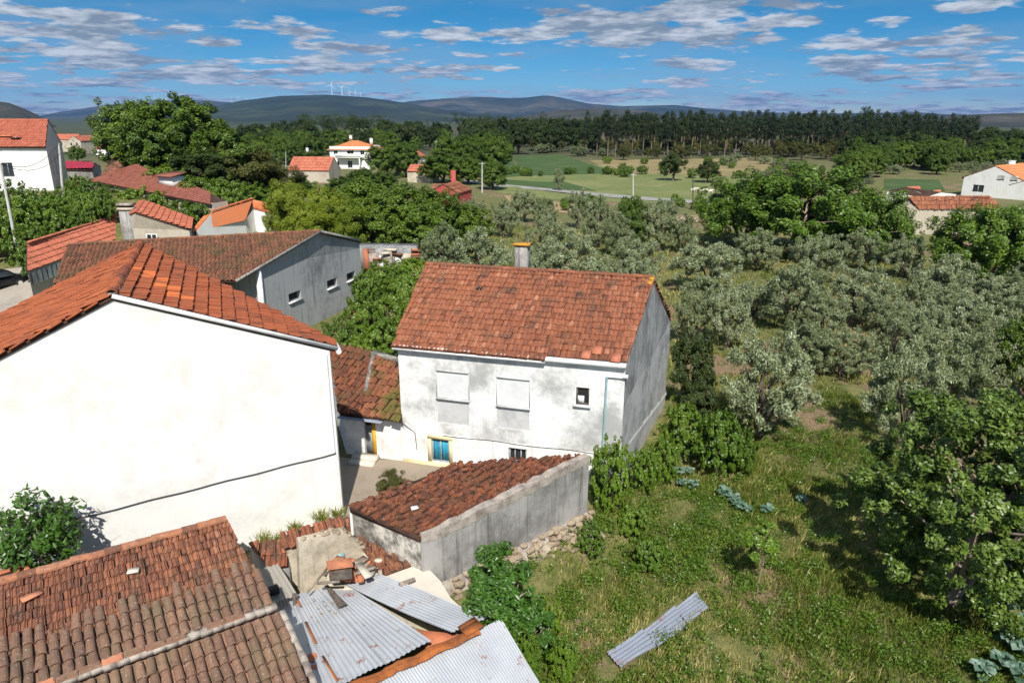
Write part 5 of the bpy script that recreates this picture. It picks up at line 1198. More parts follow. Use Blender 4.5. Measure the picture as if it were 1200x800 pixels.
# red-roofed shed, low house and car at the yard on the left edge
gable_house('red_roof_shed', P(-60, 292, 3.2), P(20, 283, 3.2), P(24, 266, 4.4), P(-60, 268, 4.4), 0.2, M['darkwood'], M['t_red'], 'dark timber shed with a plain red roof at the concrete yard', cat='shed', tile_kw=EW, over=.4)
def small_car(u, v, ang, label):
    c = PG(u, v); T = thing('parked_car', c, label, 'car'); ca, sa = math.cos(ang), math.sin(ang)
    f = lambda x, y, z: c + Vector((x * ca - y * sa, x * sa + y * ca, z))
    sec = [(-2.05, .35, .62), (-2.0, .8, .75), (-1.2, .92, .84), (-0.7, 1.42, .66), (0.7, 1.45, .66), (1.25, .98, .82), (2.0, .82, .74), (2.1, .4, .62)]
    mb = MB(); vs = [f(x, -w, .28) for x, z, w in sec] + [f(x, -w, z) for x, z, w in sec] + [f(x, w, z) for x, z, w in sec] + [f(x, w, .28) for x, z, w in sec]; n = len(sec)
    fs = [(r * n + i, r * n + i + 1, (r + 1) * n + i + 1, (r + 1) * n + i) for r in range(3) for i in range(n - 1)] + [(0, n, 2 * n, 3 * n), (n - 1, 4 * n - 1, 3 * n - 1, 2 * n - 1)]
    mb.add(vs, fs); mb.build('body', M['car'], T)
    for s in (-1, 1):
        mb = MB(); mb.poly([f(-.95, s * .79, .98), f(1.0, s * .79, 1.0), f(.62, s * .70, 1.38), f(-.66, s * .70, 1.36)]); mb.build('side_window', M['glass'], T)
        for x in (-1.25, 1.3):
            mb = MB(); mb.tube([f(x, s * .66, .31), f(x, s * .86, .31)], .31, 12); w = mb.build('wheel', M['tyre'], T); mb = MB(); mb.tube([f(x, s * .84, .31), f(x, s * .875, .31)], .18, 10); mb.build('rim', M['pole'], w)
        mb = MB(); mb.box(f(2.04, s * .5, .66), (.08, .3, .14), ang); mb.build('headlight', M['pvc'], T)
small_car(-2, 338, R(60), 'black car parked at the edge of the concrete yard')
# utility poles with wires
def pole(u, v0, v1, label, h=None, y=None, arm=True, r=.11, lean=0.0, mat='pole'):
    b = PG(u, v1) if y is None else Vector((at_y(u, v1, y).x, y, ground(at_y(u, v1, y).x, y))); top = at_y(u + lean, v0, b.y)
    T = thing('utility_pole', b, label, 'pole', 'utility poles'); mb = MB(); mb.tube([b - Vector((0, 0, .2)), top], [r * 1.3, r * .8], 7); mb.build('shaft', M[mat], T)
    if arm: mb = MB(); mb.bar(top + Vector((-.6, 0, -.3)), top + Vector((.6, 0, -.3)), .09, .09); mb.build('cross_arm', M[mat], T)
    return top
p1 = pole(14, 192, 268, 'leaning pale utility pole in front of the ivy bank', y=57, lean=-14, arm=False)
p2 = pole(73, 168, 232, 'slim grey utility pole at the corner of the white villa', y=70, lean=-4, arm=False)
pole(565, 190, 226, 'concrete utility pole beside the red barn', arm=True)
pole(742, 203, 236, 'concrete utility pole beside the road, with a short cross arm', arm=True)
pole(812, 203, 246, 'thin dark utility pole in the meadow near the sheep', arm=False, r=.09, mat='darkwood')
pole(511, 165, 187, 'utility pole standing behind the small white gabled house', arm=True)
pole(335, 178, 214, 'thin pole rising behind the low red roofed house', arm=False, r=.07)
for k, (a, b_) in enumerate(((p1, p2), (p1, p2 + Vector((0, 0, -.9))))):
    mb = MB(); mb.tube([a.lerp(b_, t) - Vector((0, 0, 1.0 * 4 * t * (1 - t))) for t in np.linspace(0, 1, 14)], .022, 4); tag(mb.build('overhead_wire', M['cable']), ['upper sagging overhead wire in front of the white villa', 'lower sagging overhead wire in front of the white villa'][k], 'wire')

# ---------------------------------------------------------------- farther houses
FAR = dict(w=.5, ex=.9, lift=.08, jit=.02)
def far_house(name, u, v, ang, L_, W_, He, Hr, wall, tile, label, **kw):
    c = PG(u, v); n = Vector((math.sin(ang), -math.cos(ang), 0)); c = c - n * (W_ / 2)
    return rect_house(name, (c.x, c.y), ang, L_, W_, He, Hr, ground(c.x, c.y), M[wall], M[tile], label, style='far', tile_kw=FAR, ridge=False, **kw)
gable_house('ruined_farmhouse', P(1077, 245.5, 2.3), P(1172, 244, 2.3), P(1160, 230.5, 3.8), P(1062, 231, 3.8), -1.3, M['beige'], M['t_main'], 'derelict stone farmhouse with a patchy red roof among the walnut trees', style='far', tile_kw=dict(w=.35, ex=.5, lift=.07, jit=.04), ridge=False, over=.1, front=[(2.3, 3.1, .2, 1.4, 0)], left=[(1.2, 2.0, .2, 1.2, 0)], pane=M['dark'], frame=M['darkwood'])
mb = MB(); q = PG(1082, 268); mb.box((q.x, q.y, -.3), (1.9, .7, 1.3), 0, t=.7); tag(mb.build('brick_pile', M['brickred']), 'pile of red bricks stacked against the derelict farmhouse', 'brick pile')
gable_house('farm_annex', P(1039, 224, 3.2), P(1083, 231, 2.6), P(1103, 225, 3.1), P(1060, 219, 3.9), -1.3, M['white'], M['t_red'], 'white walled annex with a flat red roof behind the derelict farmhouse', style='far', tile_kw=FAR, ridge=False, over=.1)
c = PG(1160, 233)
rect_house('white_farmhouse', (c.x + 6.5, c.y + 6), R(36), 13, 11, 3.3, 5.9, -1, M['white'], M['t_orange'], 'white gabled farmhouse with an orange roof on the far side of the derelict farm', style='far', tile_kw=FAR, ridge=False, over=.5, left=[(5.6, 6.9, 2.2, 3.2, 1), (7.8, 9.1, 2.2, 3.2, 1), (1.8, 3.8, -.2, 1.2, 1)])
rect_house('white_annex', (c.x + 7.0, c.y - 1.5), R(36), 5, 7.0, 2.6, 4.0, -1, M['white'], M['t_orange'], 'low white gabled annex with one dark window, in front of the white farmhouse', style='far', tile_kw=FAR, ridge=False, over=.4, left=[(3.0, 4.2, .6, 1.6, 1)])
T = bpy.data.objects['white_farmhouse']; simple_box_chimney(T, (c.x + 7.5, c.y + 7, 3.6), .9, 1.9, M['white'], M['trim'])
# villa with a hipped orange roof
def hip_house(name, u, v, ang, L_, W_, He, Hr, wall, tile, label, rows=()):
    c = PG(u, v); d = Vector((math.cos(ang), math.sin(ang), 0)); n = Vector((d.y, -d.x, 0)); c = c - n * W_ / 2; z0 = ground(c.x, c.y); T = thing(name, (c.x, c.y, z0), label, 'house')
    cr = [c + d * (sx * L_ / 2) + n * (sy * W_ / 2) for sx, sy in ((-1, 1), (1, 1), (1, -1), (-1, -1))]
    mb = MB(); wins_ = []
    for i in range(4):
        a, b = cr[i], cr[(i + 1) % 4]; hl = [r[1:] for r in rows if r[0] == i]; Xh, nh = wall_holes(mb, a, b, z0 - .4, z0 + He, z0 + He, [(h[0], h[1], z0 + h[2], z0 + h[3]) for h in hl]); wins_ += [(Xh, nh, (h[0], h[1], z0 + h[2], z0 + h[3])) for h in hl]
    mb.build('wall', M[wall], T)
    for Xh, nh, h in wins_: window(T, Xh, nh, h)
    e = [q + (q - c).normalized() * .8 + Vector((0, 0, z0 + He - .1)) for q in cr]; r0, r1 = c - d * (L_ - W_) / 2 * .9 + Vector((0, 0, z0 + Hr)), c + d * (L_ - W_) / 2 * .9 + Vector((0, 0, z0 + Hr))
    for k, pl in enumerate(([e[0], e[1], r1, r0], [e[1], e[2], r1], [e[2], e[3], r0, r1], [e[3], e[0], r0])):
        roof_deck(pl, M['trim'], T); roof_tiles(pl, 'far', w=.5, ex=.9, lift=.08, seed=k).build('roof_tiles', M[tile], T, kind='stuff')
    return T, c, z0, d, n
T, c, z0, d, n = hip_house('hipped_villa', 411, 198, R(-8), 12, 10, 6.3, 8.6, 'white', 't_orange', 'white two-storey villa with a hipped orange roof and a balcony', rows=[(0, 1.2, 2.4, 4.0, 5.4), (0, 5.2, 7.2, 3.6, 5.5), (0, 9.2, 10.4, 4.0, 5.4), (0, 1.2, 2.6, .8, 2.2), (0, 5.2, 6.6, .3, 2.3), (1, 4, 5.4, 4, 5.4)])
mb = MB(); q = c + n * 5.9; mb.box((q.x, q.y, z0 + 3.3), (7.5, 1.8, .25), R(-8)); bal = mb.build('balcony', M['trim'], T); mb = MB(); q = c + n * 6.75; mb.box((q.x, q.y, z0 + 3.9), (7.5, .08, .9), R(-8)); mb.build('balustrade', M['white'], bal)
for s in (-3.4, 3.4): mb = MB(); q = c + n * 6.6 + d * s; mb.bar((q.x, q.y, z0 - .3), (q.x, q.y, z0 + 3.2), .3); mb.build('column', M['white'], T)
for s in (-1.2, 5.0): simple_box_chimney(T, (c + d * s).to_tuple()[:2] + (z0 + 6.6 if s > 0 else z0 + 8.0,), .8, 1.8 if s > 0 else 1.2, M['white'])
far_house('low_red_house', 362, 214, R(-6), 9.5, 8, 2.6, 5.4, 'beige', 't_red', 'low house under a broad plain red roof with a slim white chimney')
simple_box_chimney(bpy.data.objects['low_red_house'], (PG(362, 213).x - 1, PG(362, 213).y + 4.5, 5.8), .5, 1.0, M['white'])
far_house('white_gabled_house', 492, 196, R(70), 9, 7, 3.0, 5.0, 'white', 't_red', 'small white gabled house with dark gable windows beyond the leafy trees', left=[(2.0, 2.8, 1.0, 2.2, 0), (4.4, 5.2, 1.0, 2.2, 0)], over=.4)
far_house('long_tile_roof', 458, 190, R(-20), 9, 5, 2.6, 4.2, 'cream', 't_red', 'long low tiled outhouse next to the small white gabled house')
_ = far_house('red_barn', 546, 241, R(72), 6, 5.2, 2.2, 3.6, 'redwall', 't_main', 'bright red painted barn with a pale tiled roof and tall red chimney', over=.15)
T = bpy.data.objects['red_barn']; q = PG(531, 236); mb = MB(); mb.box((q.x, q.y + 2, 2.0), (.8, .8, 6.0)); mb.build('chimney', M['redwall'], T)
far_house('brick_outhouse', 522, 238, R(-10), 5, 4, 2.2, 3.0, 'cement', 't_barn', 'low grey outhouse with a dark roof beside the red barn')
for k, (u, v, a, l, h, lb) in enumerate(((492, 214, -15, 6, 2.4, 'small orange roof peeping out of the trees below the small white house'),)):
    far_house('orange_roof_hut', u, v, R(a), l, 4.5, h, h + 1.4, 'cream', 't_red', lb)
# houses far up the left side
far_house('far_orange_house', 76, 178, R(10), 11, 8, 5, 7.2, 'cream', 't_red', 'cream house with an orange roof behind the villa gable', front=[(2, 3.2, 2.4, 3.8, 0)])
far_house('far_gabled_house', 108, 180, R(75), 9, 7, 5, 7.0, 'cream', 't_red', 'cream gabled house with dark windows left of the great tree', left=[(1.2, 2.2, 2.2, 3.4, 0), (4, 5, 2.2, 3.4, 0)])
far_house('far_white_cottage', 125, 184, R(-10), 9, 6, 2.8, 4.4, 'white', 't_brown', 'low white cottage with a brown roof left of the great tree')
far_house('far_white_block', 288, 160, R(0), 11, 8, 5.5, 6.5, 'white', 't_brown', 'small white house half hidden behind the great tree')
c = at_y(95, 208, 90); c.z = ground(c.x, c.y)
gable_house('red_metal_shed', at_y(72, 198, 90), at_y(108, 199, 92), at_y(112, 190.5, 95), at_y(78, 190.5, 94), c.z - 1, M['cement_light'], M['redtin'], 'shed with a crimson metal roof in front of the far houses', cat='shed', style='far', tile_kw=dict(w=.4, ex=3, lift=.03), ridge=False)
gable_house('mottled_roof_hut', at_y(118, 205, 80), at_y(147, 202, 82), at_y(142, 188, 85), at_y(130, 187, 84), c.z - 1, M['cream'], M['t_fine'], 'hut with a steep mottled tile roof behind the brown roofed building', cat='hut', tile_kw=dict(w=.35, ex=.5), ridge=False)
far_house('white_hut', 1073, 192, R(5), 3.2, 3, 3.0, 3.8, 'white', 't_fine', 'tiny white hut in the scrub beyond the walnut trees')
# ruined brick outbuilding and tile heap behind the grey barn
T = thing('brick_ruin', PG(450, 318), 'tumbledown brick outbuilding with broken tiles and white doorways behind the barn', 'ruin'); r_ = random.Random(4); b0_ = T.location.copy()
for (u, v, w_, h_, m_) in ((431, 322, .5, 2.2, 'brickred'), (440, 322, .9, 2.0, 'mortar'), (447, 321, .5, 1.6, 'oldwhite'), (456, 320, .8, 2.0, 'mortar'), (467, 320, .5, 1.7, 'oldwhite'), (477, 318, .9, 2.0, 'cream'), (487, 316, .5, 2.2, 'brickred')):
    mb = MB(); q = at_y(u, v, b0_.y); mb.box((q.x, b0_.y + r_.uniform(-.2, .2), h_ / 2 - .1), (w_, .4, h_ + .2 - r_.uniform(0, .9)), r_.uniform(-.1, .1), t=r_.random()); mb.build('pier', M[m_], T)
for k in range(48):
    q = at_y(r_.uniform(424, 492), r_.uniform(291, 306), b0_.y + r_.uniform(-.5, 2)); mb = MB(); mb.box(q, (r_.uniform(.4, 1.3), r_.uniform(.2, .5), r_.uniform(.06, .2)), r_.uniform(-.6, .6), t=r_.random()); mb.build('broken_tile', M[['brickred', 't_fine', 'cream', 'darkwood'][r_.randrange(4)]], T)
mb = MB(); q = at_y(456, 306, b0_.y + 2); mb.box((q.x, b0_.y + 1.4, 1.1), (5.6, 2.6, 2.2), -.05); mb.build('rubble_core', M['cement'], T)
pl = [P(408, 381, .9), P(432, 384, .9), P(437, 372, 1.3), P(414, 366, 1.3)]; T = thing('hidden_roof', at0(pl[0], 0), 'patch of orange tiled roof sunk among the bushes beside the barn', 'roof'); roof_deck(pl, M['deck'], T); roof_tiles(pl, 'barrel', w=.25, ex=.4, seed=8).build('roof_tiles', M['t_red'], T, kind='stuff'); mb = MB(); mb.prism([at0(x, -.3) for x in pl], [x - Vector((0, 0, .14)) for x in pl]); mb.build('wall', M['cream'], T)
# low dry stone wall at the road
T = thing('stone_wall', PG(805, 262), 'low pale dry stone wall below the meadow road', 'stone wall'); pw = T.location; wa, wb = PG(788, 263), PG(822, 260); r_ = random.Random(6)
mb = MB(); mb.bar(wa + Vector((0, 0, .4)), wb + Vector((0, 0, .4)), .45, .95); mb.build('wall_core', M['stone'], T)
for k in range(60):
    ob = bpy.data.objects.new('stone', rocks[r_.randrange(6)]); col.objects.link(ob); ob.parent = T; s = r_.uniform(.35, .6); ob.scale = (s * 1.3, s, s); ob.location = wa.lerp(wb, r_.random()) + Vector((r_.uniform(-.05, .05), -.22 if k % 3 else 0, r_.uniform(.1, .85) if k % 3 else .95)) - pw; ob.rotation_euler = (0, 0, r_.uniform(0, 6))
# wind turbines
def turbine(u, vb, vt, dist, label, phase):
    az = math.atan((u - 600) / (FPX / _c)); b = Vector((dist * math.tan(az), dist, CAM_H + (HORIZON - vb) * .9 / (FPX / _c) * dist)); hub = b + Vector((0, 0, (vb - vt) / (FPX / _c) * dist * .68)); h = hub.z - b.z; bl = h * .5
    T = thing('wind_turbine', b, label, 'wind turbine', 'wind turbines on the ridge'); mb = MB(); mb.tube([b - Vector((0, 0, 25)), hub], [h * .035, h * .02], 8); mb.build('tower', M['turbine'], T)
    mb = MB(); mb.box(hub + Vector((0, h * .03, h * .02)), (h * .05, h * .14, h * .05)); mb.build('nacelle', M['turbine'], T)
    for k in range(3):
        a = phase + k * 2.0944; dv = Vector((math.sin(a), 0, math.cos(a))); sd = Vector((dv.z, 0, -dv.x)); o_ = hub - Vector((0, h * .06, 0)); mb = MB(); mb.prism([o_ - sd * h * .02, o_ + sd * h * .02, o_ + sd * h * .02 + Vector((0, h * .02, 0))], [o_ + dv * bl - sd * h * .006, o_ + dv * bl + sd * h * .006, o_ + dv * bl + Vector((0, h * .006, 0))]); mb.build('blade', M['turbine'], T)
for k, (u, vb, vt) in enumerate(((391, 112, 94), (402.5, 113, 97), (411.5, 114, 104), (418, 114.5, 104), (424, 115, 106))):
    turbine(u, vb, vt, 5600, 'tall white wind turbine on the near wooded ridge', .3 + k * .7)
for k, (u, vb) in enumerate(((184, 114), (188, 114), (193, 114), (198, 114), (203, 114.5), (206, 114.5), (273, 118), (281, 118), (291, 119))):
    turbine(u, vb, vb - 6.5, 10400, 'tiny white wind turbine on the far blue ridge', .5 * k)
# ---------------------------------------------------------------- vegetation
def rand_dirs(r, n):
    d = r.normal(size=(n, 3)); return d / np.linalg.norm(d, axis=1, keepdims=True)
def leaves(r, centers, radii, n, ln, wd, up_bias=0.5, out_bias=0.6, droop=0.0, shell=0.55, fold=False, tint_up=0.35, crown_c=None, flatz=1.0):
    """n leaf quads spread through clumps; returns verts, faces, tint"""
    k = r.choice(len(centers), n, p=radii ** 2.2 / np.sum(radii ** 2.2)); d = rand_dirs(r, n); rad = r.uniform(shell, 1.0, n) ** 0.7
    off = d * (rad * radii[k])[:, None]; off[:, 2] *= flatz
    c = centers[k] + off
    cc = np.mean(centers, 0) if crown_c is None else crown_c
    out = c - cc; out /= np.linalg.norm(out, axis=1, keepdims=True) + 1e-6
    nrm = rand_dirs(r, n) * 0.75 + out * out_bias + d * 0.35 + np.array([0, 0, up_bias]); nrm /= np.linalg.norm(nrm, axis=1, keepdims=True)
    ax = rand_dirs(r, n) + out * 0.5 - np.array([0, 0, droop]); ax -= nrm * np.sum(ax * nrm, 1, keepdims=True); ax /= np.linalg.norm(ax, axis=1, keepdims=True) + 1e-6
    sd = np.cross(nrm, ax); L = ln * r.uniform(.65, 1.35, n)[:, None]; Wd = wd * r.uniform(.7, 1.3, n)[:, None]
    v = np.empty((n, 4, 3)); v[:, 0] = c - ax * L * .5; v[:, 1] = c + sd * Wd * .5 + ax * L * .08; v[:, 2] = c + ax * L * .5; v[:, 3] = c - sd * Wd * .5 + ax * L * .08
    f = np.arange(4 * n).reshape(n, 4)
    ctint = r.uniform(0, 1, len(centers))
    t = 0.12 + 0.62 * r.beta(1.6, 1.8, n) + 0.22 * ctint[k]
    return v.reshape(-1, 3), f, np.clip(t, 0, 1)
def crown_clumps(r, n, rx, rz, cz, rc, lo=-0.8, inner=0.25, lobes=5):
    """clump centres over an uneven ellipsoid"""
    ld = rand_dirs(r, lobes); lw = r.uniform(.75, 1.12, lobes); out = []
    while len(out) < n:
        d = rand_dirs(r, 1)[0]
        if d[2] < lo: continue
        bump = 0.86 + 0.2 * np.max((ld @ d) ** 3 * lw)
        q = (r.uniform(inner, 1) ** 0.45) * bump
        if r.random() < .14: q = bump * r.uniform(1.0, 1.22)
        out.append((d[0] * rx * q, d[1] * rx * q, cz + d[2] * rz * q))
    c = np.array(out); return c, rc * r.uniform(.5, 1.25, n)
def limbs(r, h0, rx, rz, cz, r0, n, lean=0.15):
    mb = MB(); top = Vector((r.normal() * lean, r.normal() * lean, h0)); mb.tube([(0, 0, -.3), (top.x * .4, top.y * .4, h0 * .5), top], [r0 * 1.25, r0, r0 * .85], 7)
    for k in range(n):
        a = 2 * math.pi * k / n + r.uniform(-.4, .4); q = r.uniform(.4, .72); e = Vector((math.cos(a) * rx * q, math.sin(a) * rx * q, cz + rz * r.uniform(-.1, .5)))
        m = top.lerp(e, .5) + Vector((r.normal() * .1 * rx, r.normal() * .1 * rx, rz * .12)); mb.tube([top, m, e], [r0 * .6, r0 * .34, r0 * .1], 5)
        for b in range(2):
            e2 = m + Vector((r.normal() * rx * .35, r.normal() * rx * .35, rz * r.uniform(.1, .5))); mb.tube([m, e2], [r0 * .25, r0 * .07], 4)
    return mb
PROTO = {}
def proto(kind, k, W_, H_, leafmat, barkmat, nleaf, ln, wd, nclump, rc, lo=-.7, trunk=.28, r0=.16, up=.5, outb=.6, droop=0., inner=.25, nl=5, lobes=5, flatz=1.0, shell=.4):
    r = np.random.default_rng(sum(map(ord, kind)) * 31 + k); rz = H_ * (1 - trunk) / 2; cz = H_ - rz; rx = W_ / 2
    c, rad = crown_clumps(r, nclump, rx * (1 - rc * .8), rz * (1 - rc * .6), cz, rc * rx, lo, inner, lobes)
    v, f, t = leaves(r, c, rad, nleaf, ln, wd, up, outb, droop, crown_c=np.array([0, 0, cz - rz * .4]), flatz=flatz, shell=shell)
    v[:, 2] = np.maximum(v[:, 2], .05)
    mb = limbs(r, max(.4, H_ * trunk * 1.1), rx, rz, cz, r0, nl)
    return (mesh_data(kind + '_crown', v, f, M[leafmat], t), mesh_data(kind + '_trunk', mb.v, mb.f, M[barkmat], mb.t), W_, H_)
def add_proto(kind, nvar, *a, **kw): PROTO[kind] = [proto(kind, k, *a, **kw) for k in range(nvar)]
add_proto('olive', 5, 5.0, 4.6, 'l_olive', 'bark', 20000, .185, .05, 170, .125, lo=-.85, trunk=.06, r0=.2, up=.3, outb=.25, droop=-.7, inner=.2, lobes=10, shell=.15)
add_proto('broad', 4, 8.0, 8.5, 'l_broad', 'bark', 30000, .25, .145, 230, .135, lo=-.85, trunk=.07, r0=.26, droop=.2, lobes=8)
add_proto('walnut', 3, 11.0, 8.5, 'l_walnut', 'bark_pale', 40000, .30, .14, 300, .125, lo=-.8, trunk=.06, r0=.3, droop=.3, lobes=9)
add_proto('darktree', 3, 7.0, 8.0, 'l_dark', 'bark', 14000, .28, .15, 100, .17, lo=-.85, trunk=.12, r0=.25, lobes=7)
add_proto('bright', 3, 6.0, 7.0, 'l_bright', 'bark', 18000, .28, .075, 100, .18, lo=-.8, trunk=.06, r0=.15, droop=-.6, up=.3, lobes=7)
add_proto('shrub', 5, 3.0, 2.2, 'l_shrub', 'bark', 10500, .12, .075, 220, .10, lo=-.9, trunk=.03, r0=.06, lobes=7)
add_proto('brown', 3, 7.0, 6.5, 'l_brown', 'bark', 12000, .26, .11, 80, .17, lo=-.6, trunk=.12, r0=.2, lobes=7)
add_proto('bush', 3, 5.0, 3.6, 'l_shrub', 'bark', 15000, .165, .10, 240, .10, lo=-.9, trunk=.03, r0=.1, lobes=7)
def euc_proto(k):
    r = np.random.default_rng(700 + k); H_ = 15.0; mb = MB(); bend = r.normal() * .5
    pts = [(0, 0, -.4), (bend * .3, 0, H_ * .35), (bend, r.normal() * .2, H_ * .7), (bend * 1.2, 0, H_ * .95)]; mb.tube(pts, [.21, .17, .1, .03], 6); cs = []
    z = H_ * r.uniform(.42, .55)
    while z < H_:
        t = z / H_; w = (0.25 + 1.5 * math.sin(min(1, (t - .38) / .62) * math.pi * .85 + .15)) ; a = r.uniform(0, 6.28); q = r.uniform(.2, 1) * w; x = np.interp(z, [p[2] for p in pts], [p[0] for p in pts])
        cs.append((x + math.cos(a) * q, math.sin(a) * q, z)); 
        if r.random() < .3: mb.tube([(x, 0, z - .5), cs[-1]], [.05, .02], 4)
        z += r.uniform(.12, .34)
    c = np.array(cs); v, f, t = leaves(r, c, np.full(len(c), .62) * r.uniform(.6, 1.3, len(c)), 2600, .42, .13, .3, .4, .7)
    return (mesh_data('eucalyptus_crown', v, f, M['l_euc'], t), mesh_data('eucalyptus_trunk', mb.v, mb.f, M['bark_euc'], mb.t), 3.6, H_)
PROTO['euc'] = [euc_proto(k) for k in range(6)]
def pine_proto(k):
    r = np.random.default_rng(800 + k); H_ = 13.0; mb = MB(); mb.tube([(0, 0, -.3), (.2, 0, H_ * .6), (.1, 0, H_ * .9)], [.22, .16, .06], 6)
    c = np.array([(r.normal() * 1.6, r.normal() * 1.6, H_ * r.uniform(.58, 1.0)) for _ in range(26)]); v, f, t = leaves(r, c, np.full(26, .95) * r.uniform(.6, 1.2, 26), 3000, .4, .08, .4, .4, 0)
    return (mesh_data('pine_crown', v, f, M['l_dark'], t), mesh_data('pine_trunk', mb.v, mb.f, M['bark'], mb.t), 5.2, H_)
PROTO['pine'] = [pine_proto(k) for k in range(4)]
tr_ = random.Random(2024)
NAMES = {'olive': 'olive_tree', 'broad': 'broadleaf_tree', 'walnut': 'walnut_tree', 'darktree': 'dark_evergreen_tree', 'bright': 'bright_green_thicket', 'shrub': 'shrub', 'brown': 'brownish_tree', 'bush': 'bush', 'euc': 'eucalyptus_tree', 'pine': 'pine_tree'}
CATS = {'shrub': 'shrub', 'bush': 'bush', 'bright': 'thicket'}
def plant(kind, pos, W_, H_, label, group=None, var=None, rz=None, name=None):
    cm, tm_, w0, h0 = PROTO[kind][tr_.randrange(len(PROTO[kind])) if var is None else var]
    T = thing(name or NAMES[kind], pos, label, CATS.get(kind, 'tree'), group); T.scale = (W_ / w0, W_ / w0, H_ / h0); T.rotation_euler = (0, 0, tr_.uniform(0, 6.28) if rz is None else rz)
    c = bpy.data.objects.new('crown', cm); col.objects.link(c); c.parent = T
    t = bpy.data.objects.new('trunk', tm_); col.objects.link(t); t.parent = T
    return T
def plant_px(kind, u, vt, vb, w, label, group=None, **kw):
    """crown seen w pixels wide, top at vt, foot on the ground at vb"""
    b = PG(u, vb); zz = proj(b)[2]; W_ = w * zz / FPX; d = ray(u, vt); dist = math.hypot(b.x, b.y)
    top = CAM_H + d.z * (dist / math.hypot(d.x, d.y)); return plant(kind, b, W_, max(.5, top - b.z), label, group, **kw)
def plant_y(kind, u, vt, y, w, label, group=None, **kw):
    """the same for a tree whose foot is hidden: its distance y is given"""
    X_ = at_y(u, 200, y); b = Vector((X_.x, y, ground(X_.x, y))); zz = proj(b)[2]; top = at_y(u, vt, y).z; return plant(kind, b, w * zz / FPX, top - b.z, label, group, **kw)
OLG = 'olive trees in the grove'
for q in [(613, 221, 260, 32), (638, 232, 262, 30), (678, 222, 268, 30), (703, 230, 290, 44), (770, 232, 294, 48), (638, 247, 318, 54), (668, 270, 345, 80), (565, 268, 340, 74), (590, 235, 278, 36), (555, 232, 276, 36), (520, 262, 330, 58),
          (745, 274, 338, 62), (742, 298, 352, 52), (826, 280, 342, 80), (812, 326, 402, 50), (850, 328, 408, 58), (885, 268, 316, 58), (955, 272, 332, 64), (1005, 268, 318, 50), (1055, 274, 326, 46), (925, 310, 386, 84), (1005, 312, 376, 78), (1065, 322, 372, 50),
          (985, 384, 440, 74), (935, 372, 432, 60), (1050, 362, 432, 70), (1100, 298, 356, 74), (1142, 318, 376, 66), (1110, 335, 402, 70), (1178, 322, 378, 66), (1135, 348, 412, 76), (1080, 352, 416, 66), (1105, 384, 478, 88), (1150, 388, 466, 76), (1190, 298, 346, 56),
          (1030, 335, 392, 50), (965, 345, 398, 52), (880, 330, 372, 44), (722, 250, 300, 40), (800, 250, 296, 34), (1160, 372, 432, 60), (1200, 345, 410, 70), (610, 290, 345, 60), (700, 300, 352, 60)]:
    u_, v_ = q[0], q[2]
    lb_ = ('grey-green olive tree between the old house roof and the road' if u_ < 780 else 'grey-green olive tree in the row just below the bright green walnut trees' if v_ < 350 and u_ < 1080 else
           'grey-green olive tree close behind the large silvery olive tree' if u_ < 1040 else 'grey-green olive tree crowded behind the fig trees')
    plant_px('olive', u_, q[1], v_, q[3] * 1.06, lb_, OLG)
plant_px('olive', 893, 392, 515, 112, 'large silvery olive tree standing alone at the edge of the mown grass')
plant_px('olive', 1050, 402, 520, 96, 'olive tree with bare lower branches next to the fig tree')
# far small olives
far_ol = 'small distant olive bush along the edge of the woods'
for k in range(70):
    reg = tr_.choice([(800, 985, 188, 210), (960, 1200, 186, 226), (290, 470, 160, 176), (560, 720, 166, 184), (1060, 1200, 170, 200)])
    u, v = tr_.uniform(reg[0], reg[1]), tr_.uniform(reg[2], reg[3])
    if 1030 < u < 1115 and v > 205: continue
    plant_px('olive', u, v - tr_.uniform(7, 13), v, tr_.uniform(14, 24), far_ol, 'distant olive bushes')
# big green trees
plant_px('walnut', 940, 192, 300, 170, 'tallest bright green walnut tree standing over the olive grove')
plant_px('walnut', 868, 206, 288, 110, 'bright green walnut tree with a pale trunk at the meadow edge')
plant_px('walnut', 1018, 220, 305, 100, 'walnut tree crowding against the derelict farmhouse')
plant_px('walnut', 1150, 234, 338, 125, 'walnut tree with pale bare limbs before the white farmhouse')
plant_px('walnut', 1206, 236, 335, 90, 'walnut tree at the end of the row past the derelict farmhouse')
plant_px('broad', 1196, 362, 470, 76, 'dark leafy tree rising behind the fig tree')
plant_y('broad', 218, 107, 86, 112, 'great round leafy tree towering over the village roofs', var=0)
plant_y('broad', 158, 116, 88, 84, 'tall leafy tree forked at the top, beside the great round tree', var=1)
plant_y('broad', 190, 128, 82, 90, 'leafy tree filling the middle of the great tree group', var=2)
plant_y('broad', 262, 142, 84, 84, 'leafy tree on the orange house side of the great round tree', var=3)
plant_y('darktree', 240, 170, 80, 80, 'dark leafy tree under the great round tree')
for u_, vt_, y_, w_ in ((200, 190, 78, 60), (232, 205, 74, 50), (262, 208, 74, 50), (290, 214, 80, 50), (172, 186, 80, 40), (310, 220, 84, 46), (250, 222, 72, 40)): plant_y('bush', u_, vt_, y_, w_, 'leafy bush in the thicket between the brown roof and the orange roof', 'thicket behind the village roofs')
plant_y('brown', 285, 170, 84, 100, 'brownish scrubby tree with bare twigs behind the orange roofed house')
plant_y('brown', 322, 188, 86, 76, 'smaller brownish tree next to the orange roofed house')
for u_, vt_, y_, w_ in ((330, 214, 92, 60), (300, 196, 96, 60), (345, 206, 110, 46), (400, 206, 120, 44), (424, 196, 130, 44), (448, 200, 135, 40)): plant_y('broad', u_, vt_, y_, w_, 'leafy tree behind the yellow-green thicket', 'trees behind the thicket')
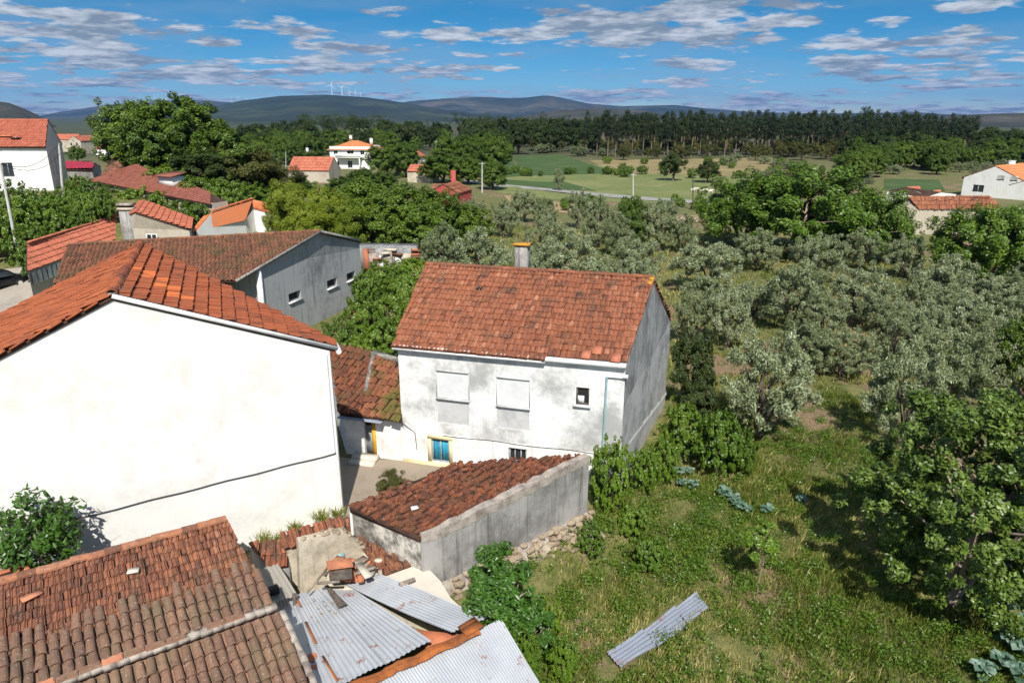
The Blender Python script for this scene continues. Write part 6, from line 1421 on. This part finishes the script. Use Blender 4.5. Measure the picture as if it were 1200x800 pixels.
for q in [(345, 208, 292, 60), (380, 212, 300, 66), (408, 225, 305, 56), (362, 232, 306, 60), (330, 222, 285, 46)]: plant_px('bright', *q, 'yellow-green thicket behind the grey barn', 'thicket behind the barn')
for q in [(430, 205, 292, 90), (475, 212, 294, 92), (510, 222, 296, 76), (450, 226, 298, 80), (500, 240, 302, 76)]: plant_px('broad', *q, 'dense green tree in the clump between the barn and the red barn', 'clump of green trees')
plant_px('broad', 545, 238, 296, 66, 'loose green tree just below the red barn')
plant_px('broad', 742, 232, 292, 44, 'bright round tree among the olives near the road')
for q in [(455, 168, 206, 54), (520, 178, 214, 60), (548, 184, 216, 44), (578, 186, 222, 40)]: plant_px('broad', *q, 'leafy green tree around the small white gabled house', 'trees around the small white house')
plant_px('darktree', 788, 176, 212, 34, 'dark round evergreen in the meadow, the larger of a pair'); plant_px('darktree', 829, 188, 214, 32, 'dark round evergreen in the meadow, the smaller of a pair')
plant_px('olive', 655, 196, 224, 16, 'lone small tree in the meadow beside the road')
plant_px('shrub', 730, 190, 205, 12, 'thin bush on the field boundary')
# mid-distance woods
def scatter(kind, n, reg, h, wf, label, group, vmin=.8, vmax=1.25, avoid=()):
    k = 0
    while k < n:
        u, v = tr_.uniform(reg[0], reg[1]), tr_.uniform(reg[2], reg[3])
        if any(a <= u <= b and c <= v <= d for a, b, c, d in avoid): continue
        p = PG(u, v); hh = h * tr_.uniform(vmin, vmax); plant(kind, p, hh * wf * tr_.uniform(.85, 1.2), hh, label, group); k += 1
house_gap = [(372, 450, 183, 214), (470, 515, 180, 205), (325, 395, 196, 222), (586, 740, 178, 232)]
scatter('broad', 74, (295, 585, 168, 208), 8, .95, 'leafy tree in the mixed wood around the villa', 'mixed wood around the villa', avoid=house_gap)
scatter('darktree', 60, (295, 700, 158, 183), 10.5, .8, 'dark evergreen in the wood below the ridge', 'dark wood below the ridge', avoid=house_gap)
scatter('darktree', 44, (540, 705, 160, 181), 12, .8, 'dark evergreen at the head of the crop field', 'dark wood at the crop field')
scatter('brown', 56, (600, 985, 176, 189), 5.2, 1.0, 'brownish scrub tree under the eucalyptus wood', 'brown scrub under the eucalyptus', avoid=[(586, 700, 178, 200)])
scatter('darktree', 44, (690, 1010, 172, 184), 5.5, 1.0, 'dark understorey tree at the foot of the eucalyptus', 'dark understorey trees')
scatter('broad', 70, (990, 1215, 178, 212), 6.5, 1.05, 'green scrub tree on the slope by the white farmhouse', 'scrub beyond the farmhouse', avoid=[(1112, 1215, 198, 240), (1030, 1112, 205, 226)])
scatter('darktree', 60, (985, 1215, 166, 190), 8, .95, 'dark scrub tree in front of the low right-hand hill', 'dark scrub at the low hill')
scatter('pine', 44, (350, 450, 150, 162), 14, .42, 'umbrella-headed pine of the stand below the wind turbines', 'pine stand below the turbines', .85, 1.15)
scatter('pine', 22, (500, 700, 152, 170), 15, .42, 'tall pine standing over the wood left of the eucalyptus', 'pines left of the eucalyptus', .7, 1.15)
scatter('darktree', 34, (40, 330, 166, 190), 10, .9, 'dark tree in the hollow behind the village', 'dark trees behind the village', avoid=[(60, 140, 150, 190)])
scatter('broad', 24, (60, 300, 180, 204), 6, 1.0, 'small leafy tree between the far village houses', 'small trees in the far village', avoid=[(60, 135, 160, 186), (60, 150, 190, 210)])
scatter('shrub', 16, (592, 730, 203, 207.5), 1.8, 1.3, 'low hedge shrub along the lower edge of the crop field', 'hedge at the crop field')
scatter('shrub', 30, (600, 860, 236, 248), 1.6, 1.4, 'low roadside shrub below the meadow road', 'roadside shrubs', avoid=[(600, 690, 236, 238)])
scatter('shrub', 34, (700, 1000, 188, 212), 2.2, 1.3, 'round scrub bush at the open end of the meadow', 'scrub at the meadow end')
for u_, vt_, y_, w_ in ((86, 205, 72, 30), (104, 210, 70, 30), (112, 222, 66, 34), (92, 226, 64, 30), (76, 214, 68, 26)): plant_y('bush', u_, vt_, y_, w_, 'creeper bush between the pole and the brown roofed building', 'creepers by the brown roofed building')
scatter('darktree', 46, (690, 1120, 167, 172), 11.5, .7, 'dark tree standing deep inside the eucalyptus wood', 'dark trees inside the eucalyptus wood')
# eucalyptus wood: rows of slender trees
EUL, EUG = 'tall slender eucalyptus with a bare pale trunk in the wood beyond the meadow', 'eucalyptus wood'
ne = 0
for row in range(6):
    vb = 183 - 2.6 * row
    u = 682 + tr_.uniform(0, 6) + (0 if row < 4 else 20)
    while u < 1140 and ne < 285:
        taper = 1.0 if u < 1080 else 1 - (u - 1080) / 90
        p = PG(u, vb - 2.5 * sstep(950, 1150, u) + tr_.uniform(-1.2, 1.2)); hh = (13.2 + row * .55) * tr_.uniform(.82, 1.12) * (.78 + .22 * taper) * (1.12 if abs(u - 1010) < 8 or abs(u - 708) < 8 else 1); plant('euc', p, 3.9 * tr_.uniform(.8, 1.3), hh, EUL, EUG); ne += 1
        u += tr_.uniform(6.5, 13.0)
# shrubs by the houses
plant_px('shrub', 712, 512, 598, 52, 'bright ivy-like bush climbing the corner of the old house', var=0)
for q in [(806, 386, 478, 60), (816, 432, 500, 50)]: plant_px('darktree', *q, 'fresh green bush beside the grey gable wall', 'bushes at the grey gable', name='leafy_bush')
for q in [(800, 474, 536, 58), (842, 482, 556, 64), (866, 500, 556, 40), (776, 510, 566, 40)]: plant_px('shrub', *q, 'low green shrub in the bank between the gable and the big olive', 'shrubs on the bank')
plant_px('shrub', 752, 520, 575, 40, 'low shrub at the foot of the grey gable wall')
for q in [(400, 372, 424, 44), (430, 345, 408, 56), (462, 340, 398, 52), (448, 372, 420, 54), (478, 318, 372, 46), (420, 395, 432, 40)]: plant_px('bush', *q, 'leafy bush filling the gap between the barn and the old house', 'bushes between barn and house')
for q in [(452, 306, 344, 54), (482, 300, 340, 50), (428, 316, 356, 40), (466, 312, 346, 44)]: plant_px('bush', *q, 'green bush overgrowing the foot of the brick ruin', 'bushes at the brick ruin')
for q in [(20, 214, 280, 76), (60, 222, 276, 60), (-6, 222, 290, 64), (40, 228, 292, 66), (80, 228, 268, 44), (100, 222, 256, 36), (12, 244, 306, 50), (66, 246, 290, 44), (96, 244, 280, 34)]: plant_px('bush', *q, 'dense green creeper bush on the bank below the white villa', 'creepers on the village bank')
plant_px('shrub', 44, 262, 326, 52, 'pale flowering shrub at the corner of the concrete yard')
# ivy on the brown-roofed building and greenery at its foot
for q in [(128, 218, 246, 34), (158, 220, 252, 44), (190, 226, 262, 44), (215, 236, 268, 40), (236, 240, 272, 36)]:
    p_ = on_plane(q[0], q[2], wl0 + wn_ * .8, wn_); sc = proj(p_)[2] / FPX; plant('shrub', p_, q[3] * sc, (q[2] - q[1]) * sc * 1.05, 'ivy mound growing up the wall below the brown roof', 'ivy on the brown roofed building')
plant_px('shrub', 345, 262, 300, 26, 'pale flowering shrub against the orange roofed house')
plant_px('brown', 462, 552, 582, 40, 'dry weedy bush at the foot of the old house wall', name='weedy_bush')
# small young tree in the garden
for q in [(702, 545, 590, 30), (660, 742, 800, 40), (640, 700, 760, 34), (616, 740, 800, 40), (690, 610, 648, 40), (740, 590, 630, 40), (760, 628, 668, 44)]: plant_px('shrub', *q, 'rank green weed clump growing in the garden by the shed', 'weed clumps in the garden')
# special near plants: fig trees and broad-leaved bushes
def special(name, u, vt, vb, w, leafmat, nleaf, ln, wd, label, cat, seed, pos=None, nclump=110, rc=.16, trunk=.1, up=.4, outb=.5, droop=.3, H_=None, lo=-.75, r0=.03):
    b = PG(u, vb) if pos is None else pos; zz = proj(b)[2]; W_ = w * zz / FPX; d = ray(u, vt); dist = math.hypot(b.x, b.y); H_ = H_ or CAM_H + d.z * (dist / math.hypot(d.x, d.y)) - b.z
    r = np.random.default_rng(seed); rz = H_ * (1 - trunk) / 2; cz = H_ - rz; rx = W_ / 2
    c, rad = crown_clumps(r, nclump, rx * (1 - rc * .8), rz * (1 - rc * .6), cz, rc * rx, lo, .25, 9)
    n = nleaf; v, f, t = leaves(r, c, rad, n, ln, wd, up, outb, droop, crown_c=np.array([0, 0, cz - rz * .3]))
    # fold every leaf along its midrib: two quads
    q = v.reshape(n, 4, 3); ax = q[:, 2] - q[:, 0]; nn = np.cross(q[:, 1] - q[:, 3], ax); nn /= np.linalg.norm(nn, axis=1, keepdims=True) + 1e-9
    m0, m1 = q[:, 0], q[:, 2] - nn * ln * .12; a, b2 = q[:, 1] + nn * wd * .18, q[:, 3] + nn * wd * .18
    e1 = (a + m1) / 2 + (a - b2) * .12; e2 = (b2 + m1) / 2 - (a - b2) * .12; mid = (m0 + m1) / 2
    V = np.stack([m0, a, e1, m1, e2, b2, mid], 1).reshape(-1, 3); base = np.arange(n)[:, None] * 7
    F = np.concatenate([base + np.array([0, 1, 2, 6]), base + np.array([6, 2, 3, 4]), base + np.array([0, 6, 4, 5])], 0); tt = np.concatenate([t, t, t * .97])
    T = thing(name, b, label, cat); cr = bpy.data.objects.new('crown', mesh_data(name + '_crown', V, F, M[leafmat], tt)); col.objects.link(cr); cr.parent = T
    mb = limbs(r, max(.3, H_ * trunk), rx, rz, cz, max(.015, H_ * r0), 6); tk = bpy.data.objects.new('trunk', mesh_data(name + '_trunk', mb.v, mb.f, M['bark_pale'], mb.t)); col.objects.link(tk); tk.parent = T
    return T
special('fig_tree', 1116, 440, 705, 250, 'l_fig', 42000, .155, .08, 'big fig tree with large pale green leaves at the garden edge', 'tree', 5, nclump=330, rc=.085, lo=-.95, trunk=.02)
special('fig_tree', 1222, 420, 660, 180, 'l_fig', 22000, .155, .08, 'fig tree partly hidden behind the big fig tree', 'tree', 6, nclump=120, rc=.13, lo=-.95, trunk=.02)
special('fig_tree', 1192, 440, 690, 140, 'l_fig', 18000, .155, .08, 'fig tree crowding against the big fig tree above the cabbages', 'tree', 16, nclump=120, rc=.13, lo=-.95, trunk=.02)
special('young_tree', 887, 606, 692, 46, 'l_shrub', 2600, .10, .06, 'slender young tree standing alone in the garden grass', 'tree', 15, nclump=46, rc=.2, trunk=.36, r0=.009)
special('elder_bush', 582, 646, 752, 96, 'l_wallbush', 5200, .18, .065, 'glossy dark green bush growing between the tin shed and the grey shed', 'bush', 8, nclump=70, rc=.2, trunk=.04)
special('elder_bush', 628, 700, 790, 52, 'l_wallbush', 3000, .15, .055, 'smaller glossy bush in the grass behind the leaning posts', 'bush', 9, nclump=40, rc=.22, trunk=.04)
wp = on_plane(52, 652, WC + WN * 1.05, WN); wz = proj(wp)[2]
special('wall_bush', 52, 575, 655, 108, 'l_wallbush', 2400, .2, .085, 'round leafy bush against the blank white wall', 'bush', 10, pos=Vector((wp.x, wp.y, wp.z - .6)), H_=82 * wz / FPX * 1.1 + .6, nclump=60, rc=.24, trunk=.0, up=.2, droop=.5, lo=-1, r0=.012)
# bare twigs below the wall bush
mb = MB(); r_ = random.Random(3)
for k in range(16):
    a = wp + Vector((r_.uniform(-.6, 1.3), r_.uniform(-.5, .1), -.35)); mb.tube([a, a + Vector((r_.uniform(-.4, .4), r_.uniform(-.3, .2), r_.uniform(.15, .5)))], [.012, .006], 4)
tag(mb.build('dry_twigs', M['wood']), 'tangle of bare dry twigs below the wall bush', 'twigs')
# weeds on the ruined tiles by the white wall
for k, (u, v, w) in enumerate(((346, 620, 22), (310, 632, 16), (378, 606, 20), (330, 632, 14), (395, 603, 12))):
    p_ = on_plane(u, v, WC + WN * .45, WN); p_.z -= .1; r = np.random.default_rng(60 + k); n = 90; a = r.uniform(0, 6.28, n); h = r.uniform(.15, .55, n); sp0 = r.uniform(.05, .35, n)
    base = np.stack([r.normal(0, .12, n), r.normal(0, .06, n), np.zeros(n)], 1); tip = base + np.stack([np.cos(a) * sp0, np.sin(a) * sp0 * .6, h], 1); sd = np.stack([-np.sin(a), np.cos(a), np.zeros(n)], 1) * .014
    V = np.stack([base - sd, base + sd, (base + tip) / 2 + sd * .8 + [0, 0, .04], tip], 1).reshape(-1, 3) + np.array(p_); F = np.arange(4 * n).reshape(n, 4)
    tag(mk('weed_tuft', V, F, M['l_grass'], tint=r.uniform(.2, .8, n)), 'tuft of wild grass rooted in the old tiles along the white wall', 'weeds', 'weeds on the ruined tiles')
# cabbages
def cabbage_data(seed):
    r = random.Random(seed); mb = MB(); mb.tube([(0, 0, -.1), (0, 0, .35)], [.03, .025], 5, t=.3)
    for k in range(15):
        a = k * 2.4 + r.uniform(-.2, .2); q = r.uniform(.24, .46); e = r.uniform(.1, .75); z0 = .18 + .02 * k; d = Vector((math.cos(a), math.sin(a), 0)); s = Vector((-d.y, d.x, 0)); w = q * .42
        p = [d * .05 + Vector((0, 0, z0)), d * q * .5 + Vector((0, 0, z0 + q * e * .7)), d * q + Vector((0, 0, z0 + q * e * .8)), d * q * 1.18 + Vector((0, 0, z0 + q * e * .55))]
        vs = [p[0] - s * .02, p[0] + s * .02, p[1] - s * w + Vector((0, 0, .05)), p[1], p[1] + s * w + Vector((0, 0, .05)), p[2] - s * w * .9 + Vector((0, 0, .03)), p[2], p[2] + s * w * .9 + Vector((0, 0, .03)), p[3]]
        mb.add(vs, [(0, 1, 3, 2), (1, 4, 3), (2, 3, 6, 5), (3, 4, 7, 6), (5, 6, 8), (6, 7, 8)], r.betavariate(2, 2))
    return mesh_data('cabbage_plant', mb.v, mb.f, M['l_cabbage'], mb.t, smooth=True)
cabs = [cabbage_data(k) for k in range(4)]
def cab(u, v, s, label, group):
    p = PG(u, v); o = bpy.data.objects.new('cabbage_plant', cabs[tr_.randrange(4)]); col.objects.link(o); o.location = p + Vector((0, 0, .05)); s *= .55; o.scale = (s, s, s * 1.2); o.rotation_euler = (0, 0, tr_.uniform(0, 6)); tag(o, label, 'cabbage', group)
for q in [(781, 556, 1.1), (793, 560, 1.2), (806, 558, 1.0), (812, 574, 1.0), (848, 585, 1.2), (858, 592, 1.1), (866, 600, 1.1), (876, 604, .9), (898, 604, 1.0), (938, 592, 1.0), (798, 572, .9)]: cab(*q, 'blue-green cabbage plant in the bed below the shrubs', 'cabbages below the shrubs')
for q in [(1135, 664, 1.6), (1152, 672, 1.6), (1178, 680, 1.3), (1186, 668, 1.3), (1172, 722, 1.6), (1190, 712, 1.6), (1198, 740, 1.3), (1180, 760, 1.3), (1196, 772, 1.4), (1150, 796, 1.3), (1172, 786, 1.3), (1190, 798, 1.3), (1162, 735, 1.1), (1200, 690, 1.2)]: cab(*q, 'blue-green cabbage plant in the row under the big fig tree', 'cabbages under the fig')
# sheep in the meadow
def sheep(u, v, rz, label):
    p = PG(u, v); p.z += .03; T = thing('sheep', p, label, 'sheep', 'sheep in the meadow'); bm = bmesh.new()
    me = bpy.data.meshes.new('sheep_skeleton'); J = [(-.45, 0, .62), (0, 0, .68), (.4, 0, .70), (.62, 0, .88), (.86, 0, .78), (-.42, .14, .34), (-.44, .14, 0), (-.42, -.14, .34), (-.44, -.14, 0), (.36, .14, .34), (.36, .14, 0), (.36, -.14, .34), (.36, -.14, 0), (-.62, 0, .55)]
    rad = [.26, .3, .25, .13, .07, .08, .045, .08, .045, .075, .045, .075, .045, .05]; E = [(0, 1), (1, 2), (2, 3), (3, 4), (0, 5), (5, 6), (0, 7), (7, 8), (2, 9), (9, 10), (2, 11), (11, 12), (0, 13)]
    me.from_pydata(J, E, []); o = bpy.data.objects.new('body', me); col.objects.link(o); md = o.modifiers.new('skin', 'SKIN')
    for i, q in enumerate(me.skin_vertices[0].data): q.radius = (rad[i], rad[i]); q.use_root = (i == 1)
    md2 = o.modifiers.new('sub', 'SUBSURF'); md2.levels = 1; md2.render_levels = 1; me.materials.append(M['wool']); md.use_smooth_shade = True
    o.parent = T; T.rotation_euler = (0, 0, rz); T.scale = (.8, .8, .8)
for k, (u, v) in enumerate(((812, 225), (818, 224.5), (823, 226), (828, 225.5), (833, 226.5))): sheep(u, v, [.2, 3.0, .5, 2.8, 0][k], 'cream sheep grazing in the meadow by the thin pole')
# ---------------------------------------------------------------- grass: blades over the garden and the grove floor
def grass(name, n, region, hmin, hmax, wd, seed, label, avoid=None, tb=.0):
    r = np.random.default_rng(seed); x = r.uniform(region[0], region[1], n * 2); y = region[2] + (region[3] - region[2]) * r.uniform(0, 1, n * 2) ** 1.25
    patchn = np.sin(x * .9 + 1.3 * np.sin(y * .7)) * np.cos(y * .8 + np.sin(x * .5)) + .6 * np.sin(x * 2.3 + y * 1.7) * np.cos(y * 2.9 - x)
    keep = (r.uniform(0, 1, n * 2) < .72 + .28 * patchn)
    if avoid is not None: keep &= ~avoid(x, y)
    keep &= r.uniform(0, 1, n * 2) > soil_np(x, y) * .93
    x, y, pn = x[keep], y[keep], patchn[keep]; n = len(x); z = ground_np(x, y)
    # blades come in tufts
    k = 3; x = np.repeat(x, k) + r.normal(0, .035, n * k); y = np.repeat(y, k) + r.normal(0, .035, n * k); z = np.repeat(z, k); pn = np.repeat(pn, k); n *= k
    a = r.uniform(0, 6.283, n); tall_ = r.uniform(0, 1, n) < .012; h = r.uniform(hmin, hmax, n) * (1 + .35 * pn) * np.where(tall_, 1.7, 1); sp0 = h * r.uniform(.15, .75, n); base = np.stack([x, y, z - .03], 1); tip = base + np.stack([np.cos(a) * sp0, np.sin(a) * sp0, h], 1)
    sd = np.stack([-np.sin(a), np.cos(a), np.zeros(n)], 1) * wd * r.uniform(.6, 1.4, n)[:, None]; md = base * .45 + tip * .55 + np.array([0, 0, 1]) * (h * .12)[:, None]
    V = np.stack([base - sd, base + sd, md + sd * .9, tip], 1).reshape(-1, 3); F = np.arange(4 * n).reshape(n, 4)
    t = np.clip(.42 - .10 * pn + r.normal(0, .2, n) + tb + .24 * np.sin(x * .45 + 2 + np.sin(y * .4)) * np.cos(y * .5 + 1), 0, 1)
    t = np.where(tall_, np.clip(t + .45, 0, 1), t)
    o = mk(name, V, F, M['l_grass'], tint=t, kind='stuff'); return tag(o, label, 'grass')
def not_garden(x, y):
    xb = np.interp(y, [0, 12, 17.5, 22.5, 24.3, 33, 40], [.2, .0, -1.2, 2.9, 4.6, 8.2, 6.0]); sheet = (x > 2.3) & (x < 5.9) & (y > 15.4) & (y < 19.0) & (np.abs((x - 2.6) * .68 - (y - 15.9) * .73) < .40)
    return (x < xb) | sheet
grass('grass', 75000, (-1.5, 19, 12.5, 40), .07, .27, .010, 1, 'rough green and straw coloured grass of the garden', not_garden)
def bare(x, y): return x < -90
grass('grass', 26000, (-6, 46, 38, 95), .12, .34, .026, 2, 'patchy wild grass on the floor of the olive grove', bare, .08)

# low leafy weeds between the grass
r = np.random.default_rng(77); nc = 1500; cx = r.uniform(-1, 18, nc); cyy = 13 + 24 * r.uniform(0, 1, nc) ** 1.2; ok_ = ~not_garden(cx, cyy); cx, cyy = cx[ok_], cyy[ok_]; near_ = np.exp(-((cx - 6) / 4) ** 2 - ((cyy - 23) / 4) ** 2)
cw = np.stack([cx, cyy, ground_np(cx, cyy) + .17], 1); rw_ = r.uniform(.14, .42, len(cx)) * (1 + .5 * near_)
v, f, t = leaves(r, cw, rw_, 110000, .085, .042, .5, .0, -.3, shell=.1, crown_c=np.array([8, 25, -30.]), flatz=.8)
tag(mk('weeds', v, f, M['l_shrub'], tint=np.clip(t * .9, 0, 1), kind='stuff'), 'low leafy green weeds spread through the garden grass', 'weeds')
# ---------------------------------------------------------------- air: pale haze over the whole plain
m = bpy.data.materials.new('haze_air'); m.use_nodes = True; nt = m.node_tree; nt.nodes.clear(); ho = nt.nodes.new('ShaderNodeOutputMaterial'); pv = nt.nodes.new('ShaderNodeVolumePrincipled')
pv.inputs['Color'].default_value = (0.07, 0.33, 1.0, 1); pv.inputs['Density'].default_value = 4.0e-5; pv.inputs['Anisotropy'].default_value = 0.2; nt.links.new(pv.outputs[0], ho.inputs['Volume'])
mb = MB(); mb.prism([(-17000, -200, -60), (17000, -200, -60), (17000, 17000, -60), (-17000, 17000, -60)], [(-17000, -200, 480), (17000, -200, 480), (17000, 17000, 480), (-17000, 17000, 480)])
hz = mb.build('haze', m, kind='stuff'); tag(hz, 'pale blue summer haze over the plain and hills', 'haze')
